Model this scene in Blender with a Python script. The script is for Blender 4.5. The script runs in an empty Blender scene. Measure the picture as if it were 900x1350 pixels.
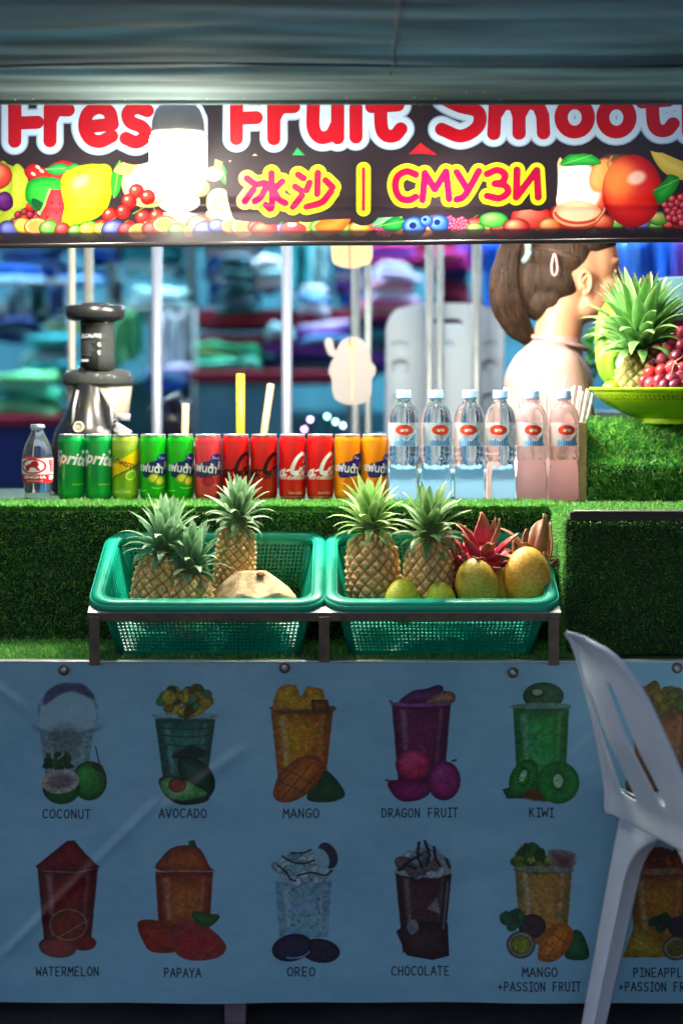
import bpy, bmesh, math, random
import numpy as np
from mathutils import Vector, Matrix, Euler
random.seed(7); RNG = np.random.default_rng(7)
sc = bpy.context.scene
COL = sc.collection
R = math.radians
PI = math.pi

# ---------------------------------------------------------------- camera
EYE = 1.2
S = 0.000405                      # metres per photo pixel per metre of distance
cam_d = bpy.data.cameras.new('camera'); cam = bpy.data.objects.new('camera', cam_d); COL.objects.link(cam)
cam.location = (0, 0, EYE); cam.rotation_euler = (R(90), 0, 0)
cam_d.sensor_fit = 'VERTICAL'; cam_d.sensor_height = 36.0
cam_d.lens = 36.0/(1350*S)
cam_d.shift_y = -(675-510)/1350.0
cam_d.clip_end = 500; cam_d.clip_start = 0.05
cam_d.dof.use_dof = True; cam_d.dof.focus_distance = 3.74; cam_d.dof.aperture_fstop = 2.0
sc.camera = cam

# ---------------------------------------------------------------- world: last blue of dusk, sun below the horizon
w = bpy.data.worlds.new('World'); sc.world = w; w.use_nodes = True
nt = w.node_tree; bg = nt.nodes['Background']
sky = nt.nodes.new('ShaderNodeTexSky'); sky.sky_type = 'NISHITA'; sky.sun_disc = False
sky.sun_elevation = R(-2.0); sky.sun_rotation = R(200); sky.ozone_density = 2.0
nt.links.new(sky.outputs[0], bg.inputs[0]); bg.inputs[1].default_value = 1.12
sc.view_settings.view_transform = 'Standard'; sc.view_settings.look = 'None'
sc.view_settings.exposure = 1.5; sc.view_settings.gamma = 1.0
sc.cycles.use_denoising = True
sc.cycles.max_bounces = 10; sc.cycles.transmission_bounces = 10; sc.cycles.transparent_max_bounces = 16
sc.cycles.sample_clamp_indirect = 2.0
sc.cycles.caustics_refractive = True; sc.cycles.caustics_reflective = False
sc.cycles.blur_glossy = 1.5; sc.cycles.filter_width = 1.5; sc.cycles.sample_clamp_direct = 14.0

def P(px, py, d):
    return Vector(((px-450)*S*d, d, EYE-(py-510)*S*d))

# ---------------------------------------------------------------- tagging
def tag(o, label=None, cat=None, group=None, kind=None):
    if label: o['label'] = label
    if cat: o['category'] = cat
    if group: o['group'] = group
    if kind: o['kind'] = kind
    return o
def thing(name, label, cat, loc=(0,0,0), rot=(0,0,0), group=None, scale=1.0):
    o = bpy.data.objects.new(name, None); COL.objects.link(o)
    o.location = loc; o.rotation_euler = rot; o.scale = (scale,)*3
    o.empty_display_size = .05
    return tag(o, label, cat, group)
def link(name, me, mat=None, parent=None, loc=None, rot=None):
    o = bpy.data.objects.new(name, me); COL.objects.link(o)
    if mat is not None:
        me.materials.clear(); me.materials.append(mat)
    if parent is not None: o.parent = parent
    if loc is not None: o.location = loc
    if rot is not None: o.rotation_euler = rot
    return o
def copy_tree(o, parent=None, **kw):
    c = o.copy(); COL.objects.link(c)
    if parent is not None: c.parent = parent
    for ch in list(o.children): copy_tree(ch, c)
    for k, v in kw.items():
        if k in ('location', 'rotation_euler', 'scale', 'name'): setattr(c, k, v)
        else: c[k] = v
    return c

# ---------------------------------------------------------------- materials
def srgb(r, g, b):
    f = lambda c: (c/255/12.92) if c/255 <= .04045 else ((c/255+.055)/1.055)**2.4
    return (f(r), f(g), f(b), 1)
def mat(name, col, rough=.5, metal=0, spec=.5, trans=0, ior=1.45, var=0.0, vscale=8, bump=0, bscale=60, emit=None, estr=0, coat=0, sss=0, thin=0, rvar=0, vcol=None, stretch=(1,1,1)):
    m = bpy.data.materials.new(name); m.use_nodes = True
    n = m.node_tree.nodes; l = m.node_tree.links; b = n['Principled BSDF']
    c = tuple(col[:3])+(1,)
    b.inputs['Base Color'].default_value = c; b.inputs['Roughness'].default_value = rough
    b.inputs['Metallic'].default_value = metal; b.inputs['Specular IOR Level'].default_value = spec
    b.inputs['Transmission Weight'].default_value = trans; b.inputs['IOR'].default_value = ior
    b.inputs['Coat Weight'].default_value = coat
    if sss:
        b.inputs['Subsurface Weight'].default_value = sss; b.inputs['Subsurface Radius'].default_value = (1,.6,.3); b.inputs['Subsurface Scale'].default_value = .006
    tc = n.new('ShaderNodeTexCoord'); mp = n.new('ShaderNodeMapping'); l.new(tc.outputs['Object'], mp.inputs[0]); mp.inputs['Scale'].default_value = stretch
    if var or vcol:
        no = n.new('ShaderNodeTexNoise'); no.inputs['Scale'].default_value = vscale; no.inputs['Detail'].default_value = 5; l.new(mp.outputs[0], no.inputs[0])
        mr = n.new('ShaderNodeMapRange'); mr.inputs[1].default_value = .3; mr.inputs[2].default_value = .7
        l.new(no.outputs[0], mr.inputs[0])
        mx = n.new('ShaderNodeMix'); mx.data_type = 'RGBA'
        mx.inputs[6].default_value = tuple(x*(1-var) for x in c[:3])+(1,)
        mx.inputs[7].default_value = (tuple(vcol[:3])+(1,)) if vcol else tuple(min(1, x*(1+var)) for x in c[:3])+(1,)
        l.new(mr.outputs[0], mx.inputs[0]); l.new(mx.outputs[2], b.inputs['Base Color'])
    if rvar:
        no2 = n.new('ShaderNodeTexNoise'); no2.inputs['Scale'].default_value = vscale*1.7; l.new(mp.outputs[0], no2.inputs[0])
        m2 = n.new('ShaderNodeMapRange'); m2.inputs[3].default_value = max(0, rough-rvar); m2.inputs[4].default_value = min(1, rough+rvar)
        l.new(no2.outputs[0], m2.inputs[0]); l.new(m2.outputs[0], b.inputs['Roughness'])
    if bump:
        nb = n.new('ShaderNodeTexNoise'); nb.inputs['Scale'].default_value = bscale; nb.inputs['Detail'].default_value = 4; l.new(mp.outputs[0], nb.inputs[0])
        bp = n.new('ShaderNodeBump'); bp.inputs['Strength'].default_value = bump; bp.inputs['Distance'].default_value = .004
        l.new(nb.outputs[0], bp.inputs['Height']); l.new(bp.outputs[0], b.inputs['Normal'])
    if emit:
        b.inputs['Emission Color'].default_value = tuple(emit[:3])+(1,); b.inputs['Emission Strength'].default_value = estr
    if thin:
        out = n['Material Output']; tr = n.new('ShaderNodeBsdfTranslucent'); tr.inputs[0].default_value = c
        ms = n.new('ShaderNodeMixShader'); ms.inputs[0].default_value = thin
        l.new(b.outputs[0], ms.inputs[1]); l.new(tr.outputs[0], ms.inputs[2]); l.new(ms.outputs[0], out.inputs[0])
        if var or vcol: l.new(mx.outputs[2], tr.inputs[0])
    return m
def attr_mat(name, rough=.5, spec=.5, var=.12, vscale=60, bump=0, bscale=200, sss=0, thin=0):
    """material that takes its own colour from the mesh's colour attribute"""
    m = mat(name, (.5,.5,.5), rough=rough, spec=spec, bump=bump, bscale=bscale, sss=sss)
    n = m.node_tree.nodes; l = m.node_tree.links; b = n['Principled BSDF']
    a = n.new('ShaderNodeVertexColor'); a.layer_name = 'tint'
    no = n.new('ShaderNodeTexNoise'); no.inputs['Scale'].default_value = vscale; no.inputs['Detail'].default_value = 4
    tc = n.new('ShaderNodeTexCoord'); l.new(tc.outputs['Object'], no.inputs[0])
    mr = n.new('ShaderNodeMapRange'); mr.inputs[1].default_value = .3; mr.inputs[2].default_value = .7; mr.inputs[3].default_value = 1-var*2; mr.inputs[4].default_value = 1+var
    l.new(no.outputs[0], mr.inputs[0])
    mx = n.new('ShaderNodeVectorMath'); mx.operation = 'SCALE'; l.new(a.outputs[0], mx.inputs[0]); l.new(mr.outputs[0], mx.inputs['Scale'])
    l.new(mx.outputs[0], b.inputs['Base Color'])
    if thin:
        out = n['Material Output']; tr = n.new('ShaderNodeBsdfTranslucent'); l.new(mx.outputs[0], tr.inputs[0])
        ms = n.new('ShaderNodeMixShader'); ms.inputs[0].default_value = thin
        l.new(b.outputs[0], ms.inputs[1]); l.new(tr.outputs[0], ms.inputs[2]); l.new(ms.outputs[0], out.inputs[0])
    return m

# ---------------------------------------------------------------- mesh helpers
def mesh(name, V, F, uv=None, smooth=True, tint=None):
    me = bpy.data.meshes.new(name)
    me.from_pydata([tuple(v) for v in V], [], F); me.update()
    if smooth: me.polygons.foreach_set('use_smooth', [True]*len(me.polygons))
    if uv is not None:                      # uv per vertex
        ul = me.uv_layers.new(name='UVMap'); idx = np.empty(len(me.loops), dtype=np.int32); me.loops.foreach_get('vertex_index', idx)
        ul.data.foreach_set('uv', np.asarray(uv, dtype=np.float32)[idx].ravel())
    if tint is not None:
        ca = me.color_attributes.new('tint', 'FLOAT_COLOR', 'POINT')
        t = np.ones((len(V), 4), dtype=np.float32); t[:, :3] = np.asarray(tint)[:, :3]; ca.data.foreach_set('color', t.ravel())
    return me
def surf(name, fn, nu, nv, cu=False, cv=False, tintfn=None, hole=None, smooth=True):
    """grid surface: fn(u, v) -> xyz; cu/cv close the direction; hole(i, j) drops a face"""
    V = []; UV = []; T = []
    mu = nu if cu else nu+1; mv = nv if cv else nv+1
    for j in range(mv):
        for i in range(mu):
            u = i/nu; v = j/nv; V.append(fn(u, v)); UV.append((u, v))
            if tintfn: T.append(tintfn(u, v))
    F = []
    for j in range(nv):
        for i in range(nu):
            if hole and hole(i, j): continue
            a = j*mu+i; b = j*mu+(i+1) % mu; c = ((j+1) % mv)*mu+(i+1) % mu; d = ((j+1) % mv)*mu+i
            F.append((a, b, c, d))
    return mesh(name, V, F, None if cu else UV, smooth, T if tintfn else None)
def lathe(name, prof, n=32, uv=True, flute=None, tint=None):
    """prof = [(r, z), ...] from the bottom up; duplicate seam so a label can wrap; ends closed when r > 0"""
    V = []; UV = []; F = []
    zs = [p[1] for p in prof]; z0, z1 = min(zs), max(zs)
    for j, (r, z) in enumerate(prof):
        for i in range(n+1):
            a = 2*PI*i/n - PI/2 - PI      # u = .5 faces -y
            rr = r*(flute(a, z) if flute else 1)
            V.append((rr*math.cos(a), rr*math.sin(a), z)); UV.append((i/n, (z-z0)/max(1e-6, z1-z0)))
    m = n+1
    for j in range(len(prof)-1):
        for i in range(n):
            F.append((j*m+i, j*m+i+1, (j+1)*m+i+1, (j+1)*m+i))
    for j, rev in ((0, True), (len(prof)-1, False)):
        if prof[j][0] > 1e-5:
            ring = [j*m+i for i in range(n)]; F.append(tuple(reversed(ring)) if rev else tuple(ring))
    me = mesh(name, V, F, UV, True)
    bm = bmesh.new(); bm.from_mesh(me); bmesh.ops.remove_doubles(bm, verts=bm.verts, dist=1e-6); bm.to_mesh(me); bm.free()
    return me
class MB:
    """collects boxes / bars / tubes into one connected-enough mesh"""
    def __init__(s): s.V = []; s.F = []
    def add(s, V, F):
        o = len(s.V); s.V += [Vector(v) for v in V]; s.F += [tuple(i+o for i in f) for f in F]; return s
    def box(s, c, d, rot=None, bev=0.0):
        x, y, z = d[0]/2, d[1]/2, d[2]/2
        M = (Euler(rot).to_matrix() if rot is not None else Matrix.Identity(3)); c = Vector(c)
        if bev <= 0:
            V = [Vector((a*x, b*y, e*z)) for a in (-1, 1) for b in (-1, 1) for e in (-1, 1)]
            F = [(0,1,3,2), (4,6,7,5), (0,4,5,1), (2,3,7,6), (0,2,6,4), (1,5,7,3)]
        else:
            bm = bmesh.new(); bmesh.ops.create_cube(bm, size=1); bmesh.ops.scale(bm, vec=(2*x, 2*y, 2*z), verts=bm.verts)
            bmesh.ops.bevel(bm, geom=bm.edges[:], offset=bev, segments=2, affect='EDGES', profile=.5)
            bm.verts.index_update(); V = [v.co.copy() for v in bm.verts]; F = [[v.index for v in f.verts] for f in bm.faces]; bm.free()
        return s.add([M @ v + c for v in V], F)
    def tube(s, pts, r, n=10, cap=True):
        pts = [Vector(p) for p in pts]; rs = r if isinstance(r, (list, tuple)) else [r]*len(pts); V = []; F = []
        up = Vector((0, 0, 1)); prev = None
        for k, p in enumerate(pts):
            t = (pts[min(k+1, len(pts)-1)]-pts[max(k-1, 0)]).normalized()
            if prev is None:
                a = t.cross(up) if abs(t.dot(up)) < .95 else t.cross(Vector((0, 1, 0)))
            else: a = prev - t*prev.dot(t)
            a.normalize(); prev = a; b = t.cross(a)
            for i in range(n):
                q = 2*PI*i/n; V.append(p+a*math.cos(q)*rs[k]+b*math.sin(q)*rs[k])
        for k in range(len(pts)-1):
            for i in range(n): F.append((k*n+i, k*n+(i+1) % n, (k+1)*n+(i+1) % n, (k+1)*n+i))
        if cap: F.append(tuple(reversed(range(n)))); F.append(tuple((len(pts)-1)*n+i for i in range(n)))
        return s.add(V, F)
    def build(s, name, m, parent=None, smooth=False, loc=None, rot=None):
        me = mesh(name, s.V, s.F, smooth=smooth)
        return link(name, me, m, parent, loc, rot)
def bmod(o, wdt=.003, seg=2):
    m = o.modifiers.new('bevel', 'BEVEL'); m.width = wdt; m.segments = seg; m.limit_method = 'ANGLE'; return o
def subs(o, n=1):
    m = o.modifiers.new('sub', 'SUBSURF'); m.levels = n; m.render_levels = n; return o
def solid(o, t, off=0):
    m = o.modifiers.new('solid', 'SOLIDIFY'); m.thickness = t; m.offset = off; return o
def catmull(pts, n=8, closed=False):
    pts = [np.array(p, float) for p in pts]; out = []; N = len(pts)
    rng = range(N if closed else N-1)
    for i in rng:
        p0 = pts[(i-1) % N] if closed or i > 0 else pts[0]*2-pts[1]
        p1 = pts[i]; p2 = pts[(i+1) % N]; p3 = pts[(i+2) % N] if closed or i+2 < N else pts[-1]*2-pts[-2]
        for k in range(n):
            t = k/n; out.append(.5*((2*p1)+(-p0+p2)*t+(2*p0-5*p1+4*p2-p3)*t*t+(-p0+3*p1-3*p2+p3)*t**3))
    if not closed: out.append(pts[-1])
    return [tuple(p) for p in out]
def vnoise(x, y, seed=0):
    """cheap smooth value noise on numpy arrays, 0..1"""
    xi = np.floor(x).astype(np.int64); yi = np.floor(y).astype(np.int64); fx = x-xi; fy = y-yi
    fx = fx*fx*(3-2*fx); fy = fy*fy*(3-2*fy)
    def h(a, b):
        v = (a*374761393+b*668265263+seed*69069) & 0x7fffffff; v = ((v ^ (v >> 13))*1274126177) & 0x7fffffff
        return ((v ^ (v >> 16)) & 0xffff)/65535.0
    return (h(xi, yi)*(1-fx)+h(xi+1, yi)*fx)*(1-fy)+(h(xi, yi+1)*(1-fx)+h(xi+1, yi+1)*fx)*fy
# ---------------------------------------------------------------- a small painter for flat print (banner, poster, labels)
class Canvas:
    def __init__(s, x0, y0, x1, y1, k, base=(255, 255, 255), alpha=False):
        s.x0, s.y0, s.k = x0, y0, k; s.w = int((x1-x0)*k); s.h = int((y1-y0)*k); s.W = x1-x0; s.H = y1-y0
        s.a = np.empty((s.h, s.w, 3), np.float32); s.a[:] = np.array(base, np.float32)
        s.m = np.zeros((s.h, s.w), np.float32) if alpha else None
    def grid(s, x0, y0, x1, y1):
        i0 = max(0, int((x0-s.x0)*s.k)); i1 = min(s.w, int((x1-s.x0)*s.k)+2); j0 = max(0, int((y0-s.y0)*s.k)); j1 = min(s.h, int((y1-s.y0)*s.k)+2)
        if i1 <= i0 or j1 <= j0: return None
        X, Y = np.meshgrid(s.x0+(np.arange(i0, i1)+.5)/s.k, s.y0+(np.arange(j0, j1)+.5)/s.k)
        return (slice(j0, j1), slice(i0, i1)), X, Y
    def put(s, sl, mask, col):
        mask = np.clip(mask, 0, 1)
        c = np.array(col, np.float32) if not isinstance(col, np.ndarray) else col
        s.a[sl] = s.a[sl]*(1-mask[..., None])+c*mask[..., None]
        if s.m is not None: s.m[sl] = np.maximum(s.m[sl], mask)
    def ell(s, cx, cy, rx, ry, col, rot=0, hi=None, lo=None, op=1, soft=.5, hx=-.35, hy=-.4, tex=0, seed=1):
        r = max(rx, ry)+2+soft; g = s.grid(cx-r, cy-r, cx+r, cy+r)
        if g is None: return
        sl, X, Y = g; a = R(rot); dx = X-cx; dy = Y-cy
        u = (dx*math.cos(a)+dy*math.sin(a))/rx; v = (-dx*math.sin(a)+dy*math.cos(a))/ry
        q = np.sqrt(u*u+v*v); d = (q-1)*min(rx, ry)
        c = np.broadcast_to(np.array(col, np.float32), X.shape+(3,)).copy()
        if hi is not None:
            t = np.clip(1-np.sqrt(((dx/rx)-hx)**2+((dy/ry)-hy)**2)/1.1, 0, 1)[..., None]; c = c*(1-t)+np.array(hi, np.float32)*t
        if lo is not None:
            t = np.clip((q-.55)/.45, 0, 1)[..., None]**1.5; c = c*(1-t)+np.array(lo, np.float32)*t
        if tex:
            nz = vnoise(X*1.1, Y*1.1, seed)*.6+vnoise(X*.35, Y*.35, seed+3)*.6
            c = c*(1+tex*(nz[..., None]-.6))
        s.put(sl, np.clip(.5-d/max(soft, 1/s.k), 0, 1)*op, np.clip(c, 0, 255))
    def poly(s, pts, col, smooth=False, lo=None, grad=None, op=1, soft=.5, tex=0, seed=1):
        if smooth: pts = catmull(pts, 6, True)
        p = np.array([q[:2] for q in pts], float); x0, y0 = p.min(0)-2-soft; x1, y1 = p.max(0)+2+soft; g = s.grid(x0, y0, x1, y1)
        if g is None: return
        sl, X, Y = g; d = np.full(X.shape, 1e9); sg = np.ones(X.shape)
        for i in range(len(p)):
            a = p[i]; b = p[i-1]; e = b-a; L = e@e+1e-9
            wx = X-a[0]; wy = Y-a[1]; t = np.clip((wx*e[0]+wy*e[1])/L, 0, 1)
            d = np.minimum(d, (wx-e[0]*t)**2+(wy-e[1]*t)**2)
            c1 = Y >= a[1]; c2 = Y < b[1]; c3 = e[0]*wy > e[1]*wx
            sg = np.where((c1 & c2 & c3) | (~c1 & ~c2 & ~c3), -sg, sg)
        d = sg*np.sqrt(d)
        c = np.broadcast_to(np.array(col, np.float32), X.shape+(3,)).copy()
        if grad is not None:          # (other colour, gx, gy): blend across the shape
            o, gx, gy = grad; t = np.clip(.5+((X-(x0+x1)/2)*gx/(x1-x0)+(Y-(y0+y1)/2)*gy/(y1-y0)), 0, 1)[..., None]; c = c*(1-t)+np.array(o, np.float32)*t
        if lo is not None:
            t = np.clip(1+d/max(3., .3*min(x1-x0, y1-y0)), 0, 1)[..., None]; c = c*(1-t)+np.array(lo, np.float32)*t
        if tex:
            nz = vnoise(X*1.1, Y*1.1, seed)*.6+vnoise(X*.35, Y*.35, seed+3)*.6
            c = c*(1+tex*(nz[..., None]-.6))
        s.put(sl, np.clip(.5-d/max(soft, 1/s.k), 0, 1)*op, np.clip(c, 0, 255))
    def dist(s, strokes, pad=40):
        D = np.full((s.h, s.w), 1e4, np.float32)
        for st in strokes:
            for a, b in zip(st[:-1], st[1:]):
                a = np.array(a, float); b = np.array(b, float)
                g = s.grid(min(a[0], b[0])-pad, min(a[1], b[1])-pad, max(a[0], b[0])+pad, max(a[1], b[1])+pad)
                if g is None: continue
                sl, X, Y = g; e = b-a; L = e@e+1e-9; t = np.clip(((X-a[0])*e[0]+(Y-a[1])*e[1])/L, 0, 1)
                D[sl] = np.minimum(D[sl], np.hypot(X-a[0]-e[0]*t, Y-a[1]-e[1]*t))
        return D
    def field(s, D, wdt, col, soft=.5, op=1):
        s.put((slice(None), slice(None)), np.clip(.5-(D-wdt)/max(soft, 1/s.k), 0, 1)*op, col)
    def stroke(s, pts, wdt, col, soft=.5, op=1):
        r = wdt+2+soft; xs = [p[0] for p in pts]; ys = [p[1] for p in pts]; g = s.grid(min(xs)-r, min(ys)-r, max(xs)+r, max(ys)+r)
        if g is None: return
        sl, X, Y = g; D = np.full(X.shape, 1e4)
        for a, b in zip(pts[:-1], pts[1:]):
            ex, ey = b[0]-a[0], b[1]-a[1]; L = ex*ex+ey*ey+1e-9; t = np.clip(((X-a[0])*ex+(Y-a[1])*ey)/L, 0, 1)
            D = np.minimum(D, np.hypot(X-a[0]-ex*t, Y-a[1]-ey*t))
        s.put(sl, np.clip(.5-(D-wdt/2)/max(soft, 1/s.k), 0, 1)*op, col)
    def text(s, body, cx, cy, size, col, rot=0, shear=0, bold=0.0, sx=1.0, outline=None):
        """body set in the built-in font, centred on cx, cy; size = cap height in canvas units"""
        tris = glyphs(body, bold); 
        if not len(tris): return
        P2 = tris.reshape(-1, 2); lo = P2.min(0); hi = P2.max(0); c = (lo+hi)/2
        q = (tris-c)*(size/.73); q[..., 0] = q[..., 0]*sx; q[..., 0] += q[..., 1]*shear; q[..., 1] *= -1
        a = R(rot); X = q[..., 0]*math.cos(a)+q[..., 1]*math.sin(a); Y = -q[..., 0]*math.sin(a)+q[..., 1]*math.cos(a)
        X += cx; Y += cy; x0, y0, x1, y1 = X.min()-3, Y.min()-3, X.max()+3, Y.max()+3
        g = s.grid(x0, y0, x1, y1)
        if g is None: return
        sl, GX, GY = g; ss = 3; h, wd = GX.shape; M = np.zeros((h*ss, wd*ss), np.float32)
        ox = GX[0, 0]-.5/s.k; oy = GY[0, 0]-.5/s.k; kk = s.k*ss
        X = (X-ox)*kk; Y = (Y-oy)*kk
        for t in range(len(X)):
            xs, ys = X[t], Y[t]; i0 = max(0, int(xs.min())); i1 = min(wd*ss, int(xs.max())+2); j0 = max(0, int(ys.min())); j1 = min(h*ss, int(ys.max())+2)
            if i1 <= i0 or j1 <= j0: continue
            gx, gy = np.meshgrid(np.arange(i0, i1)+.5, np.arange(j0, j1)+.5)
            e = [(xs[(k+1) % 3]-xs[k])*(gy-ys[k])-(ys[(k+1) % 3]-ys[k])*(gx-xs[k]) for k in range(3)]
            ins = ((e[0] >= 0) & (e[1] >= 0) & (e[2] >= 0)) | ((e[0] <= 0) & (e[1] <= 0) & (e[2] <= 0))
            M[j0:j1, i0:i1] = np.maximum(M[j0:j1, i0:i1], ins)
        if outline:
            r = int(outline[0]*kk); O = M.copy()
            for ang in range(0, 360, 20):
                dx = int(round(r*math.cos(R(ang)))); dy = int(round(r*math.sin(R(ang)))); O = np.maximum(O, np.roll(np.roll(M, dx, 1), dy, 0))
            s.put(sl, O.reshape(h, ss, wd, ss).mean((1, 3)), outline[1])
        s.put(sl, M.reshape(h, ss, wd, ss).mean((1, 3)), col)
    def image(s, name):
        im = bpy.data.images.new(name, s.w, s.h, alpha=s.m is not None)
        o = np.ones((s.h, s.w, 4), np.float32); o[..., :3] = s.a/255.
        if s.m is not None: o[..., 3] = s.m
        im.pixels.foreach_set(o[::-1].ravel()); im.update(); im.pack(); return im
_gc = {}
def glyphs(body, bold=0.0):
    key = (body, bold)
    if key in _gc: return _gc[key]
    c = bpy.data.curves.new('t', 'FONT'); c.body = body; c.offset = bold; c.resolution_u = 3
    o = bpy.data.objects.new('t', c); COL.objects.link(o); bpy.context.view_layer.update()
    me = o.to_mesh(); me.calc_loop_triangles()
    T = np.array([[me.vertices[i].co[:2] for i in t.vertices] for t in me.loop_triangles], float) if len(me.loop_triangles) else np.zeros((0, 3, 2))
    o.to_mesh_clear(); bpy.data.objects.remove(o); bpy.data.curves.remove(c)
    _gc[key] = T; return T
def print_mat(name, cv, rough=.45, spec=.4, metal=0, thin=0, coat=0, bump=0, bscale=40, alpha=False, rvar=0):
    m = mat(name, (.8,.8,.8), rough=rough, spec=spec, metal=metal, coat=coat, bump=bump, bscale=bscale, rvar=rvar)
    n = m.node_tree.nodes; l = m.node_tree.links; b = n['Principled BSDF']
    ti = n.new('ShaderNodeTexImage'); ti.image = cv.image(name); ti.extension = 'EXTEND'
    l.new(ti.outputs[0], b.inputs['Base Color'])
    if alpha: l.new(ti.outputs[1], b.inputs['Alpha'])
    if thin:
        out = n['Material Output']; tr = n.new('ShaderNodeBsdfTranslucent'); l.new(ti.outputs[0], tr.inputs[0])
        ms = n.new('ShaderNodeMixShader'); ms.inputs[0].default_value = thin
        l.new(b.outputs[0], ms.inputs[1]); l.new(tr.outputs[0], ms.inputs[2]); l.new(ms.outputs[0], out.inputs[0])
    return m
# ---------------------------------------------------------------- banner artwork (photo-pixel units at the banner's own plane)
def arc(cx, cy, rx, ry, a0, a1, n=14):
    return [(cx+rx*math.cos(R(a0+(a1-a0)*i/n)), cy+ry*math.sin(R(a0+(a1-a0)*i/n))) for i in range(n+1)]
def banner_canvas():
    c = Canvas(-200, 92, 1100, 323, 2.4, (38, 30, 34))
    # ---- fruit band
    def currants(L, r, col, hi):
        for x, y in L:
            c.ell(x, y, r, r, col, hi=hi, lo=(120, 0, 10)); c.ell(x-r*.3, y-r*.35, r*.22, r*.2, (255, 210, 190)); c.ell(x+r*.2, y+r*.5, 1.3, 1.3, (90, 20, 20))
    def orange(x, y, rx, ry, rot=0):
        c.ell(x, y, rx, ry, (236, 120, 40), rot, lo=(190, 70, 20)); c.ell(x, y-1, rx*.86, ry*.8, (250, 205, 150), rot); 
        for a in range(0, 360, 45):
            c.ell(x+rx*.42*math.cos(R(a)), y-1+ry*.4*math.sin(R(a)), rx*.3, ry*.3, (250, 150, 70), rot+a, op=.9)
    def berry(x, y, r, col, dk):
        c.ell(x, y, r, r*.9, dk)
        for i in range(26):
            a = i*2.4; q = r*.92*math.sqrt((i+.5)/26); c.ell(x+q*math.cos(a), y+q*.9*math.sin(a), r*.2, r*.2, col, hi=(255, 150, 170), lo=dk)
    def leaf(p, col, dk):
        c.poly(p, col, smooth=True, lo=dk); c.stroke([p[0], p[len(p)//2]], 1, (190, 230, 120), op=.6)
    for ox in (-520, 0, 560):                              # the artwork runs on past the crop
        if ox: 
            c.ell(ox+420, 262, 40, 36, (230, 60, 40), hi=(255, 170, 90), lo=(150, 20, 10)); c.poly([(ox+470, 215), (ox+545, 225), (ox+540, 290), (ox+470, 305)], (225, 220, 30), smooth=True, lo=(120, 150, 10))
            currants([(ox+560, 270), (ox+575, 285), (ox+548, 288), (ox+590, 270)], 10, (225, 25, 25), (255, 90, 60))
            continue
    # left group
    c.poly([(22, 216), (36, 232), (37, 258), (27, 284), (4, 304), (-16, 308), (-16, 296), (2, 282), (12, 258), (10, 236)], (228, 226, 60), smooth=True, lo=(140, 160, 30), grad=((205, 220, 90), 1, 0))
    c.poly([(2, 212), (14, 226), (16, 250), (6, 274), (-14, 290), (-40, 292), (-20, 270), (-8, 245)], (214, 224, 70), smooth=True, lo=(120, 160, 30))
    c.stroke(catmull([(20, 222), (28, 245), (20, 275), (0, 296)]), 1.4, (150, 160, 30), op=.7)
    c.ell(6, 266, 11, 13, (74, 20, 90), hi=(120, 60, 140), lo=(40, 5, 50)); c.ell(-60, 250, 34, 40, (230, 60, 40), hi=(255, 170, 90), lo=(160, 20, 10))
    c.poly([(32, 226), (44, 216), (60, 222), (78, 212), (98, 216), (112, 224), (100, 240), (70, 246), (44, 242)], (200, 36, 36), smooth=True, lo=(130, 10, 20))
    for q in ((50, 221), (55, 226), (44, 230)): c.ell(q[0], q[1], 3.5, 2, (240, 200, 160), 35)
    leaf([(60, 224), (78, 216), (92, 222), (76, 232)], (40, 160, 60), (10, 100, 40)); leaf([(84, 226), (98, 216), (108, 224), (96, 232)], (60, 170, 60), (20, 100, 40))
    c.poly([(38, 240), (60, 234), (82, 240), (84, 262), (66, 276), (46, 278), (34, 262)], (46, 190, 50), smooth=True, lo=(10, 110, 30), tex=.2)
    c.poly([(44, 262), (58, 270), (56, 280), (42, 272)], (20, 70, 40), smooth=True)
    c.poly([(66, 250), (84, 252), (90, 304), (44, 306), (50, 290)], (226, 60, 66), lo=(190, 30, 40), tex=.15)
    c.stroke([(66, 250), (44, 303)], 3, (120, 200, 90)); 
    for q in ((68, 268), (74, 282), (62, 288), (78, 270), (72, 296)): c.ell(q[0], q[1], 1, 1.8, (40, 10, 10))
    for q in ((24, 284), (32, 280), (40, 284), (48, 288), (28, 292), (36, 296), (26, 300), (44, 298), (20, 293)): c.ell(q[0], q[1], 5, 5, (120, 20, 46), hi=(200, 80, 90), lo=(50, 5, 20))
    c.ell(46, 303, 6, 4, (220, 60, 60), hi=(255, 160, 150))
    c.poly([(80, 240), (92, 224), (118, 217), (142, 218), (148, 232), (146, 262), (132, 286), (108, 296), (92, 300), (82, 294), (84, 272)], (196, 222, 20), smooth=True, lo=(120, 170, 5), grad=((225, 235, 60), -.6, -.8), tex=.06)
    c.ell(106, 240, 12, 7, (238, 244, 130), -35, soft=6, op=.8)
    leaf([(158, 212), (160, 232), (158, 252), (150, 262), (146, 244), (149, 226)], (50, 185, 30), (10, 120, 20))
    # coconut / peach halves behind the lamp
    c.ell(196, 242, 36, 34, (190, 172, 150), lo=(170, 140, 100), hi=(205, 200, 190)); c.ell(190, 246, 20, 20, (200, 194, 185), soft=4)
    c.poly([(150, 226), (166, 212), (180, 214), (170, 232)], (235, 150, 90), smooth=True)
    c.ell(240, 292, 33, 9, (226, 130, 60), 4, lo=(180, 80, 30)); c.ell(238, 289, 29, 7, (250, 220, 180), 4); c.ell(236, 268, 28, 16, (250, 235, 215), hi=(255, 255, 250), lo=(230, 190, 140))
    c.ell(300, 292, 30, 11, (222, 120, 50), 10, lo=(180, 80, 30)); c.ell(298, 288, 26, 8, (246, 196, 150), 10)
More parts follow.
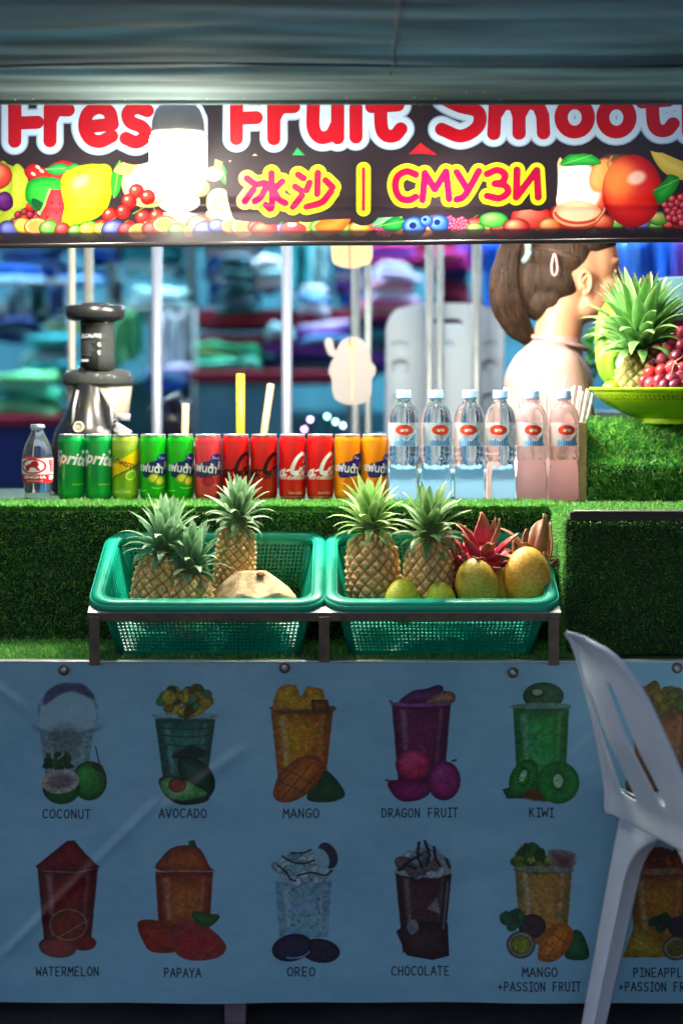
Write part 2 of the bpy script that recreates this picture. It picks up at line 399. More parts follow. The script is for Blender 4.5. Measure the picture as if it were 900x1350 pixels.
    c.ell(289, 270, 17, 19, (226, 230, 200), lo=(150, 190, 90)); c.ell(289, 270, 11, 12, (205, 222, 150)); c.ell(289, 270, 4, 5, (240, 240, 220))
    for a in range(0, 360, 24): c.ell(289+7.5*math.cos(R(a)), 270+8.5*math.sin(R(a)), .8, 1.6, (40, 50, 20), a+90)
    leaf([(290, 216), (298, 226), (300, 246), (290, 238)], (60, 170, 60), (20, 110, 40)); c.poly([(284, 212), (294, 216), (290, 232), (282, 226)], (232, 150, 90))
    currants([(180, 254), (195, 262), (170, 267), (162, 281), (145, 285), (189, 289), (207, 288), (134, 301), (152, 302), (171, 303), (196, 301), (206, 300)], 10, (226, 24, 24), (255, 90, 60))
    c.stroke([(176, 284), (196, 272), (214, 268), (222, 258)], 1.6, (120, 150, 50)); c.stroke([(186, 278), (182, 262)], 1.2, (120, 150, 50)); c.stroke([(200, 271), (206, 282)], 1.2, (120, 150, 50))
    for q in ((-6, 232, 22, (214, 60, 40)), (-40, 300, 20, (226, 120, 30)), (118, 306, 16, (80, 150, 30)), (262, 250, 15, (240, 150, 70)), (312, 214, 10, (230, 170, 100)), (282, 232, 12, (236, 190, 130)), (218, 300, 16, (230, 130, 60)), (262, 300, 16, (206, 60, 40))):
        c.ell(q[0], q[1], q[2], q[2]*.85, q[3], hi=(255, 225, 170), lo=tuple(v*.6 for v in q[3]))
    # bits between the words
    c.poly([(330, 210), (336, 205), (341, 208), (336, 214)], (232, 200, 120)); c.poly([(384, 208), (392, 196), (404, 209)], (60, 170, 90), lo=(20, 110, 60))
    c.poly([(442, 216), (456, 212), (454, 226)], (228, 232, 120)); c.poly([(500, 215), (510, 213), (506, 220)], (200, 40, 50))
    c.poly([(538, 206), (554, 190), (577, 207), (556, 205)], (214, 40, 44), lo=(150, 20, 30)); c.poly([(544, 134), (552, 141), (556, 134), (552, 150)], (230, 200, 130))
    # dense underlayer of fruit along the lower edge
    gr = random.Random(21)
    for x in range(-190, 1100, 17):
        y_ = 303+gr.uniform(-5, 6); kind = gr.choice(['b', 'o', 'r', 'g', 'y', 'r', 'p']); r_ = gr.uniform(10, 17)
        if kind == 'b': berry(x, y_, r_*.8, (190, 40, 80), (100, 10, 40))
        elif kind == 'o': orange(x, y_, r_, r_*.75, gr.uniform(-30, 30))
        else:
            col_ = dict(r=(200, 36, 34), g=(80, 160, 44), y=(222, 190, 40), p=(60, 70, 160))[kind]
            c.ell(x, y_, r_, r_*.8, col_, gr.uniform(-30, 30), hi=tuple(min(255, v+90) for v in col_), lo=tuple(v*.5 for v in col_), tex=.2, seed=x)
            c.stroke([(x-2, y_-r_*.8), (x+3, y_-r_*1.0)], 1.2, (90, 110, 40))
    # bottom fruits under the badge
    c.ell(348, 306, 18, 11, (214, 50, 40), hi=(250, 120, 90), lo=(150, 20, 20)); c.ell(386, 306, 18, 9, (206, 40, 44), hi=(240, 90, 90)); c.ell(385, 300, 6, 3, (250, 230, 210))
    c.poly([(414, 302), (438, 288), (460, 278), (462, 294), (450, 310), (428, 315)], (236, 130, 50), smooth=True, lo=(190, 80, 20), tex=.1)
    leaf([(490, 302), (508, 284), (530, 290), (522, 304)], (120, 190, 130), (50, 130, 80)); leaf([(502, 302), (520, 290), (534, 296), (528, 308), (512, 310)], (40, 150, 60), (10, 90, 40))
    for q in ((546, 304, 16), (578, 300, 14), (562, 296, 9)):
        c.ell(q[0], q[1], q[2], q[2]*.9, (40, 80, 170), hi=(120, 170, 235), lo=(15, 30, 100)); c.ell(q[0]-2, q[1]-2, q[2]*.3, q[2]*.28, (20, 30, 90))
    berry(606, 304, 14, (200, 50, 80), (120, 15, 40)); c.ell(650, 296, 19, 11, (70, 160, 60), hi=(150, 215, 110), lo=(30, 110, 40), tex=.15)
    c.ell(700, 292, 27, 17, (222, 56, 44), hi=(250, 140, 110), lo=(160, 24, 24)); c.ell(760, 288, 36, 26, (214, 60, 40), lo=(150, 20, 20))
    # right group
    for q in ((474, 306, 15, (226, 150, 40)), (626, 308, 13, (60, 150, 50)), (680, 306, 18, (200, 40, 40)), (724, 304, 16, (220, 90, 40)), (792, 300, 16, (210, 60, 40)), (866, 296, 14, (80, 160, 50))):
        c.ell(q[0], q[1], q[2], q[2]*.7, q[3], hi=(255, 200, 140), lo=tuple(v*.55 for v in q[3]))
    c.poly([(728, 206), (742, 216), (750, 232), (740, 262), (730, 250)], (240, 190, 140), smooth=True)
    c.ell(764, 264, 37, 46, (226, 110, 70), lo=(190, 60, 40), hi=(250, 190, 120)); c.ell(760, 254, 31, 36, (255, 250, 244), soft=7); c.ell(792, 236, 15, 24, (238, 160, 90), 20, lo=(210, 110, 60), soft=3); c.ell(760, 288, 32, 18, (246, 214, 170), lo=(232, 160, 110)); c.stroke(arc(762, 284, 31, 17, 10, 170), 4, (206, 70, 46)); c.stroke(arc(770, 262, 30, 40, -60, 60), 2, (236, 170, 120))  # soft white ellipse paints the lamp's glow into the fruit print
    leaf([(738, 222), (752, 206), (780, 208), (792, 220), (768, 222)], (50, 170, 60), (10, 110, 40))
    c.ell(832, 258, 39, 50, (214, 28, 26), hi=(250, 120, 60), lo=(150, 6, 14), hx=-.5, hy=-.4); c.ell(812, 240, 22, 28, (244, 140, 60), soft=18, op=.7)
    c.ell(838, 240, 12, 9, (255, 220, 200), -20, soft=5, op=.85); c.stroke([(804, 232), (800, 220), (806, 210)], 3, (170, 120, 60))
    c.poly([(856, 200), (880, 210), (905, 220), (940, 222), (940, 250), (905, 246), (872, 232)], (236, 214, 110), smooth=True, lo=(200, 170, 60)); c.stroke([(866, 210), (900, 226), (935, 236)], 1.3, (200, 180, 80))
    berry(898, 284, 26, (190, 34, 44), (110, 8, 24)); leaf([(860, 258), (874, 244), (880, 236), (894, 242), (886, 262), (870, 276), (862, 268)], (50, 170, 60), (10, 110, 30))
    # ---- headline, chunky rounded letters laid down as strokes
    H = []
    def seg(*p): H.append(catmull(list(p), 8) if len(p) > 2 else list(p))
    b = 186
    seg((19, 112), (19, b)); seg((19, 110), (50, 106)); seg((19, 162), (49, 161))                              # F
    seg((66, 142), (66, b)); seg((66, 160), (74, 146), (90, 145))                                                # r
    H.append([(114, 168), (148, 164)]); seg((148, 164), (144, 148), (130, 142), (116, 150), (112, 168), (119, 183), (132, 187), (147, 180))   # e
    seg((194, 146), (180, 142), (169, 149), (172, 161), (187, 168), (192, 179), (180, 188), (166, 183))          # s
    seg((220, 104), (220, b)); seg((220, 162), (232, 146), (248, 146), (256, 160)); seg((256, 160), (256, b))    # h
    seg((312, 112), (312, 185)); seg((312, 110), (346, 105)); seg((312, 158), (338, 157))                        # F
    seg((361, 140), (361, 185)); seg((361, 158), (370, 144), (387, 142))                                        # r
    seg((413, 140), (413, 170), (422, 183), (436, 180), (444, 166)); seg((445, 140), (445, 184))               # u
    seg((469, 144), (469, 183)); seg((469, 118), (469.5, 118.5))                                                # i
    seg((502, 112), (502, 165), (508, 180), (520, 181), (528, 172)); seg((490, 142), (524, 140))                # t
    seg((626, 116), (608, 104), (586, 110), (584, 128), (604, 140), (630, 148), (630, 168), (608, 181), (582, 172))   # S
    seg((653, 136), (651, 178)); seg((653, 152), (664, 138), (678, 140), (684, 154)); seg((684, 154), (684, 178)); seg((684, 154), (694, 138), (708, 140), (715, 154)); seg((715, 154), (716, 178))   # m
    H.append(arc(757, 157, 18, 20, 0, 360, 24)); H.append(arc(812, 157, 18, 20, 0, 360, 24))                    # oo
    seg((860, 104), (860, 158), (866, 174), (878, 175), (886, 166)); seg((846, 136), (880, 134))                # t
    seg((906, 96), (906, 178)); seg((906, 154), (918, 138), (934, 138), (942, 152)); seg((942, 152), (942, 178))   # h
    seg((968, 138), (968, 178)); seg((968, 112), (968.5, 112.5))                                                # i
    H.append([(996, 160), (1032, 157)]); seg((1032, 157), (1028, 141), (1014, 134), (1000, 141), (995, 160), (1002, 175), (1016, 179), (1030, 172))
    D = c.dist(H, 44)
    c.field(D, 30, (38, 30, 34), op=1); c.field(D, 18.5, (130, 156, 176)); c.field(D, 16.5, (178, 196, 208)); c.field(D, 8.6, (140, 5, 18)); c.field(D, 7.8, (168, 8, 22))
    # ---- badge with the two smaller words
    Z = []
    def z(*p): Z.append([(x/2, 100+y/2) for x, y in (catmull(list(p), 6) if len(p) > 2 else p)])
    z((652, 276), (668, 288)); z((646, 336), (668, 306)); z((716, 262), (716, 352), (700, 346)); z((676, 292), (702, 290), (690, 322), (672, 336)); z((744, 284), (724, 304)); z((720, 302), (734, 330), (752, 342))
    z((786, 266), (800, 276)); z((778, 298), (792, 308)); z((772, 352), (796, 322)); z((838, 262), (836, 318)); z((816, 288), (808, 308)); z((858, 282), (876, 300)); z((872, 312), (848, 340), (808, 352))
    D1 = c.dist(Z, 40)
    C2 = []
    def y(*p): C2.append([(450+x/2, 100+yy/2) for x, yy in (catmull(list(p), 8) if len(p) > 2 else p)])
    y((196, 266), (172, 258), (148, 272), (142, 300), (154, 328), (178, 334), (196, 326))                       # С
    y((214, 334), (220, 262)); y((220, 262), (246, 306)); y((246, 306), (276, 258)); y((276, 258), (284, 332))     # М
    y((304, 260), (330, 304)); y((362, 258), (326, 322), (304, 334))                                            # У
    y((384, 266), (410, 256), (430, 268), (424, 288), (404, 293)); y((404, 293), (430, 298), (438, 316), (416, 332), (384, 326))   # З
    y((462, 256), (460, 330)); y((460, 330), (514, 258)); y((514, 258), (518, 330))                                # И
    D2 = c.dist(C2, 40); DB = c.dist([[(479, 226), (479, 280)]], 40)
    DD = np.minimum(np.minimum(D1, D2), DB)
    c.field(D1, 22, (38, 30, 34)); c.field(D2, 19, (38, 30, 34)); c.field(DB, 22, (38, 30, 34))
    c.poly([(300, 226), (330, 208), (470, 208), (600, 206), (726, 204), (734, 222), (733, 266), (720, 280), (600, 286), (480, 292), (330, 296), (304, 280)], (38, 30, 34), smooth=True)
    sl, X, Y = c.grid(-200, 92, 1100, 323)
    colg = np.zeros(X.shape+(3,), np.float32); t = np.clip((X-318)/34, 0, 1)[..., None]
    colg[:] = np.array((240, 160, 90))*(1-t)+np.array((190, 200, 30))*t; colg = colg[:c.h, :c.w]
    c.field(D1, 11.5, colg); c.field(D2, 10.8, (190, 200, 30)); c.field(DB, 9.5, (186, 198, 30))
    c.field(D1, 4.5, (158, 8, 50)); c.field(D2, 4.6, (158, 8, 54)); c.field(DB, 2.2, (190, 20, 60))
    c.poly([(-200, 308), (1100, 308), (1100, 323), (-200, 323)], (34, 28, 32), soft=4, op=.8)
    return c

# ---------------------------------------------------------------- poster artwork
FONT = {'A': [[(0,1),(.45,0),(.9,1)],[(.18,.66),(.74,.66)]], 'C': [[(.85,.15),(.6,0),(.3,.05),(.05,.4),(.1,.8),(.4,1),(.8,.88)]],
 'D': [[(.1,0),(.1,1)],[(.1,0),(.6,.08),(.85,.45),(.65,.9),(.1,1)]], 'E': [[(.1,0),(.1,1)],[(.1,0),(.75,0)],[(.1,.5),(.65,.5)],[(.1,1),(.75,1)]],
 'F': [[(.1,0),(.1,1)],[(.1,0),(.75,0)],[(.1,.48),(.62,.48)]], 'G': [[(.85,.15),(.6,0),(.3,.05),(.05,.4),(.1,.8),(.4,1),(.8,.9),(.85,.55)],[(.5,.55),(.85,.55)]],
 'H': [[(.1,0),(.1,1)],[(.8,0),(.8,1)],[(.1,.5),(.8,.5)]], 'I': [[(.4,0),(.4,1)],[(.1,0),(.7,0)],[(.1,1),(.7,1)]], 'K': [[(.1,0),(.1,1)],[(.75,0),(.15,.55)],[(.3,.45),(.8,1)]],
 'L': [[(.1,0),(.1,1),(.75,1)]], 'M': [[(0,1),(.1,0),(.45,.6),(.8,0),(.92,1)]], 'N': [[(.1,1),(.1,0),(.8,1),(.8,0)]], 'O': [[(.45,0),(.12,.2),(.03,.6),(.25,.97),(.65,.97),(.88,.6),(.8,.2),(.45,0)]],
 'P': [[(.1,0),(.1,1)],[(.1,0),(.65,.05),(.75,.3),(.6,.52),(.1,.55)]], 'R': [[(.1,0),(.1,1)],[(.1,0),(.65,.05),(.75,.3),(.6,.5),(.1,.55)],[(.35,.55),(.8,1)]],
 'S': [[(.8,.1),(.45,0),(.12,.15),(.2,.42),(.65,.55),(.82,.8),(.5,1),(.08,.9)]], 'T': [[(.4,0),(.4,1)],[(0,0),(.82,0)]], 'U': [[(.1,0),(.08,.7),(.3,1),(.6,1),(.8,.7),(.8,0)]],
 'V': [[(0,0),(.42,1),(.85,0)]], 'W': [[(0,0),(.15,.95),(.45,.35),(.75,.95),(.95,0)]], 'Y': [[(0,0),(.42,.5),(.85,0)],[(.42,.5),(.42,1)]], '+': [[(.15,.6),(.75,.6)],[(.45,.35),(.45,.85)]], ' ': []}
def write(c, s, cx, cy, h, col, w=1.5, adv=9.4):
    n = len(s); x = cx-adv*n/2
    for ch in s:
        for st in FONT[ch]: c.stroke([(x+px*adv*.86, cy-h/2+py*h) for px, py in st], w, col)
        x += adv*(.8 if ch == 'I' else 1)
def poster_canvas():
    c = Canvas(-200, 873, 1100, 1323, 2.2, (126, 182, 204))
    INK = (16, 26, 40)
    def blob(cx, cy, rx, ry, n, r, cols, seed, lo=(40, 30, 10)):
        g = random.Random(seed)
        for i in range(n):
            a = g.random()*2*PI; q = math.sqrt(g.random()); x = cx+rx*q*math.cos(a); y = cy+ry*q*math.sin(a); col = g.choice(cols)
            c.ell(x, y, r*(.6+.7*g.random()), r*(.5+.6*g.random()), col, g.random()*180, lo=tuple(v*.6 for v in col), soft=1.5)
    def cup(cx, top, bot, wt, wb, col, lo, grad=None, tex=.25, op=1, seed=3):
        c.poly([(cx-wt, top), (cx+wt, top), (cx+wb, bot), (cx-wb, bot)], col, lo=lo, grad=grad, tex=tex, op=op, soft=1.5, seed=seed)
        c.poly([(cx-wt*.72, top+8), (cx-wt*.52, top+8), (cx-wb*.50, bot-14), (cx-wb*.68, bot-14)], (235, 240, 240), op=.28, soft=5)
        c.poly([(cx+wt*.62, top+6), (cx+wt*.74, top+6), (cx+wb*.70, bot-20), (cx+wb*.60, bot-20)], (235, 240, 240), op=.20, soft=4)
        gq = random.Random(seed*7+int(cx))
        for _ in range(46):
            t_ = gq.random(); ww = (wt*(1-t_)+wb*t_)*.86; c.ell(cx+gq.uniform(-ww, ww), top+6+(bot-top-10)*t_, gq.uniform(1, 4.5), gq.uniform(.8, 3), tuple(v*gq.uniform(.55, 1.5) for v in col), gq.uniform(0, 180), op=.35, soft=2)
    def rim(cx, y, w, col=(150, 180, 190)):
        c.ell(cx, y, w+4, 5, tuple(v*.55 for v in col), op=.7); c.ell(cx, y-1, w+3, 4, col, op=.75)
    def coco(ox, oy):
        c.ell(ox+90, oy+940, 40, 38, (70, 110, 130), op=.55, soft=2); c.ell(ox+90, oy+943, 37, 36, (138, 184, 196), soft=3)
        c.poly([(ox+62, oy+912), (ox+82, oy+901), (ox+112, oy+904), (ox+124, oy+922), (ox+96, oy+912), (ox+76, oy+918), (ox+58, oy+930)], (40, 40, 80), smooth=True, op=.75, soft=3)
        c.ell(ox+88, oy+958, 44, 12, (60, 90, 120), op=.6, soft=3); c.ell(ox+88, oy+955, 42, 11, (140, 184, 196), soft=3)
        cup(ox+88, oy+965, oy+1040, 35, 26, (118, 150, 150), (96, 130, 138), tex=.1, op=.8); c.ell(ox+86, oy+978, 24, 20, (70, 78, 70), op=.55, soft=16)
        blob(ox+76, oy+1004, 22, 11, 40, 4, [(14, 70, 30), (10, 50, 24), (30, 90, 40)], 4)
        c.ell(ox+118, oy+1030, 23, 26, (16, 100, 30), hi=(40, 150, 50), lo=(4, 44, 14), tex=.2); c.stroke([(ox+126, oy+985), (ox+131, oy+1008)], 1.6, (20, 40, 30)); c.ell(ox+129, oy+1012, 8, 5, (14, 50, 20), 30)
        c.ell(ox+81, oy+1040, 25, 21, (14, 84, 30), lo=(4, 50, 20)); c.ell(ox+80, oy+1031, 25, 16, (150, 150, 140), -8); c.ell(ox+80, oy+1031, 17, 10, (104, 96, 96), -8, soft=4)
    def avoc(ox, oy):
        cup(ox+244, oy+948, oy+1036, 40, 28, (40, 110, 96), (8, 60, 50), tex=.35); 
        for yy in (956, 966, 978): c.stroke(arc(ox+244, oy+yy, 38-(yy-956)*.15, 6, 10, 170), 2.2, (14, 52, 44), op=.75)
        rim(ox+244, oy+944, 40, (120, 170, 170)); blob(ox+244, oy+924, 32, 18, 70, 7, [(150, 120, 20), (110, 100, 20), (170, 150, 40), (50, 60, 20), (60, 110, 60)], 5)
        c.poly([(ox+264, oy+914), (ox+274, oy+909), (ox+280, oy+916), (ox+272, oy+922)], (30, 90, 40), smooth=True)
        c.poly([(ox+226, oy+1000), (ox+250, oy+984), (ox+270, oy+990), (ox+264, oy+1000)], (6, 40, 30), smooth=True)
        c.poly([(ox+236, oy+1000), (ox+262, oy+1002), (ox+280, oy+1018), (ox+283, oy+1040), (ox+268, oy+1054), (ox+240, oy+1030)], (10, 52, 40), smooth=True, lo=(2, 26, 20), grad=((40, 100, 80), -.8, -.6))
        c.poly([(ox+209, oy+1032), (ox+216, oy+1025), (ox+240, oy+1026), (ox+262, oy+1036), (ox+276, oy+1048), (ox+270, oy+1058), (ox+240, oy+1062), (ox+218, oy+1050)], (20, 70, 34), smooth=True, lo=(6, 30, 16))
        c.poly([(ox+211, oy+1034), (ox+220, oy+1026), (ox+242, oy+1029), (ox+262, oy+1038), (ox+272, oy+1048), (ox+240, oy+1056), (ox+218, oy+1048)], (90, 170, 90), smooth=True, lo=(50, 120, 60)); c.ell(ox+234, oy+1036, 12, 10, (110, 30, 26), lo=(60, 14, 14), hi=(150, 70, 50))
    def mango(ox, oy):
        cup(ox+398, oy+936, oy+1040, 41, 30, (190, 160, 10), (120, 60, 10), grad=((150, 70, 10), 1, .1)); c.poly([(ox+354, oy+934), (ox+364, oy+928), (ox+440, oy+930), (ox+444, oy+934), (ox+434, oy+941), (ox+366, oy+941)], (90, 50, 20), op=.8)
        c.poly([(ox+366, oy+908), (ox+376, oy+902), (ox+390, oy+903), (ox+396, oy+918), (ox+400, oy+914), (ox+404, oy+904), (ox+426, oy+908), (ox+428, oy+922), (ox+434, oy+934), (ox+360, oy+936), (ox+360, oy+924)], (186, 150, 20), lo=(150, 100, 20), tex=.35)
        c.poly([(ox+410, oy+922), (ox+432, oy+922), (ox+436, oy+938), (ox+412, oy+940)], (120, 70, 30), lo=(60, 30, 20))
        c.poly([(ox+404, oy+1052), (ox+424, oy+1020), (ox+434, oy+1018), (ox+452, oy+1040), (ox+452, oy+1052), (ox+430, oy+1058)], (20, 90, 40), smooth=True, lo=(4, 50, 24), grad=((6, 40, 20), -.8, 0))
        c.poly([(ox+361, oy+1040), (ox+370, oy+1018), (ox+392, oy+1000), (ox+414, oy+996), (ox+426, oy+1008), (ox+420, oy+1030), (ox+400, oy+1050), (ox+376, oy+1058), (ox+362, oy+1052)], (180, 100, 20), smooth=True, lo=(120, 50, 14), tex=.15)
        for a, b in (((366, 1028), (404, 1046)), ((378, 1014), (412, 1034)), ((372, 1052), (412, 1006)), ((390, 1052), (422, 1016)), ((366, 1036), (396, 1004))): c.stroke([(ox+a[0], oy+a[1]), (ox+b[0], oy+b[1])], 1.6, (80, 30, 14), op=.8)
    def dragon(ox, oy):
        cup(ox+555, oy+928, oy+1036, 39, 30, (100, 22, 66), (50, 8, 40), tex=.6, seed=9); c.ell(ox+555, oy+928, 40, 4, (130, 60, 130)); c.stroke([(ox+514, oy+924), (ox+520, oy+929)], 3, (90, 50, 110))
        c.poly([(ox+526, oy+926), (ox+544, oy+911), (ox+562, oy+908), (ox+578, oy+903), (ox+584, oy+910), (ox+566, oy+926)], (100, 30, 100), smooth=True, lo=(50, 10, 50)); c.poly([(ox+562, oy+927), (ox+580, oy+912), (ox+598, oy+914), (ox+596, oy+927)], (150, 110, 90), smooth=True, lo=(100, 60, 60))
        c.ell(ox+545, oy+1008, 24, 22, (160, 24, 70), hi=(190, 60, 100), lo=(80, 8, 40), tex=.3); c.ell(ox+585, oy+1030, 22, 26, (130, 14, 90), hi=(150, 40, 120), lo=(60, 4, 50), tex=.3)
        c.poly([(ox+512, oy+1030), (ox+560, oy+1030), (ox+566, oy+1046), (ox+548, oy+1056), (ox+524, oy+1054)], (130, 20, 90), smooth=True, lo=(70, 6, 50), tex=.2); c.stroke([(ox+508, oy+1028), (ox+518, oy+1031)], 2, (60, 10, 50)); c.stroke([(ox+596, oy+1004), (ox+601, oy+1003)], 2.5, (60, 10, 50)); c.stroke([(ox+556, oy+984), (ox+560, oy+992)], 3, (140, 40, 80))
    def kiwi(ox, oy):
        cup(ox+713, oy+934, oy+1040, 37, 31, (16, 140, 30), (10, 80, 30), grad=((60, 160, 100), -1, .3)); c.ell(ox+716, oy+918, 27, 18, (30, 90, 40), lo=(10, 50, 30), tex=.2); c.ell(ox+708, oy+914, 10, 6, (20, 30, 20)); c.ell(ox+708, oy+913, 7, 4, (130, 160, 130)); rim(ox+713, oy+932, 37, (90, 150, 120))
        c.poly([(ox+662, oy+1042), (ox+676, oy+1038), (ox+700, oy+1046), (ox+690, oy+1054), (ox+668, oy+1054)], (20, 80, 40), lo=(4, 50, 30)); c.ell(ox+716, oy+1048, 30, 9, (80, 40, 16), soft=3)
        c.ell(ox+690, oy+1026, 17, 26, (24, 120, 30), 28, lo=(8, 70, 20)); c.ell(ox+689, oy+1024, 4, 9, (140, 190, 140), 28)
        for a in range(0, 360, 20): c.ell(ox+690+7*math.cos(R(a)), oy+1025+12*math.sin(R(a)), 1, 2, (6, 40, 10), a+90)
        c.ell(ox+735, oy+1032, 28, 28, (20, 140, 40), lo=(6, 80, 24)); 
        for a in range(0, 360, 10): c.stroke([(ox+735+8*math.cos(R(a)), oy+1030+10*math.sin(R(a))), (ox+735+17*math.cos(R(a)), oy+1030+18*math.sin(R(a)))], 1.3, (6, 50, 16), op=.8)
        c.ell(ox+735, oy+1030, 6, 9, (150, 200, 150))
    def melon(ox, oy):
        cup(ox+89, oy+1146, oy+1250, 40, 30, (110, 20, 24), (60, 10, 14), tex=.4, seed=12); c.poly([(ox+46, oy+1144), (ox+66, oy+1128), (ox+88, oy+1110), (ox+98, oy+1109), (ox+112, oy+1126), (ox+132, oy+1144), (ox+120, oy+1150), (ox+56, oy+1150)], (112, 20, 24), tex=.5, lo=(70, 12, 16)); c.stroke([(ox+56, oy+1150), (ox+100, oy+1152), (ox+130, oy+1145)], 1.6, (150, 100, 110), op=.8)
        c.ell(ox+76, oy+1250, 25, 14, (120, 24, 24), 6, lo=(60, 20, 20)); c.ell(ox+110, oy+1245, 17, 10, (104, 18, 22)); c.ell(ox+76, oy+1253, 26, 12, (150, 120, 110), 6, op=.25); c.ell(ox+90, oy+1221, 25, 21, (150, 130, 110), lo=(120, 90, 70)); c.ell(ox+90, oy+1221, 23, 19, (110, 30, 16), tex=.3, lo=(90, 20, 16)); c.stroke([(ox+76, oy+1238), (ox+118, oy+1214)], 1.5, (150, 120, 100), op=.8)
    def papaya(ox, oy):
        cup(ox+243, oy+1150, oy+1226, 38, 33, (150, 60, 20), (90, 20, 10), grad=((170, 100, 30), .6, .4), tex=.2); c.poly([(ox+206, oy+1146), (ox+214, oy+1130), (ox+228, oy+1118), (ox+248, oy+1115), (ox+264, oy+1120), (ox+276, oy+1142), (ox+280, oy+1148), (ox+244, oy+1152)], (150, 62, 22), smooth=True, lo=(90, 26, 12), tex=.3); c.stroke([(ox+206, oy+1149), (ox+284, oy+1149)], 2, (170, 130, 110), op=.7)
        c.poly([(ox+248, oy+1110), (ox+256, oy+1108), (ox+260, oy+1118), (ox+250, oy+1120)], (20, 70, 30)); c.poly([(ox+182, oy+1216), (ox+210, oy+1214), (ox+232, oy+1228), (ox+238, oy+1252), (ox+204, oy+1256), (ox+190, oy+1244)], (140, 34, 20), smooth=True, tex=.3, lo=(110, 30, 20))
        c.poly([(ox+226, oy+1232), (ox+244, oy+1216), (ox+274, oy+1222), (ox+298, oy+1246), (ox+288, oy+1262), (ox+254, oy+1266), (ox+232, oy+1256)], (140, 24, 26), smooth=True, tex=.3, lo=(120, 40, 40)); c.poly([(ox+254, oy+1202), (ox+272, oy+1204), (ox+290, oy+1208), (ox+276, oy+1222), (ox+258, oy+1216)], (30, 100, 30), smooth=True, lo=(10, 50, 20))
    def cookie(ox, oy):
        cup(ox+400, oy+1162, oy+1236, 37, 32, (112, 160, 176), (100, 146, 164), tex=.14, seed=20); c.ell(ox+402, oy+1142, 38, 24, (130, 178, 192), soft=6); blob(ox+400, oy+1146, 34, 16, 46, 9, [(150, 186, 196), (126, 168, 182), (166, 196, 204), (112, 150, 166)], 71); blob(ox+400, oy+1190, 30, 36, 26, 1.5, [(84, 120, 136), (70, 104, 120)], 72)
        for p in ([(366, 1140), (378, 1150), (382, 1158), (390, 1161)], [(372, 1128), (386, 1136), (400, 1138), (414, 1134)], [(384, 1124), (400, 1124), (410, 1120)], [(392, 1154), (410, 1150), (428, 1154), (438, 1148)]): c.stroke(catmull([(ox+x, oy+y) for x, y in p], 5), 2.4, (16, 30, 36))
        c.ell(ox+432, oy+1128, 12, 18, (30, 36, 46), -25, tex=.6); c.ell(ox+424, oy+1132, 9, 14, (126, 172, 186), -25)
        c.ell(ox+422, oy+1254, 26, 16, (40, 34, 50), 8, lo=(20, 16, 28), tex=.3); c.ell(ox+385, oy+1250, 27, 18, (40, 36, 60), -14, lo=(18, 14, 32), tex=.3); c.stroke(arc(ox+386, oy+1250, 23, 14, 20, 110), 2, (120, 150, 170))
    def choc(ox, oy):
        cup(ox+558, oy+1152, oy+1258, 37, 27, (60, 34, 34), (26, 16, 20), tex=.6, seed=31); c.ell(ox+557, oy+1150, 38, 8, (120, 150, 160)); c.poly([(ox+522, oy+1148), (ox+548, oy+1132), (ox+560, oy+1112), (ox+578, oy+1122), (ox+594, oy+1146), (ox+560, oy+1152)], (104, 140, 150), smooth=True, op=.8, soft=3); blob(ox+558, oy+1140, 32, 14, 50, 9, [(150, 170, 176), (120, 140, 150), (90, 80, 80), (166, 184, 190)], 73)
        for p in ([(526, 1148), (540, 1136), (554, 1128)], [(552, 1112), (550, 1130), (556, 1144)], [(560, 1110), (566, 1128), (562, 1142)], [(572, 1118), (574, 1134), (580, 1142)], [(588, 1134), (592, 1144)], [(536, 1142), (548, 1146)]): c.stroke([(ox+x, oy+y) for x, y in p], 4, (22, 24, 28))
        c.poly([(ox+536, oy+1262), (ox+522, oy+1230), (ox+540, oy+1216), (ox+590, oy+1218), (ox+592, oy+1262), (ox+570, oy+1268)], (58, 32, 34), lo=(24, 14, 18), tex=.5); c.poly([(ox+536, oy+1222), (ox+546, oy+1214), (ox+552, oy+1226), (ox+542, oy+1234)], (110, 120, 130), smooth=True); c.poly([(ox+562, oy+1200), (ox+576, oy+1184), (ox+580, oy+1206)], (110, 110, 116)); c.stroke([(ox+590, oy+1164), (ox+584, oy+1226)], 3, (110, 130, 140), op=.6)
    def passion(ox, oy, warm=(170, 90, 30)):
        cup(ox+716, oy+1140, oy+1246, 38, 30, (150, 130, 60), (110, 90, 40), grad=(warm, 1, .2), tex=.25); blob(ox+702, oy+1134, 26, 16, 44, 7, [(30, 90, 30), (80, 110, 20), (130, 150, 30), (20, 60, 20)], 40); c.poly([(ox+722, oy+1122), (ox+758, oy+1126), (ox+752, oy+1150), (ox+734, oy+1150)], (90, 50, 50), smooth=True, lo=(130, 120, 120)); rim(ox+716, oy+1148, 36, (120, 130, 110))
        c.ell(ox+701, oy+1222, 18, 16, (50, 30, 40), lo=(26, 14, 20), tex=.3); blob(ox+676, oy+1212, 14, 10, 14, 7, [(10, 80, 50), (8, 60, 40)], 42)
        c.ell(ox+686, oy+1246, 19, 18, (170, 180, 160), lo=(40, 20, 30)); c.ell(ox+686, oy+1246, 14, 13, (110, 120, 30), tex=.7, lo=(60, 70, 20)); 
        c.poly([(ox+744, oy+1262), (ox+752, oy+1230), (ox+766, oy+1230), (ox+776, oy+1256), (ox+770, oy+1266)], (20, 90, 40), smooth=True, lo=(4, 50, 24)); c.poly([(ox+708, oy+1258), (ox+716, oy+1230), (ox+738, oy+1218), (ox+754, oy+1226), (ox+752, oy+1246), (ox+734, oy+1266), (ox+714, oy+1268)], (190, 110, 20), smooth=True, lo=(140, 70, 14), tex=.15)
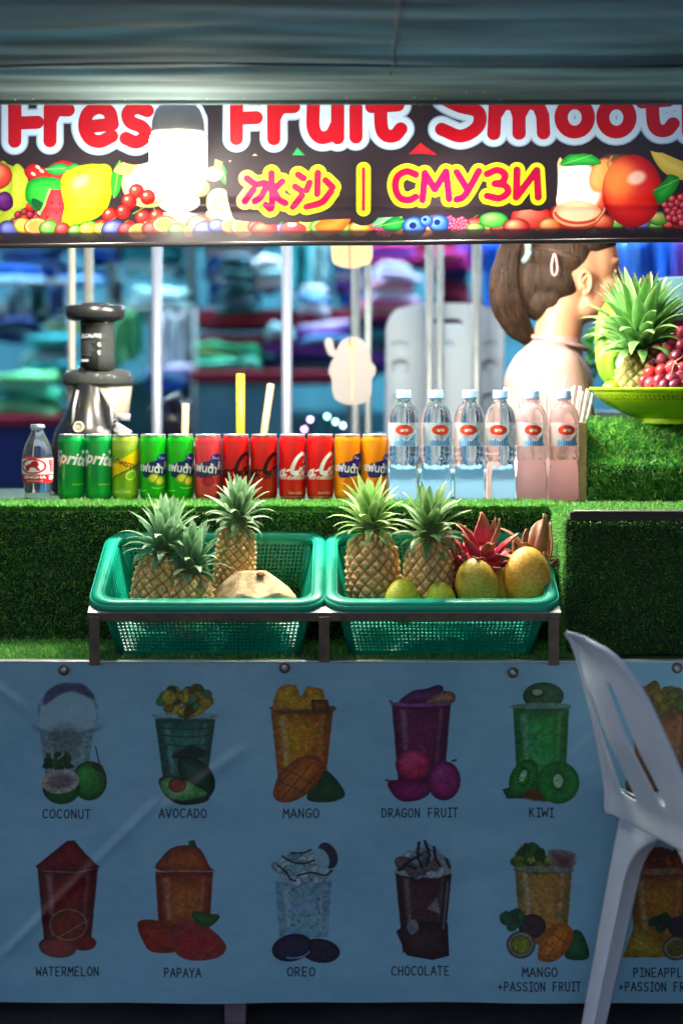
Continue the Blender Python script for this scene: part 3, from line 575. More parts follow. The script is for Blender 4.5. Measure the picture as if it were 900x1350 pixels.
        for a, b in (((714, 1242), (740, 1258)), ((724, 1230), (750, 1246)), ((722, 1262), (746, 1226)), ((712, 1254), (732, 1224))): c.stroke([(ox+a[0], oy+a[1]), (ox+b[0], oy+b[1])], 1.2, (90, 40, 14), op=.8)
    def carrot(ox, oy):
        cup(ox+870, oy+936, oy+1040, 38, 30, (150, 90, 30), (90, 40, 20)); blob(ox+872, oy+920, 30, 18, 50, 8, [(130, 110, 30), (110, 80, 20), (80, 100, 30)], 44); blob(ox+846, oy+1030, 20, 20, 24, 9, [(110, 50, 20), (130, 70, 20)], 45); c.ell(ox+890, oy+1036, 26, 20, (140, 60, 20), lo=(80, 30, 12), tex=.2)
    def pine(ox, oy):
        cup(ox+868, oy+1152, oy+1250, 40, 32, (150, 100, 20), (110, 60, 16), tex=.3); blob(ox+868, oy+1138, 30, 16, 50, 8, [(110, 40, 20), (130, 60, 30), (90, 30, 20)], 46); rim(ox+868, oy+1150, 40, (140, 110, 80))
        c.poly([(ox+820, oy+1262), (ox+836, oy+1216), (ox+866, oy+1236), (ox+886, oy+1262)], (160, 140, 30), lo=(120, 90, 20), tex=.4); c.ell(ox+895, oy+1222, 16, 14, (40, 26, 40)); blob(ox+872, oy+1216, 14, 8, 14, 6, [(14, 60, 30), (10, 44, 24)], 47); c.ell(ox+890, oy+1250, 18, 16, (170, 170, 150), lo=(50, 30, 30)); c.ell(ox+890, oy+1250, 13, 11, (90, 80, 30), tex=.7)
    base = np.array((128, 180, 204), np.float32)
    coco(0, 0); avoc(0, 0); mango(0, 0); dragon(0, 0); kiwi(0, 0); carrot(0, 0)
    melon(0, 0); papaya(0, 0); cookie(0, 0); choc(0, 0); passion(0, 0); pine(0, 0)
    yy, xx = np.mgrid[0:c.h, 0:c.w]/c.k
    ink = np.clip(np.abs(c.a-base).sum(-1)/110, 0, 1)[..., None]
    det = (vnoise(xx/1.6, yy/1.6, 51)*.45+vnoise(xx/4.2, yy/3.4, 52)*.55)[..., None]-.5; hue = np.stack([vnoise(xx/7, yy/7, 60+q) for q in range(3)], -1)-.5
    c.a[:] = np.clip(c.a*(1+ink*(.6*det+.10*hue)), 0, 255)
    c.a[:] = c.a*.92+base*.08
    st = vnoise(xx/60, yy/34, 3)*.6+vnoise(xx/14, yy/9, 8)*.4
    c.a[:] = c.a*(1-.10*(st[..., None]-.4)*np.array((1.3, 1, .8)))
    write(c, 'COCONUT', 89, 1074, 11.5, INK); write(c, 'AVOCADO', 242, 1073, 11.5, INK, adv=9.2); write(c, 'MANGO', 398, 1072, 11.5, INK, adv=9.8)
    write(c, 'DRAGON FRUIT', 555, 1072, 11.5, INK, adv=8.7); write(c, 'KIWI', 716, 1072, 11.5, INK, adv=9.4); write(c, 'CARROT', 860, 1072, 11.5, INK, adv=9.6)
    write(c, 'WATERMELON', 90, 1282, 11.5, INK, adv=8.4); write(c, 'PAPAYA', 242, 1282, 11.5, INK, adv=8.4); write(c, 'OREO', 398, 1282, 11.5, INK, adv=9.6)
    write(c, 'CHOCOLATE', 555, 1282, 11.5, INK, adv=8.7); write(c, 'MANGO', 712, 1282, 11.5, INK, adv=9.6); write(c, '+PASSION FRUIT', 713, 1301, 11.5, INK, adv=8.2)
    write(c, 'PINEAPPLE', 872, 1282, 11.5, INK, adv=8.5); write(c, '+PASSION FRUIT', 872, 1301, 11.5, INK, adv=8.2)
    return c
# ---------------------------------------------------------------- materials shared
M_steel = mat('galvanised steel', (.42,.44,.44), rough=.42, metal=.85, var=.25, vscale=30, rvar=.12)
M_dark_steel = mat('grimy angle iron', (.10,.11,.11), rough=.55, metal=.5, var=.4, vscale=40, vcol=(.16,.12,.08))
M_post = mat('painted steel tube', (.30,.34,.34), rough=.4, metal=.2, var=.15, vscale=20)
M_bulbhead = mat('lamp housing plastic', (.55,.54,.52), rough=.5, thin=.004)
M_turf_base = mat('turf backing', (.012,.04,.014), rough=.9, var=.4, vscale=40)
M_wood = mat('bare plywood', (.36,.24,.13), rough=.7, var=.25, vscale=14, stretch=(1,1,6), bump=.3)
M_ground = mat('worn asphalt', (.10,.09,.10), rough=.85, var=.45, vscale=5, bump=.6, bscale=180)

# ---------------------------------------------------------------- ground
g = surf('ground', lambda u, v: (-60+120*u, -30+120*v, 0), 8, 8)
tag(link('ground', g, M_ground), kind='structure')

# ---------------------------------------------------------------- canopy: low sheet overhead between camera and stall
def canopy_fn(u, v):
    # v = 0 edge by the banner, v = 1 far forward over the customers
    x = -2.6+5.2*u; d = 3.42-2.9*v
    prof = 1.730+.075*v+.10*v*v*v*4
    z = prof+.010*math.sin(x*3.1+1)*v+.006*math.sin(x*9+v*14)*v
    z += .016*math.exp(-((v-.088-.006*math.sin(x*2.2))/.006)**2)-.02*math.exp(-((v-.12-.01*math.sin(x*1.6+1))/.016)**2)*(.6+.4*math.sin(x*5))
    z += .010*math.exp(-((v-.19-.02*math.sin(x*1.3))/.010)**2)
    z += .0013*math.sin(v*90+2*math.sin(x*1.7)+math.sin(x*4.1))*(.3+.7*abs(math.sin(x*2.3+v*9)))*min(1, v*12)
    z += .0012*math.sin(v*210+3*math.sin(x*2.9))*abs(math.sin(x*3.7-v*5))*min(1, v*12)
    if v < .012: z -= .006
    return (x, d, z)
can = thing('canopy', 'dark teal tarpaulin canopy sagging low in front of the stall, wrinkled and seamed', 'canopy', (0, 0, 0))
M_canopy = mat('wet tarpaulin', (.36,.47,.46), rough=.85, spec=.08, var=.45, vscale=4, bump=.6, bscale=16, rvar=.1, stretch=(.5,4,1), thin=.55)
o = link('sheet', surf('sheet', canopy_fn, 260, 260), M_canopy, can); solid(o, .0015)
hm = MB()
pts = [Vector(canopy_fn(i/80, 0))+Vector((0, .004, -.003)) for i in range(81)]
o = MB().tube(pts, .0055, 8).build('hem', M_canopy, can, True)
# the seam that shows as a dark line, and the beads of rain along the hem
sm = MB(); sm.tube([Vector(canopy_fn(i/140, .108+.004*math.sin(i*.13)))+Vector((0, 0, -.003)) for i in range(141)], .0022, 6); sm.build('seam', mat('seam tape', (.025,.035,.035), rough=.7), can, True)
sx = canopy_fn(.5+.513*0, 0)
cs = MB(); xx = (515-450)*S*3.2; uu = (xx+2.6)/5.2; cs.tube([Vector(canopy_fn(uu, .02+.4*i/30))+Vector((0, 0, -.002)) for i in range(31)][4:], .0018, 6); cs.build('cross_seam', bpy.data.materials['seam tape'], can, True)
dm = MB()
for i in range(90):
    u = random.random(); v = abs(random.gauss(0, .012))+.002; q = Vector(canopy_fn(u, v)); r = random.uniform(.0012, .0026)
    V = []; F = []
    for a in range(6): V.append(q+Vector((r*math.cos(a*PI/3), r*math.sin(a*PI/3), -.0008)))
    V.append(q+Vector((0, 0, -.0008-r*1.1)))
    for a in range(6): F.append((a, 6, (a+1) % 6))
    dm.add(V, F)
tag(dm.build('water_bead', mat('water drop', (.9,.95,.95), rough=.05, spec=.8), can, True), kind='stuff')
# four poles carry it outside the view
for x in (-2.55, 2.55):
    for y in (.6, 3.38):
        z = canopy_fn((x+2.6)/5.2, (3.42-y)/2.9)[2]
        o = MB().tube([(x, y, 0), (x, y, z+.01)], .02, 12).build('pole', M_post, can, True)

# ---------------------------------------------------------------- banner with its folded lower hem
BD = 3.85
def banner_fn(u, v):
    px = -200+1300*u; py = 92+226*v
    p = P(px, py-(px-450)*.0085*v, BD)
    fold = .010*math.exp(-((py-(268+.004*px))/5)**2)
    p.y += .006*math.sin(px*.011+v*2)+.004*math.sin(px*.03+v*5)+fold - .018*max(0, (v-.80))*2
    return tuple(p)
M_banner = print_mat('printed vinyl banner', banner_canvas(), rough=.42, spec=.45, thin=.07, bump=.12, bscale=30)
ban = thing('banner', 'black vinyl banner with red rounded lettering over printed fruit and a yellow green badge', 'banner')
me = surf('vinyl_sheet', banner_fn, 200, 60)
uvl = me.uv_layers[0]; arr = np.empty(len(me.loops)*2, np.float32); uvl.data.foreach_get('uv', arr); arr[1::2] = 1-arr[1::2]; uvl.data.foreach_set('uv', arr)
link('vinyl_sheet', me, M_banner, ban)
rp = [Vector(banner_fn(i/60, 1))+Vector((0, .006, -.004)) for i in range(61)]
MB().tube(rp, .005, 8).build('bottom_rail', mat('black rail', (.03,.028,.032), rough=.5), ban, True)
rp = [Vector(banner_fn(i/10, 0))+Vector((0, .012, 0)) for i in range(11)]
MB().tube(rp, .012, 8).build('top_rail', M_steel, ban, True)

# ---------------------------------------------------------------- lamps
def make_lamp(px, py, d, r_px, label, strength, top=1.95, housing=True, col=(1.0,.93,.80), group='bare LED lamps hung along the stall'):
    c = P(px, py, d); r = r_px*S*d
    t = thing('hanging_lamp', label, 'lamp', tuple(c), group=group)
    gp = [(0, -1.18), (.35, -1.15), (.66, -1.02), (.88, -.78), (.985, -.45), (1.0, 0), (1.0, .75), (.96, .93), (.90, 1.0)]
    m = mat('lit diffuser', (.9,.9,.9), rough=.5, emit=col, estr=strength)
    o = link('diffuser', lathe('diffuser', [(a*r, b*r) for a, b in gp], 32), m, t)
    hp = [(.93, .99), (.93, 1.12), (.90, 1.5), (.78, 1.85), (.55, 2.1), (.36, 2.2), (.36, 2.75), (.42, 2.8), (.42, 3.2), (.2, 3.3)]
    o = link('housing', lathe('housing', [(a*r, b*r) for a, b in hp], 32, flute=lambda a, z: 1-.025*max(0, math.cos(a*20))), M_bulbhead, t)
    zt = (top-c.z)
    cb = MB(); cb.tube([(0, 0, 3.25*r), (.003, 0, zt*.8), (0, .002, zt)], .0032, 6); cb.build('cord', mat('black flex', (.02,.02,.02), rough=.6), t, True)
    return t
LAMP = 29.0
LAMPB = 180.0
SHOP = 640.0
make_lamp(235, 216, 3.50, 38, 'lit white LED lamp with grey housing hanging in front of the banner', LAMP)
make_lamp(766, 246, 3.95, 30, 'lit LED lamp hidden close behind the banner above the girl', LAMPB*.14)
make_lamp(345, 262, 3.965, 30, 'lit LED lamp behind the banner above the red cans', LAMPB)  # added lamp, brightens the cans and the pineapples below
make_lamp(120, 262, 3.965, 30, 'lit LED lamp behind the banner above the juicer', LAMPB*.55)  # added lamp, fills the left end of the counter
LB_ = 1
make_lamp(580, 262, 3.965, 30, 'lit LED lamp behind the banner above the water bottles', LAMPB)  # added lamp, brightens the bottles and counter items, itself unseen
# lamp rail above everything, on the stall frame
rail = thing('pole_scaffold', 'grey steel tube frame of the drinks stall with thin upright posts', 'scaffold')
def post(px, d, w_px, top=2.05, m=M_post):
    x = P(px, 510, d).x
    MB().tube([(x, d, 0), (x, d, top)], w_px*S*d/2, 14).build('post', m, rail, True)
M_cream = mat('cream painted tube', (.40,.40,.32), rough=.45, var=.1, vscale=20)
M_blue_post = mat('chromed tube', (.32,.37,.44), rough=.4, metal=.4)
for px, d, wpx, m in ((95, 5.0, 9, M_cream), (117, 5.3, 12, M_cream), (207, 4.95, 14, M_blue_post), (378, 4.95, 14, M_blue_post), (469, 5.3, 12, M_post), (485, 5.1, 9, M_post), (566, 5.3, 11, M_post), (580, 5.3, 9, M_post), (628, 5.3, 12, M_post), (990, 4.95, 14, M_post), (-60, 4.95, 14, M_post)):
    post(px, d, wpx, m=m)
for (x0, y0, x1, y1) in ((-1.3, 3.52, 1.9, 3.52), (-1.3, 3.99, 1.9, 3.99), (-1.3, 4.25, 1.9, 4.25), (-1.3, 4.95, 1.9, 4.95), (-1.3, 3.52, -1.3, 5.3), (1.9, 3.52, 1.9, 5.3), (-1.3, 5.3, 1.9, 5.3)):
    MB().tube([(x0, y0, 1.96), (x1, y1, 1.96)], .014, 10).build('rail', M_post, rail, True)
for x, y in ((-1.3, 3.52), (1.9, 3.52), (-1.3, 5.3), (1.9, 5.3)):
    MB().tube([(x, y, 0), (x, y, 1.97)], .016, 10).build('post', M_post, rail, True)
for x, px in ((-1.2, 0), (1.8, 0)):
    MB().tube([(x, 3.86, 1.75), (x, 3.99, 1.96)], .006, 6).build('banner_tie', M_post, rail, True)

# ---------------------------------------------------------------- counter: turf-covered carcass, ledge, side cabinet, raised block
ZC = .957
ctr = thing('stall_counter', 'market counter covered in green artificial turf with a stepped ledge at the front', 'counter')
L, RT = -1.25, 1.85
XR = P(738, 510, 3.6).x
def box(name, x0, x1, y0, y1, z0, z1, m, parent, bev=.002):
    return MB().box(((x0+x1)/2, (y0+y1)/2, (z0+z1)/2), (x1-x0, y1-y0, z1-z0), bev=bev).build(name, m, parent)
box('counter_top', L, .62, 3.832, 4.55, ZC-.03, ZC-.004, M_turf_base, ctr)
box('counter_top', .622, RT, 3.832, 4.16, ZC-.03, ZC-.004, M_turf_base, ctr)
box('front_board', L, RT, 3.812, 3.830, .10, ZC-.006, M_turf_base, ctr)
box('ledge', L, RT, 3.525, 3.81, .66, .682, M_turf_base, ctr)
M_plinth = mat('dirty plinth board', (.13,.11,.13), rough=.8, var=.5, vscale=12)
box('plinth', L, RT, 3.72, 3.74, 0, .656, M_plinth, ctr)
box('back_leg', L+.02, L+.06, 4.48, 4.52, 0, ZC-.032, M_wood, ctr); box('back_leg', .54, .58, 4.48, 4.52, 0, ZC-.032, M_wood, ctr); box('back_leg', RT-.06, RT-.02, 4.10, 4.14, 0, ZC-.032, M_wood, ctr)
cabX0, cabX1 = XR+.012, RT
cab = thing('side_cabinet', 'dark turf covered cabinet standing forward of the counter at the right', 'cabinet')
box('cabinet_body', cabX0, cabX1, 3.605, 3.808, .684, ZC-.012, M_turf_base, cab)
box('metal_strip', cabX0+.006, cabX1, 3.588, 3.603, .944, .960, mat('black edge strip', (.012,.012,.014), rough=.35), cab)
box('bright_edge', cabX0+.012, cabX1, 3.584, 3.600, .9605, .9635, mat('raw aluminium lip', (.6,.58,.5), rough=.3, metal=.8), cab)
blk = thing('raised_block', 'tall turf covered block under the lime green fruit bowl', 'display block')
bx0 = P(774, 510, 3.98).x
MB().add([(x, y, z) for x in (bx0+.004, RT-.05) for y, z in ((3.987, ZC), (3.987, 1.03), (4.075, 1.116), (4.14, 1.116), (4.14, ZC))], [(0,1,2,3,4), (9,8,7,6,5), (0,5,6,1), (1,6,7,2), (2,7,8,3), (3,8,9,4), (4,9,5,0)]).build('block_core', M_turf_base, blk)
M_card = mat('corrugated cardboard', (.52,.36,.17), rough=.85, var=.12, vscale=90, stretch=(1,1,5), bump=.2)
box('cardboard_side', bx0-.018, bx0-.001, 3.985, 4.15, ZC, 1.125, M_card, blk)

def turf(name, org, U, V, N, n, lmin, lmax, wd, mt, parent, lean=.55, gmask=None):
    """n real blades as single tapered triangles over the rectangle org + uU + vV"""
    org, U, V, N = (np.array(q, float) for q in (org, U, V, N))
    u = RNG.random(n); v = RNG.random(n)
    if gmask is not None:
        k = gmask(u, v); u, v = u[k], v[k]; n = len(u)
    base = org+u[:, None]*U+v[:, None]*V
    Un = U/np.linalg.norm(U); Vn = V/np.linalg.norm(V)
    clump = vnoise(u*np.linalg.norm(U)*90, v*np.linalg.norm(V)*90, 5)
    Ln = (lmin+(lmax-lmin)*RNG.random(n))*(.75+.5*clump)
    a = RNG.random(n)*2*PI; tilt = lean*(.2+RNG.random(n))
    d = N*np.cos(tilt)[:, None]+(Un*np.cos(a)[:, None]+Vn*np.sin(a)[:, None])*np.sin(tilt)[:, None]
    s = np.cross(d, RNG.normal(size=(n, 3))); s /= np.linalg.norm(s, axis=1)[:, None]+1e-9
    W = wd*(.6+.8*RNG.random(n))[:, None]
    mid = base+d*Ln[:, None]*.55+N*(Ln*.06)[:, None]
    bend = d-np.array([0, 0, 1.0])*(.35*RNG.random(n))[:, None]; tip = mid+bend*Ln[:, None]*.5
    Vt = np.stack([base-s*W, base+s*W, mid+s*W*.8, mid-s*W*.8, tip], 1).reshape(-1, 3)
    me = bpy.data.meshes.new(name); me.vertices.add(len(Vt)); me.vertices.foreach_set('co', Vt.astype(np.float32).ravel())
    i = np.arange(n)*5; T = np.stack([i, i+1, i+2, i, i+2, i+3, i+3, i+2, i+4], 1).reshape(-1)
    me.loops.add(len(T)); me.loops.foreach_set('vertex_index', T.astype(np.int32))
    me.polygons.add(len(T)//3); me.polygons.foreach_set('loop_start', np.arange(0, len(T), 3, dtype=np.int32)); me.update(calc_edges=True)
    ca = me.color_attributes.new('tint', 'FLOAT_COLOR', 'POINT'); g = RNG.random(n)
    c0 = np.array([.075, .40, .06]); c1 = np.array([.44, .80, .13]); c2 = np.array([.04, .28, .10])
    col = c0+(c1-c0)*(g**2)[:, None]; k = RNG.random(n) < .25; col[k] = c2
    k = RNG.random(n) < .05; col[k] = (.45, .55, .30)
    t = np.ones((n, 5, 4), np.float32); t[..., :3] = col[:, None, :]; ca.data.foreach_set('color', t.ravel())
    me.materials.append(mt); o = bpy.data.objects.new(name, me); COL.objects.link(o); o.parent = parent; o['kind'] = 'stuff'
    return o
M_blade = attr_mat('turf blade', rough=.42, spec=.5, var=.1, thin=.38)
turf('turf', (L, 3.80, ZC-.004), (XR-L+.02, 0, 0), (0, .18, 0), (0, 0, 1), 26000, .008, .014, .0008, M_blade, ctr)
turf('turf', (XR, 3.60, ZC-.006), (RT-XR, 0, 0), (0, .38, 0), (0, 0, 1), 30000, .006, .012, .0008, M_blade, cab)
turf('turf', (L, 3.811, .69), (XR-L+.06, 0, 0), (0, 0, .262), (0, -1, 0), 70000, .006, .012, .0008, M_blade, ctr)
turf('turf', (L, 3.808, ZC-.012), (XR-L+.02, 0, 0), (0, -.004, .010), (0, -.7, .7), 16000, .008, .014, .0008, M_blade, ctr)
turf('turf', (L, 3.52, .683), (XR-L+.02, 0, 0), (0, .28, 0), (0, 0, 1), 40000, .006, .012, .0008, M_blade, ctr)
turf('turf', (cabX0, 3.604, .686), (cabX1-cabX0, 0, 0), (0, 0, .256), (0, -1, 0), 50000, .005, .010, .0008, M_blade, cab)
turf('turf', (cabX0, 3.604, .686), (0, .2, 0), (0, 0, .262), (-1, 0, 0), 9000, .006, .012, .0008, M_blade, cab)
turf('turf', (bx0, 3.984, 1.025), (RT-.05-bx0, 0, 0), (0, .09, .09), (0, -.7, .7), 26000, .014, .026, .0012, M_blade, blk, lean=.8)
turf('turf', (bx0, 3.984, ZC+.006), (RT-.05-bx0, 0, 0), (0, 0, .075), (0, -1, 0), 18000, .014, .026, .0011, M_blade, blk, lean=.9)
turf('turf', (bx0, 4.07, 1.116), (RT-.05-bx0, 0, 0), (0, .07, 0), (0, 0, 1), 22000, .012, .024, .0011, M_blade, blk, lean=.9)

# ---------------------------------------------------------------- poster board under the ledge
PD = 3.5
def poster_fn(u, v):
    px = -200+1300*u; py = 873+449*v; p = P(px, py, PD)
    # creases in the vinyl: long diagonals that catch light
    def cr(ax, ay, bx, by, w, h):
        ex, ey = bx-ax, by-ay; Ln = math.hypot(ex, ey); s = ((px-ax)*ex+(py-ay)*ey)/Ln; d = ((px-ax)*ey-(py-ay)*ex)/Ln
        return h*math.exp(-(d/w)**2)*max(0, min(1, s/30, (Ln-s)/30))
    q = cr(-10, 1275, 215, 1050, 5, .005)+cr(-60, 860, 40, 940, 6, .005)+cr(200, 1080, 330, 980, 7, .003)+cr(742, 1010, 800, 950, 4, .003)
    p.y += -q+.004*math.sin(px*.012+py*.006)+.0025*math.sin(px*.03-py*.017)
    return tuple(p)
M_poster = print_mat('printed vinyl poster', poster_canvas(), rough=.34, spec=.5, bump=.05, bscale=14, rvar=.08)
pos = thing('menu_poster', 'pale blue menu poster of smoothie cups with flavour names, under the counter ledge', 'poster')
me = surf('poster_sheet', poster_fn, 320, 120)
uvl = me.uv_layers[0]; arr = np.empty(len(me.loops)*2, np.float32); uvl.data.foreach_get('uv', arr); arr[1::2] = 1-arr[1::2]; uvl.data.foreach_set('uv', arr)
link('poster_sheet', me, M_poster, pos)
zt = P(0, 873, PD).z; zb = P(0, 1322, PD).z
box('backing_board', L, RT, PD+.012, PD+.024, zb-.004, zt-.002, M_plinth, pos)
box('top_edge', L, RT, PD-.004, PD+.022, zt, zt+.003, mat('aluminium trim', (.7,.75,.75), rough=.3, metal=.7), pos)
for px, py in ((375, 881), (676, 887), (892, 881), (84, 884)):
    q = P(px, py, PD-.006); s = link('screw', lathe('screw', [(.0, .0035), (.004, .003), (.0062, .0), (.0062, -.002)][::-1], 16), M_steel, pos, tuple(q), (R(90), 0, 0))
    link('washer', lathe('washer', [(.010, 0), (.010, .0012), (.006, .0016)], 20), M_dark_steel, s, (0, 0, -.003))
for x in (-1.2, -.2, .8, 1.8):
    box('foot', x-.02, x+.02, PD+.026, PD+.20, 0, zb+.04, M_plinth, pos)
# ---------------------------------------------------------------- drink cans
CAN_PROF = [(.0205, 0), (.0235, .0008), (.0262, .006), (.0283, .0125), (.0288, .016), (.0288, .128), (.0283, .132), (.0262, .1375), (.0258, .1395)]
CAN_BODY = lathe('can_body', CAN_PROF, 40)
LID = lathe('lid', [(.0255, .1385), (.0266, .1395), (.0268, .1425), (.0262, .1435), (.0250, .1425), (.0244, .1395), (.0, .1392)], 40)
TAB = MB().box((0, -.002, .1408), (.014, .024, .0012), bev=.0005)
TABM = mesh('tab', TAB.V, TAB.F, smooth=False)
M_alu = mat('brushed can lid', (.72,.72,.73), rough=.28, metal=.95)
def can_canvas(kind):
    base = {'sprite': (0, 148, 62), 'schweppes': (120, 168, 30), 'fanta_green': (14, 172, 24), 'fanta_red': (205, 46, 56), 'zero': (196, 24, 22), 'coke': (214, 20, 22), 'fanta_orange': (244, 140, 6)}[kind]
    c = Canvas(0, 0, 112, 90, 6, base)
    sl, X, Y = c.grid(0, 0, 112, 90); sl = (slice(0, c.h), slice(0, c.w)); X = X[:c.h, :c.w]; Y = Y[:c.h, :c.w]
    W = (238, 240, 238)
    if kind == 'sprite':
        c.put(sl, np.clip((Y-60)/40, 0, .35), (10, 180, 60))
        c.text('Sprite', 56, 33, 17, W, rot=-8, shear=.25, bold=.035, sx=.95); c.ell(75, 22, 3, 3, W)
        c.text('เลมอน-ไลม์', 68, 66, 3.4, (220, 230, 40))
    elif kind == 'schweppes':
        c.put(sl, np.clip((Y-40)/50, 0, 1)*.6, (160, 200, 30)); c.put(sl, np.clip((22-Y)/6, 0, 1), (150, 180, 60))
        c.poly([(30, 44), (84, 14), (84, 34), (30, 62)], (240, 200, 0)); c.poly([(30, 62), (84, 34), (84, 35.5), (30, 63.5)], (30, 60, 20)); 
        c.text('Schweppes', 57, 38, 10, (20, 30, 26), rot=-17, shear=.2, bold=.01, sx=.72); c.ell(66, 54, 8, 6, (190, 220, 60), -30, lo=(230, 240, 140)); c.ell(66, 54, 6, 4.4, (120, 190, 30), -30)
        c.text('มะนาวโซดา', 52, 76, 4.5, (230, 240, 200))
    elif kind.startswith('fanta'):
        dk = (44, 24, 110) if kind == 'fanta_orange' else (12, 42, 92)
        if kind == 'fanta_orange': c.put(sl, np.clip((Y-30)/60, 0, 1)*.5, (250, 165, 10))
        for ox in (-8, 48, 104):
            c.poly([(ox-4, 40), (ox+12, 34), (ox+26, 30), (ox+36, 34), (ox+34, 50), (ox+14, 56), (ox-4, 56)], dk, smooth=True)
            c.ell(ox+24, 30, 9, 6, (20, 30, 120), -10); c.text('น้ำผลไม้', ox+24, 30, 3.2, W, rot=-8)
            c.text('แฟนต้า' if ox == 48 else 'FANTA', ox+(6 if ox == 48 else -9 if ox == 104 else 14), 43, 11, W, rot=-7, bold=.03, sx=.86)
        if kind == 'fanta_green':
            for q in ((58, 58), (68, 62), (10, 60)):
                c.ell(q[0], q[1], 8, 6.5, (190, 200, 20), -20, lo=(120, 150, 0)); c.ell(q[0], q[1], 5.2, 4.2, (236, 226, 90), -20)
            c.stroke(arc(64, 62, 16, 10, 20, 120), 1, (180, 240, 120)); c.stroke(arc(40, 66, 16, 10, 60, 170), 1, (180, 240, 120))
        elif kind == 'fanta_orange':
            c.stroke(arc(60, 60, 14, 8, 10, 150), 1, (255, 220, 120)); c.ell(60, 64, 9, 7, (255, 120, 0), lo=(240, 90, 0))
        else:
            c.ell(60, 62, 8, 7, (170, 20, 40), lo=(120, 0, 20)); c.put(sl, np.full(X.shape, .12), (255, 150, 150)); 
    else:
        ink = W if kind == 'coke' else (40, 8, 10)
        def sc_(p, n=8): return catmull([(47+x*.72, 37-(x-30)*.12+y*.85) for x, y in p], n)
        for st in ([(40, -12), (34, -16), (22, -10), (13, 4), (13, 14), (22, 17), (31, 8)], [(40, -12), (42, -6), (37, 0)],          # C
                   [(40, 6), (34, 10), (34, 16), (39, 17), (44, 10), (40, 6)], [(44, 9), (50, 8)],
                   [(56, 7), (50, 9), (49, 16), (55, 16), (60, 11)], [(70, 8), (64, 7), (61, 13), (65, 17), (70, 9)], [(71, 6), (69, 15), (74, 15)],
                   [(-2, 8), (-8, 7), (-12, 13), (-8, 17), (-2, 9)], [(-1, 6), (-3, 15), (2, 15)], [(-18, 8), (-22, 9), (-23, 16), (-17, 15), (-12, 10)],
                   [(4, 9), (10, 8)]):
            c.stroke(sc_(st), 2.8, ink)
        c.stroke(sc_([(40, -12), (33, -14), (22, -7), (15, 6), (16, 13), (24, 14)]), 4.6, ink)
        c.stroke(sc_([(14, 22), (30, 18), (46, 24), (60, 22), (74, 18)]), 1.4, ink)
        c.text('รสชาติออริจินัล' if kind == 'coke' else 'สูตรไม่มีน้ำตาล', 58, 57, 5, ink, bold=.02)
        c.text('โคคา-โคล่า', 62, 78, 3.4, W if kind == 'coke' else (90, 20, 20)); c.stroke([(0, 84), (112, 84)], .7, (240, 190, 190) if kind == 'coke' else (120, 20, 20))
    return c
def can_mat(kind): return print_mat('print of %s can' % {'sprite': 'green lemon', 'schweppes': 'lime', 'fanta_green': 'bright green', 'fanta_red': 'pinkish red', 'zero': 'red and black', 'coke': 'red and white', 'fanta_orange': 'orange'}[kind], can_canvas(kind), rough=.3, spec=.5, metal=.35, coat=.25)
row = [(94.5, 'sprite', 'dark green can with slanted white lettering, beside the small glass bottle', 6), (130.5, 'sprite', 'dark green can with slanted white lettering, touching the lime coloured can', 0),
       (165.5, 'schweppes', 'lime green can crossed by a yellow band with thin dark lettering', 0), (202, 'fanta_green', 'bright green can with blue cloud logo, touching the lime coloured can', 0),
       (238, 'fanta_green', 'bright green can with blue cloud logo, beside the pinkish red can', 4), (274.5, 'fanta_red', 'pinkish red can with blue cloud logo and white lettering', -8),
       (311, 'zero', 'red can with black script, beside the pinkish red can', 0), (348, 'zero', 'red can with black script, touching the red can with white script', 3),
       (385.5, 'coke', 'red can with white script, beside a can with black script', -3), (422, 'coke', 'red can with white script, beside the orange can', 2),
       (458, 'fanta_orange', 'orange can with violet logo, touching the red can with white script', 0), (494, 'fanta_orange', 'orange can with violet logo, behind a pineapple crown and beside the water bottles', 12)]
kind_mat = {}; kind_mesh = {}
for px, kind, lab, rz in row:
    p = P(px, 660, 4.0); y = 4.0+random.uniform(-.004, .004)
    t = thing('drink_can', lab, 'can', ((px-450)*S*4.0, y, ZC), (0, 0, R(rz)), 'drink cans lined up on the counter')
    if kind not in kind_mat: kind_mat[kind] = can_mat(kind); kind_mesh[kind] = CAN_BODY.copy()
    link('can_body', kind_mesh[kind], kind_mat[kind], t)
    ld = link('lid', LID, M_alu, t); link('tab', TABM, M_alu, ld)
for ch in COL.objects:
    if ch.name.startswith('drink_can') and ch.type == 'EMPTY': ch.scale = (1, 1, .99)

# ---------------------------------------------------------------- water bottles: solid of water in a thin clear skin
BP = [(.0, .004), (.018, .0), (.027, .001), (.0315, .006), (.0325, .014), (.0325, .050), (.0318, .060), (.0300, .072), (.0290, .080), (.0290, .088), (.0305, .094), (.0325, .100), (.0325, .104), (.0318, .107), (.0326, .110), (.0326, .118), (.0319, .121), (.0327, .124),
      (.0330, .130), (.0332, .160), (.0326, .163), (.0332, .167), (.0328, .176), (.0312, .188), (.0282, .200), (.0235, .209), (.0180, .215), (.0148, .219), (.0136, .222), (.0136, .2265), (.0165, .2275), (.0165, .229), (.0136, .230), (.0136, .236), (.0, .236)]
def bf(a, z):
    if .012 < z < .062: return 1+.022*math.cos(a*6)*math.sin((z-.012)/.05*PI)
    if .072 < z < .10: return 1+.018*math.cos(a*10+z*260)
    return 1
def densify(p, n=3):
    out = []
    for a, b in zip(p[:-1], p[1:]):
        for k in range(n): out.append((a[0]+(b[0]-a[0])*k/n, a[1]+(b[1]-a[1])*k/n))
    return out+[p[-1]]
BODY = lathe('bottle_body', densify(BP, 3), 48, flute=bf)
M_water = mat('water in clear plastic', (.93,.975,1.0), rough=.02, trans=1.0, ior=1.19, spec=1.0, thin=.04)
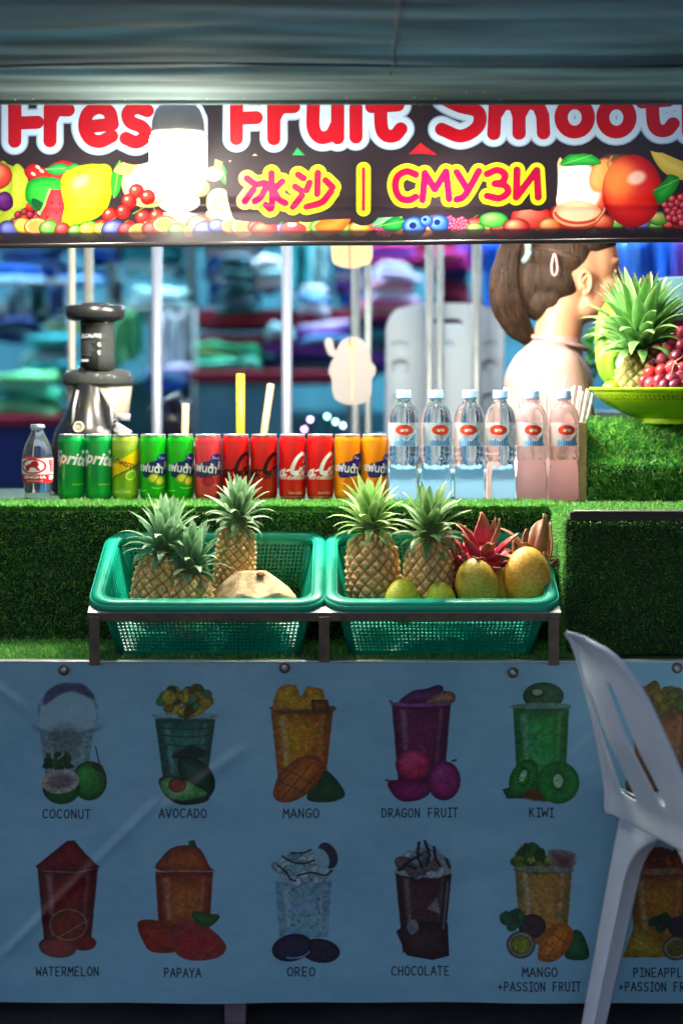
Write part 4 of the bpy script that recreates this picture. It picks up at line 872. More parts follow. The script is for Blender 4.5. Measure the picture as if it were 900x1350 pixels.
CAPM = lathe('cap', [(.0150, .2285), (.0152, .231), (.0150, .2315), (.0150, .2445), (.0143, .2465), (.0, .2468)], 36, flute=lambda a, z: 1+.012*math.cos(a*36) if z < .245 else 1)
M_cap = mat('pale blue cap', (.26,.50,.85), rough=.4, sss=.1)
M_waterp = mat('water in clear plastic with refracted pink', (.96,.74,.77), rough=.03, trans=.9, ior=1.17, spec=1.0, thin=.12)  # pink refracted from behind is put into the water colour
BODYP = BODY.copy(); BODYP.materials.clear(); BODYP.materials.append(M_waterp)
def water_label():
    c = Canvas(0, 0, 60, 34, 9, (255, 255, 255), alpha=True)
    c.poly([(2, 1), (58, 1), (58, 33), (2, 33)], (235, 244, 250), op=.30)
    c.ell(30, 11, 12, 7.2, (226, 74, 44), lo=(190, 40, 30)); c.text('aro', 30, 11.4, 5.2, (255, 245, 235), bold=.04)
    c.poly([(16, 33), (17, 24), (22, 26), (26, 23), (31, 27), (36, 24), (40, 19), (45, 14), (43, 24), (46, 33)], (26, 110, 190), smooth=False, grad=((60, 170, 220), 0, -1)); 
    for k in range(9): c.stroke([(18+k*3, 33), (19+k*3, 27), (17.5+k*3.2, 25)], .9, (225, 240, 250), op=.8)
    c.stroke(catmull([(34, 26), (40, 20), (46, 12)]), 1.2, (235, 245, 250)); c.text('น้ำดื่ม', 28, 20.5, 3.5, (20, 70, 150)); 
    c.text('250', 30, 3.0, 2.2, (200, 210, 220)); 
    for k in range(5): c.stroke([(47, 10+k*4), (56, 10+k*4)], .5, (90, 110, 150), op=.5)
    for x in (2, 58): c.stroke([(x, 2), (x, 32)], .4, (255, 255, 255), op=.35)
    c.stroke([(0, 1), (60, 1)], .5, (255, 255, 255), op=.45); c.stroke([(0, 33), (60, 33)], .5, (255, 255, 255), op=.45)
    return c
LB = []; lbuv = []; lf = []
for j in range(2):
    for i in range(25):
        a = -PI/2+R(-80+160*i/24); LB.append((.0338*math.cos(a), .0338*math.sin(a), .122+.054*j)); lbuv.append((i/24, j))
lf = [(i, i+1, i+26, i+25) for i in range(24)]
LBM = mesh('label', LB, lf, lbuv)
M_label = print_mat('clear film label', water_label(), rough=.35, alpha=True)
bt = [(532, 'water bottle standing behind the orange cans', 0, 4.0), (574.5, 'water bottle, second from the orange cans', 14, 4.005), (618.5, 'water bottle, third from the orange cans, full of blue reflections', -8, 4.0), (659, 'water bottle beside the two that look pink', -12, 4.004),
      (700.5, 'pink looking water bottle, the one away from the cardboard edge', 0, 3.998), (743, 'pink looking water bottle touching the cardboard edge of the turf block', 4, 4.0)]
src = None
for px, lab, rz, d in bt:
    if src is None:
        src = thing('water_bottle', 'clear '+lab, 'water bottle', (0, 0, 0), group='water bottles with blue caps beside the cans')
        link('bottle_body', BODY, M_water, src); link('cap', CAPM, M_cap, src); link('label', LBM, M_label, src); o = src
    else: o = copy_tree(src, label='clear '+lab)
    o.location = ((px-450)*S*d, d, ZC); o.rotation_euler = (0, 0, R(rz)); o.scale = (1.02, 1.02, .955)
    if px > 690:
        for ch in o.children:
            if ch.name.startswith('bottle_body'): ch.data = BODYP

# ---------------------------------------------------------------- small soda bottle at the left end
SP = [(.0, .003), (.020, 0), (.027, .003), (.0275, .01), (.0262, .018), (.0278, .028), (.0300, .05), (.0315, .075), (.0310, .095), (.0285, .110), (.0235, .124), (.0170, .136), (.0132, .144), (.0122, .150), (.0140, .153), (.0140, .156), (.0120, .157), (.0, .157)]
sb = thing('soda_bottle', 'small clear soda bottle with red and white label at the end of the can row', 'bottle', ((50-450)*S*3.97, 3.97, ZC), (0, 0, R(8)), scale=1.02)
link('bottle_body', lathe('bottle_body', densify(SP, 3), 40, flute=lambda a, z: 1+(.02*math.cos(a*12) if z < .026 else 0)), M_water, sb)
link('crown_cap', lathe('crown_cap', [(.0155, .152), (.0158, .154), (.0142, .159), (.0130, .1605), (.0, .161)], 42, flute=lambda a, z: 1+(.05*math.cos(a*21) if z < .157 else 0)), M_alu, sb)
c = Canvas(0, 0, 112, 50, 7, (238, 236, 236))
c.poly([(0, 33), (112, 33), (112, 50), (0, 50)], (196, 26, 36)); c.poly([(0, 0), (112, 0), (112, 2), (0, 2)], (196, 26, 36)); c.ell(50, 17, 18, 15, (196, 26, 36)); c.ell(50, 17, 14.5, 12, (240, 238, 236))
c.poly([(40, 24), (42, 15), (47, 12), (50, 7), (56, 8), (58, 14), (56, 18), (60, 25), (56, 25), (53, 20), (47, 20), (45, 26)], (176, 24, 34), smooth=True); c.stroke(catmull([(41, 18), (37, 12), (41, 8)]), 1.4, (176, 24, 34)); c.ell(53, 10, 4, 4, (176, 24, 34))
c.text('SINGHA', 52, 38.5, 6.2, (250, 244, 240), bold=.03); c.text('โซดาวอเตอร์', 52, 45.5, 3.4, (250, 230, 230)); c.poly([(70, 4), (112, 4), (112, 30), (74, 30)], (206, 60, 66)); 
for k in range(6): c.stroke([(76, 8+k*4), (106, 8+k*4)], .8, (246, 220, 220))
c.poly([(72, 36), (84, 36), (84, 44), (72, 44)], (240, 240, 236))
SL = [(.0302, .040), (.0314, .05), (.0322, .062), (.0326, .075), (.0325, .085), (.0318, .094)]
link('label', surf('label', lambda u, v: (lambda a, k: ((SL[int(k)][0]+(SL[min(5, int(k)+1)][0]-SL[int(k)][0])*(k-int(k)))*math.cos(a), (SL[int(k)][0]+(SL[min(5, int(k)+1)][0]-SL[int(k)][0])*(k-int(k)))*math.sin(a), .040+.052*v))(-PI/2+R(-170+340*u), min(4.999, v*5)), 40, 5), print_mat('paper label red white', c, rough=.5), sb)

# ---------------------------------------------------------------- things that tint the bottles from behind
tray = thing('blue_crate', 'low blue plastic crate standing behind the water bottles', 'crate', (P(588, 660, 4.12).x, 4.20, ZC))
M_bluep = mat('sky blue plastic', (.36,.66,.82), rough=.4, thin=.35)
for n_, c_, d_ in (('crate_floor', (0, 0, .004), (.25, .12, .006)), ('crate_side', (0, -.062, .0275), (.25, .004, .055)), ('crate_side', (0, .062, .0275), (.25, .004, .055)), ('crate_end', (-.127, 0, .0275), (.004, .128, .055)), ('crate_end', (.127, 0, .0275), (.004, .128, .055))):
    MB().box(c_, d_, bev=.0012).build(n_, M_bluep, tray)
MB().box((0, -.066, .055), (.266, .006, .008), bev=.002).build('crate_rim', M_bluep, tray)
bx = thing('pink_box', 'pink carton of drinking straws behind the last two water bottles', 'box', (P(722, 660, 4.1).x, 4.098, ZC))
M_pink = mat('pink card', (.88,.68,.68), rough=.6, thin=.3, var=.08)
MB().box((0, -.040, .045), (.142, .002, .090)).build('front_panel', M_pink, bx); MB().box((0, .036, .045), (.142, .002, .090)).build('rear_panel', M_pink, bx)
MB().box((-.070, -.002, .045), (.002, .074, .090)).build('side_panel', M_pink, bx); MB().box((.070, -.002, .045), (.002, .074, .090)).build('side_panel', M_pink, bx); MB().box((0, -.002, .002), (.138, .072, .003)).build('box_floor', M_pink, bx)
M_straw = mat('white drinking straw', (.78,.76,.72), rough=.45, thin=.3)
g0 = random.Random(3)
k = 0
for row_ in range(2):
    for i in range(14):
        x0 = -.058+i*.0088+g0.uniform(-.002, .002); y0 = -.026+row_*.030+g0.uniform(-.004, .004); fan = x0*.80+g0.uniform(-.014, .014)
        top = .236+g0.uniform(-.008, .010)+(.028 if (i, row_) == (9, 0) else 0)
        a = Vector((x0*.85, y0, .004)); b = Vector((x0+fan*.7, y0+g0.uniform(-.006, .006), top))
        o = MB().tube([a, b], .0036, 8, cap=False).build('drinking_straw', M_straw, None, True, loc=bx.location.copy())
        tag(o, 'white drinking straw in the bundle standing in the pink carton', 'straw', 'white straws bundled behind the water bottles')
# ---------------------------------------------------------------- green plastic crates hung on a steel rack
M_green = mat('green plastic', (.004,.36,.23), rough=.32, spec=.5, thin=.12, rvar=.06)
# crate local frame: x right, y back, z up; rim rectangle half sizes
HX0, HY0, DEPTH, TAPER = .222, .170, .125, .055
def rrect(hx, hy, r, n=6, z=0):
    out = []
    for cx, cy, a0 in ((hx-r, hy-r, 0), (-hx+r, hy-r, 90), (-hx+r, -hy+r, 180), (hx-r, -hy+r, 270)):
        for k in range(n+1): a = R(a0+90*k/n); out.append(Vector((cx+r*math.cos(a), cy+r*math.sin(a), z)))
    return out
def rim_mesh():
    secs = [(.000, .000, .052), (.002, -.012, .052), (.0, -.0125, .050), (-.003, .000, .048), (-.006, .004, .046), (-.020, .0045, .036), (-.022, .002, .034), (-.0225, -.014, .034), (-.0245, -.014, .033), (-.0245, .004, .033)]
    V = []; F = []; n = 28
    for k, (ins, z, r) in enumerate(secs): V += rrect(HX0+ins, HY0+ins, r, 6, z)
    for k in range(len(secs)-1):
        for i in range(n): F.append((k*n+i, k*n+(i+1) % n, (k+1)*n+(i+1) % n, (k+1)*n+i))
    return mesh('rim', V, F)
def lattice(name, fn, nu, nv, hole=.62, solidrows=0, edge=1):
    """connected panel with a real square opening in every cell"""
    V = []; F = []; idx = {}
    def vtx(u, v):
        key = (round(u, 5), round(v, 5))
        if key not in idx: idx[key] = len(V); V.append(fn(u, v))
        return idx[key]
    for j in range(nv):
        for i in range(nu):
            u0, u1, v0, v1 = i/nu, (i+1)/nu, j/nv, (j+1)/nv
            a = [vtx(u0, v0), vtx(u1, v0), vtx(u1, v1), vtx(u0, v1)]
            if j >= nv-solidrows or i < edge or i >= nu-edge or j < edge: F.append(tuple(a)); continue
            q = (1-hole)/2; du = (u1-u0)*q; dv = (v1-v0)*q
            b = [vtx(u0+du, v0+dv), vtx(u1-du, v0+dv), vtx(u1-du, v1-dv), vtx(u0+du, v1-dv)]
            for k in range(4): F.append((a[k], a[(k+1) % 4], b[(k+1) % 4], b[k]))
    return mesh(name, V, F, smooth=False)
ix, iy = HX0-.024, HY0-.024; bx_, by_ = ix-TAPER*.55, iy-TAPER*.45
def bl(p00, p10, p11, p01):
    p = [Vector(q) for q in (p00, p10, p11, p01)]
    return lambda u, v: (p[0]*(1-u)+p[1]*u)*(1-v)+(p[3]*(1-u)+p[2]*u)*v
def corner_shape(x, y): return (x, y)
RIM = rim_mesh()
back_m = lattice('mesh_wall', bl((-bx_, by_, -DEPTH), (bx_, by_, -DEPTH), (ix-.008, iy, -.006), (-ix+.008, iy, -.006)), 46, 15, solidrows=1)
front_m = lattice('mesh_wall', bl((-bx_, -by_, -DEPTH), (bx_, -by_, -DEPTH), (ix-.008, -iy, -.006), (-ix+.008, -iy, -.006)), 46, 15, solidrows=1)
left_m = lattice('mesh_wall', bl((-bx_, by_, -DEPTH), (-bx_, -by_, -DEPTH), (-ix, -iy+.008, -.006), (-ix, iy-.008, -.006)), 32, 15, solidrows=1)
right_m = lattice('mesh_wall', bl((bx_, by_, -DEPTH), (bx_, -by_, -DEPTH), (ix, -iy+.008, -.006), (ix, iy-.008, -.006)), 32, 15, solidrows=1)
floor_m = lattice('mesh_floor', bl((-bx_, -by_, -DEPTH), (bx_, -by_, -DEPTH), (bx_, by_, -DEPTH), (-bx_, by_, -DEPTH)), 42, 28, edge=2)
fq = P(271, 800, 3.50); bq = P(289, 702, 3.82)
tilt = math.atan2(bq.z-fq.z, bq.y-fq.y)
def crate(px_f, label):
    f = P(px_f, 799, 3.50); c = Vector((f.x, (3.50+3.82)/2, (f.z+bq.z)/2))
    t = thing('plastic_crate', label, 'crate', tuple(c), (tilt, 0, 0), 'green plastic crates on the rack')
    solid(link('rim', RIM, M_green, t), .0022)
    for m_ in (back_m, front_m, left_m, right_m, floor_m): solid(link(m_.name.split('.')[0], m_, M_green, t), .0022)
    for sx_ in (-1, 1):       # moulded corner posts
        for sy_ in (-1, 1):
            MB().tube([(sx_*(bx_+.001), sy_*(by_+.001), -DEPTH), (sx_*(ix-.004), sy_*(iy-.004), -.004)], .006, 8).build('corner_post', M_green, t, True)
    return t
cr1 = crate(271.5, 'green mesh crate on the rack holding three pineapples and a trimmed coconut')
cr2 = crate(583, 'green mesh crate on the rack holding pineapples, mangoes and dragon fruit')
# rack
rk = thing('steel_rack', 'dark angle iron rack carrying the two green crates against the turf', 'rack')
def on(px, lx, ly, lz):       # point in crate frame -> world, for a given front pixel
    f = P(px, 799, 3.50); c = Vector((f.x, 3.66, (f.z+bq.z)/2)); return c+Matrix.Rotation(tilt, 3, 'X') @ Vector((lx, ly, lz))
cx = (271.5+583)/2
Wd = P(583+157, 510, 3.49).x-P(cx, 510, 3.49).x
for nm, ly, hh in (('front_rail', -HY0-.004, .016), ('rear_rail', HY0-.02, .014)):
    q = on(cx, 0, ly, -.020); MB().box(tuple(q), (2*Wd, .004, hh), (tilt*0, 0, 0), bev=.0008).build(nm, M_dark_steel, rk)
    q = on(cx, 0, ly+.016, -.0125); MB().box(tuple(q), (2*Wd, .030, .003), (tilt, 0, 0), bev=.0006).build(nm, M_steel, rk)
for sx_ in (-1, 0, 1):
    a = on(cx, sx_*(Wd-.014), -HY0, -.016); b = on(cx, sx_*(Wd-.014), HY0+.0, -.016)
    MB().box(tuple((a+b)/2), (.020, (b-a).length, .003), (tilt, 0, 0), bev=.0006).build('cross_bar', M_steel, rk)
    for q, nm in ((a, 'front_leg'), (b, 'rear_leg')):
        MB().box((q.x-.006 if sx_ >= 0 else q.x+.006, q.y+.002, (q.z+.684)/2-.004), (.003, .022, q.z-.684), bev=.0006).build(nm, M_dark_steel, rk)
        MB().box((q.x, q.y-.008, (q.z+.684)/2-.004), (.020, .003, q.z-.684), bev=.0006).build(nm, M_dark_steel, rk)

# ---------------------------------------------------------------- pineapples
M_pine = attr_mat('pineapple rind', rough=.55, spec=.4, var=.22, vscale=130, bump=.35, bscale=420)
M_leaf = attr_mat('pineapple leaf', rough=.45, spec=.4, var=.12, vscale=70, thin=.22)
def pine_body(h=.165, r=.052, seed=0, ripe=(.92,.47,.15), pale=(.97,.78,.46), dark=(.32,.15,.04)):
    nu, nv = 208, 150; V = []; T = []; F = []
    A = 13          # two spiral families
    for j in range(nv+1):
        v = j/nv; z = h*v
        prof = (max(0, 1-abs(2*v-1)**3.2))**.42
        prof = prof*(1-.10*v)
        for i in range(nu):
            a = 2*PI*i/nu; turns = z/(2*PI*r)
            s1 = (i/nu*A+turns*13.0+.12*math.sin(v*7+seed)+.07*math.sin(a*3+v*9+seed*2)); s2 = (i/nu*A-turns*13.0+.10*math.sin(v*6+a*2+seed*3)+.1)
            f1 = abs((s1 % 1)-.5)*2; f2 = abs((s2 % 1)-.5)*2         # 0 at the centre of an eye, 1 at its border
            e = max(f1, f2); q = math.sqrt(f1*f1+f2*f2)
            hh = .0040*(1-e**2.2)+.0026*max(0, 1-q*2.3)-.0012
            tipn = max(0, 1-q*2.9)
            rr = r*prof+hh*min(1, prof*1.6)
            zz = z+.0030*max(0, 1-q*1.8)*(1 if True else 0)
            V.append((rr*math.cos(a), rr*math.sin(a), zz))
            n1 = math.sin(math.floor(s1)*12.9+math.floor(s2)*78.2+seed)*.5+.5
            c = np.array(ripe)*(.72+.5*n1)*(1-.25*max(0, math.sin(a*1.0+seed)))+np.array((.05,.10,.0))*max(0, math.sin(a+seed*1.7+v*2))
            c = c*(1-(1-e)**.7*.35)+np.array(pale)*((1-e)**.7*.35)
            if e > .80: k = min(1, (e-.80)/.14); c = c*(1-k)+np.array(dark)*k
            up = ((s1 % 1)-.5)-((s2 % 1)-.5)
            if q < .42: c = c*.35+np.array(pale)*.65
            if q < .13: c = np.array((.30,.15,.06))
            T.append(tuple(c))
    for j in range(nv):
        for i in range(nu): F.append((j*nu+i, j*nu+(i+1) % nu, (j+1)*nu+(i+1) % nu, (j+1)*nu+i))
    return mesh('body', V, F, tint=T)
def leaf_mesh(L_=.09, wd=.0095, curl=.6, tone=(.16,.33,.12), edge=(.42,.55,.30), seed=0):
    n = 9; m = 4; V = []; T = []; F = []; z = 0; x = 0; ang = 0
    for j in range(n+1):
        t = j/n; w_ = wd*(1-t**2.2)**.8*(.8+.3*math.sin(t*2.2)) if j < n else .0002
        for i in range(m+1):
            s = (i/m-.5)*2; V.append((s*w_, x-.35*w_*(s*s), z+0)); k = abs(s)**3*.7+.25*t*t
            c = np.array(tone)*(1-k)+np.array(edge)*k; 
            if t > .93: c = np.array((.50,.38,.22))
            T.append(tuple(c))
        ang = curl*t*t*1.5; z += L_/n*math.cos(ang); x -= L_/n*math.sin(ang)
    for j in range(n):
        for i in range(m): a = j*(m+1)+i; F.append((a, a+1, a+m+2, a+m+1))
    return mesh('leaf', V, F, tint=T)       # blade starts up +z and curls to -y (outwards)
LEAFSETS = {}
def leafset(key, **k):
    if key not in LEAFSETS: LEAFSETS[key] = [leaf_mesh(curl=c, **k) for c in (.25, .55, .9, 1.35)]
    return LEAFSETS[key]
def pineapple(label, loc, rot, h, r, crown_h, nleaf=54, key='a', leafargs=None, seed=0, group='pineapples in the green crates', top=(.09, .0095), bodyargs={}, spread=1.0):
    t = thing('pineapple', label, 'pineapple', loc, rot, group)
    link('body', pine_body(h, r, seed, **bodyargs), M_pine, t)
    cr_ = link('crown', lathe('crown', [(.020, -.006), (.018, .01), (.014, .03), (.008, .05), (.002, .058)], 16), mat_crown, t, (0, 0, h*.965))
    ls = leafset(key, L_=top[0], wd=top[1], **(leafargs or {})); g = random.Random(seed)
    for k in range(nleaf):
        f = k/(nleaf-1)                       # 0 = lowest ring, 1 = heart
        az = k*2.39996+g.uniform(-.15, .15); elev = (1.75*(1-f)**1.1+.10)*spread+g.uniform(-.08, .08)
        elev = min(elev, 1.95)
        ln = (.50+.62*math.sin(min(1, f*1.25+.12)*PI*.62))*crown_h/top[0]*.82*g.uniform(.9, 1.1)
        if f > .93: ln *= .85
        c = ls[0 if f > .8 else 1 if f > .5 else 2 if f > .22 else 3]
        # outward direction for local -y
        M = Matrix.Rotation(az, 4, 'Z') @ Matrix.Translation((0, -.012*(1-f*.7), -.002+.050*f)) @ Matrix.Rotation(elev, 4, 'X')
        o = link('leaf', c, None, cr_); 
        if not c.materials: c.materials.append(M_leaf)
        o.matrix_local = M @ Matrix.Diagonal((ln**.5, ln, ln, 1))
    return t
mat_crown = mat('crown stub', (.10,.16,.05), rough=.7)
def place(px, py_base, d): return tuple(P(px, py_base, d))
G1 = dict(tone=(.15,.36,.17), edge=(.46,.64,.38)); G2 = dict(tone=(.22,.46,.10), edge=(.58,.72,.32))
# left crate: two at the front leaning, one upright at the back
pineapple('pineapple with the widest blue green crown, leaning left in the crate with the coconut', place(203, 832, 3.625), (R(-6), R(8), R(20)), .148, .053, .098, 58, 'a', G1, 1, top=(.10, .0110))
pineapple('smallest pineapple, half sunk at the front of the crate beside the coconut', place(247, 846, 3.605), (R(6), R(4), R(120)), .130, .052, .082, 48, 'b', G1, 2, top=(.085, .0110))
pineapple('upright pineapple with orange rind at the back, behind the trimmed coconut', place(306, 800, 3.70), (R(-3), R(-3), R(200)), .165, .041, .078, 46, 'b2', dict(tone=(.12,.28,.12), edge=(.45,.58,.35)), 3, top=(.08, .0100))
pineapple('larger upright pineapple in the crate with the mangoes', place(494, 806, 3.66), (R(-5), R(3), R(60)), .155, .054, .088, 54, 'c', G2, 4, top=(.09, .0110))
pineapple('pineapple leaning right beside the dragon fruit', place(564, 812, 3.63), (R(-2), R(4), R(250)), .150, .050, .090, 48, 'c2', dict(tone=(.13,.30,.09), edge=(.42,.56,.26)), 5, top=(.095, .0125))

# ---------------------------------------------------------------- coconut, mangoes, dragon fruit
def nz(p, s=1.0, seed=0):
    x, y, z = p; return math.sin(x*s+seed)*math.sin(y*s*1.3+seed*2)*math.sin(z*s*.9+seed*.7)
def blobm(name, rx, ry, rz, tintfn, bumps=.0, bs=60, nu=48, nv=32, shape=None, seed=0):
    def fn(u, v):
        a = 2*PI*u; b = PI*v; x, y, z = math.sin(b)*math.cos(a), math.sin(b)*math.sin(a), -math.cos(b)
        k = 1+bumps*nz((x, y, z), bs, seed)
        p = (x*rx*k, y*ry*k, z*rz*k)
        return shape(p, (x, y, z)) if shape else p
    def tf(u, v):
        a = 2*PI*u; b = PI*v; return tintfn((math.sin(b)*math.cos(a), math.sin(b)*math.sin(a), -math.cos(b)))
    return surf(name, fn, nu, nv, cu=True, tintfn=tf)
# trimmed coconut: a husk cut with flat knife facets
cuts = [((.0, -.55, .80), .66), ((-.62, -.35, .70), .72), ((.66, -.2, .72), .70), ((.2, .7, .6), .72), ((-.5, .5, .6), .74), ((.95, -.5, .12), .86), ((-.95, -.4, .15), .84), ((.3, -.95, .15), .88), ((-.35, -.95, .12), .88), ((0, 0, 1), .74)]
def coco_fn(u, v):
    a = 2*PI*u; b = PI*v; n = Vector((math.sin(b)*math.cos(a), math.sin(b)*math.sin(a), -math.cos(b))); k = 1.0
    for c_, dd in cuts:
        c_ = Vector(c_).normalized(); q = n.dot(c_)
        if q > 0: k = min(k, dd/q)
    return (n.x*.086*k, n.y*.078*k, n.z*.078*k)
def coco_t(u, v):
    a = 2*PI*u; b = PI*v; z = -math.cos(b); w_ = .5+.5*math.sin(a*3+z*7)*math.sin(a*5-z*4)
    if z < -.05: return (.26, .28, .08)
    return (.62+.1*w_, .44+.10*w_, .22+.10*w_)
co = thing('coconut', 'trimmed young coconut with pale husk facets cut by knife in the crate', 'coconut', place(334, 793, 3.625), (0, 0, R(10)))
M_coco = attr_mat('coconut husk', rough=.75, spec=.25, var=.22, vscale=55, bump=.5, bscale=160)
link('husk', surf('husk', coco_fn, 96, 64, cu=True, tintfn=coco_t), M_coco, co)
link('stalk_scar', lathe('stalk_scar', [(.009, 0), (.008, .002), (.004, .003), (0, .0025)], 16), mat('brown scar', (.14,.07,.03), rough=.9), co, (.012, -.02, .054), (R(20), 0, 0))

def mango_mesh(seed, cols):
    c0, c1, c2 = (np.array(c) for c in cols)
    def tf(n):
        t = .5+.5*math.sin(n[0]*2.1+seed)+.25*math.sin(n[2]*3+n[1]*2+seed*2); t = min(1, max(0, t)); s = max(0, min(1, (n[2]+.2)*.9))
        c = c0*(1-t)+c1*t; c = c*(1-.5*s)+c2*.5*s; return tuple(c)
    def sh(p, n): 
        k = 1-.10*max(0, n[2]); return (p[0]*k+.06*p[2]*(1 if seed % 2 else -1)*.5, p[1]*k, p[2])
    return blobm('flesh_skin', 1, .86, 1.2, tf, .012, 3, 48, 32, sh, seed)
M_mango = attr_mat('mango skin', rough=.42, spec=.45, var=.18, vscale=9, bump=.12, bscale=600, sss=.06)
def mango(label, px, py_top, py_bot, d, w_px, rot, seed, cols, name='mango'):
    top = P(px, py_top, d); r = w_px*S*d/2; t = thing(name, label, 'mango', (top.x, d, top.z-r*1.16), rot, 'mangoes in the green crate', scale=r)
    link('skin', mango_mesh(seed, cols), M_mango, t); link('stem_scar', lathe('stem_scar', [(.07, 1.17), (.06, 1.215), (.0, 1.21)], 12), mat_crown, t)
    return t
mango('big brownish orange mango at the end of the crate', 694, 722, 797, 3.60, 64, (R(-8), R(-2), 0), 1, ((.78,.36,.04), (.88,.48,.06), (.64,.42,.06)))
mango('big olive and orange mango right of the small green ones', 628, 737, 797, 3.585, 58, (R(-5), R(-8), 0), 2, ((.78,.44,.05), (.52,.48,.05), (.70,.50,.07)))
mango('yellow mango wedged between the two big brown orange ones', 660, 748, 797, 3.62, 40, (R(-5), R(6), 0), 3, ((.70,.42,.03), (.72,.48,.04), (.70,.46,.05)))
mango('wider green yellow mango low in front of the pineapples', 531, 764, 797, 3.582, 50, (R(-15), R(5), R(20)), 4, ((.54,.66,.04), (.78,.72,.06), (.46,.60,.05)))
mango('narrower green yellow mango low beside the olive one', 581, 766, 797, 3.575, 38, (R(-20), R(-6), 0), 6, ((.50,.64,.04), (.70,.70,.06), (.50,.60,.05)))
M_drag = attr_mat('dragon fruit skin', rough=.5, spec=.4, var=.15, vscale=40, thin=.12, bump=.15, bscale=120)
def scale_mesh(curl=.6, dry=0, seed=0):
    n = 8; m = 4; V = []; T = []; F = []; x = z = 0
    base = np.array((.62, .03, .10)); mid = np.array((.58, .10, .12)); tipc = np.array((.50, .24, .10)) if not dry else np.array((.34,.17,.08))
    if dry: base = np.array((.44,.16,.09)); mid = np.array((.42,.20,.11))
    for j in range(n+1):
        t = j/n; w_ = (.017 if not dry else .0105)*(1-t)**.6*(1+.25*math.sin(t*PI)); w_ = max(w_, .0015)
        for i in range(m+1):
            s = (i/m-.5)*2; V.append((s*w_+.004*math.sin(t*5+seed)*t, x+.5*w_*s*s, z)); c = base*(1-t)+mid*t if t < .5 else mid*(2-2*t)+tipc*(2*t-1); T.append(tuple(c))
        a = curl*(t**1.3)*1.6; z += .062/n*math.cos(a); x -= .062/n*math.sin(a)
    for j in range(n):
        for i in range(m): a = j*(m+1)+i; F.append((a, a+1, a+m+2, a+m+1))
    return mesh('scale', V, F, tint=T)
SC = [scale_mesh(.15, 0, 1), scale_mesh(.5, 0, 2), scale_mesh(1.0, 0, 3), scale_mesh(-.35, 1, 4), scale_mesh(.9, 1, 5)]
for m_ in SC: m_.materials.append(M_drag)
def dragon(label, loc, rot, s, pat, seed):
    t = thing('dragon_fruit', label, 'dragon fruit', loc, rot, 'dragon fruits behind the mangoes', scale=s)
    link('flesh_skin', blobm('skin', .041, .041, .05, lambda n: (.60, .02+.02*n[2], .09), .02, 7), M_drag, t)
    g = random.Random(seed)
    for k, (az, zz, el, ty, sc_) in enumerate(pat):
        o = link('scale', SC[ty], None, t); solid(o, .0022)
        rr = .036*math.sqrt(max(.05, 1-(zz/.05)**2))
        o.matrix_local = Matrix.Rotation(R(az), 4, 'Z') @ Matrix.Translation((0, -rr, zz)) @ Matrix.Rotation(R(el), 4, 'X') @ Matrix.Diagonal((sc_, sc_, sc_, 1))
    return t
pat = []
g = random.Random(5)
for k in range(26):
    f = k/26; pat.append((k*137.5, -.02+.068*f, 75-62*f, g.choice([0, 0, 1, 1, 2]) if f < .75 else g.choice([0, 3, 4, 1]), .75+.35*f))
dragon('open looking dragon fruit with curled red scales above the olive mango', tuple(P(634, 752, 3.66)), (R(8), R(6), 0), 1.0, pat, 1)
dragon('dragon fruit with long dry brown scales beside the leaning pineapple', tuple(P(607, 770, 3.69)), (0, R(-8), R(40)), .9, [(k*137.5, -.01+.05*k/12, 40-30*k/12, 3 if k > 4 else 1, 1.0+.5*k/12) for k in range(13)], 2)
dragon('dragon fruit hidden behind the big brown mango with two curled dry scales up', tuple(P(703, 765, 3.69)), (0, R(4), R(10)), .95, [(k*137.5, .0+.045*k/9, 30-24*k/9, 4 if k % 2 else 3, 1.1+.6*k/9) for k in range(10)], 3)
dragon('dragon fruit showing as a red patch low between pineapple and mango', tuple(P(596, 785, 3.64)), (R(-20), 0, R(90)), .72, [(k*137.5, -.02+.06*k/12, 60-50*k/12, k % 2, .8) for k in range(13)], 4)

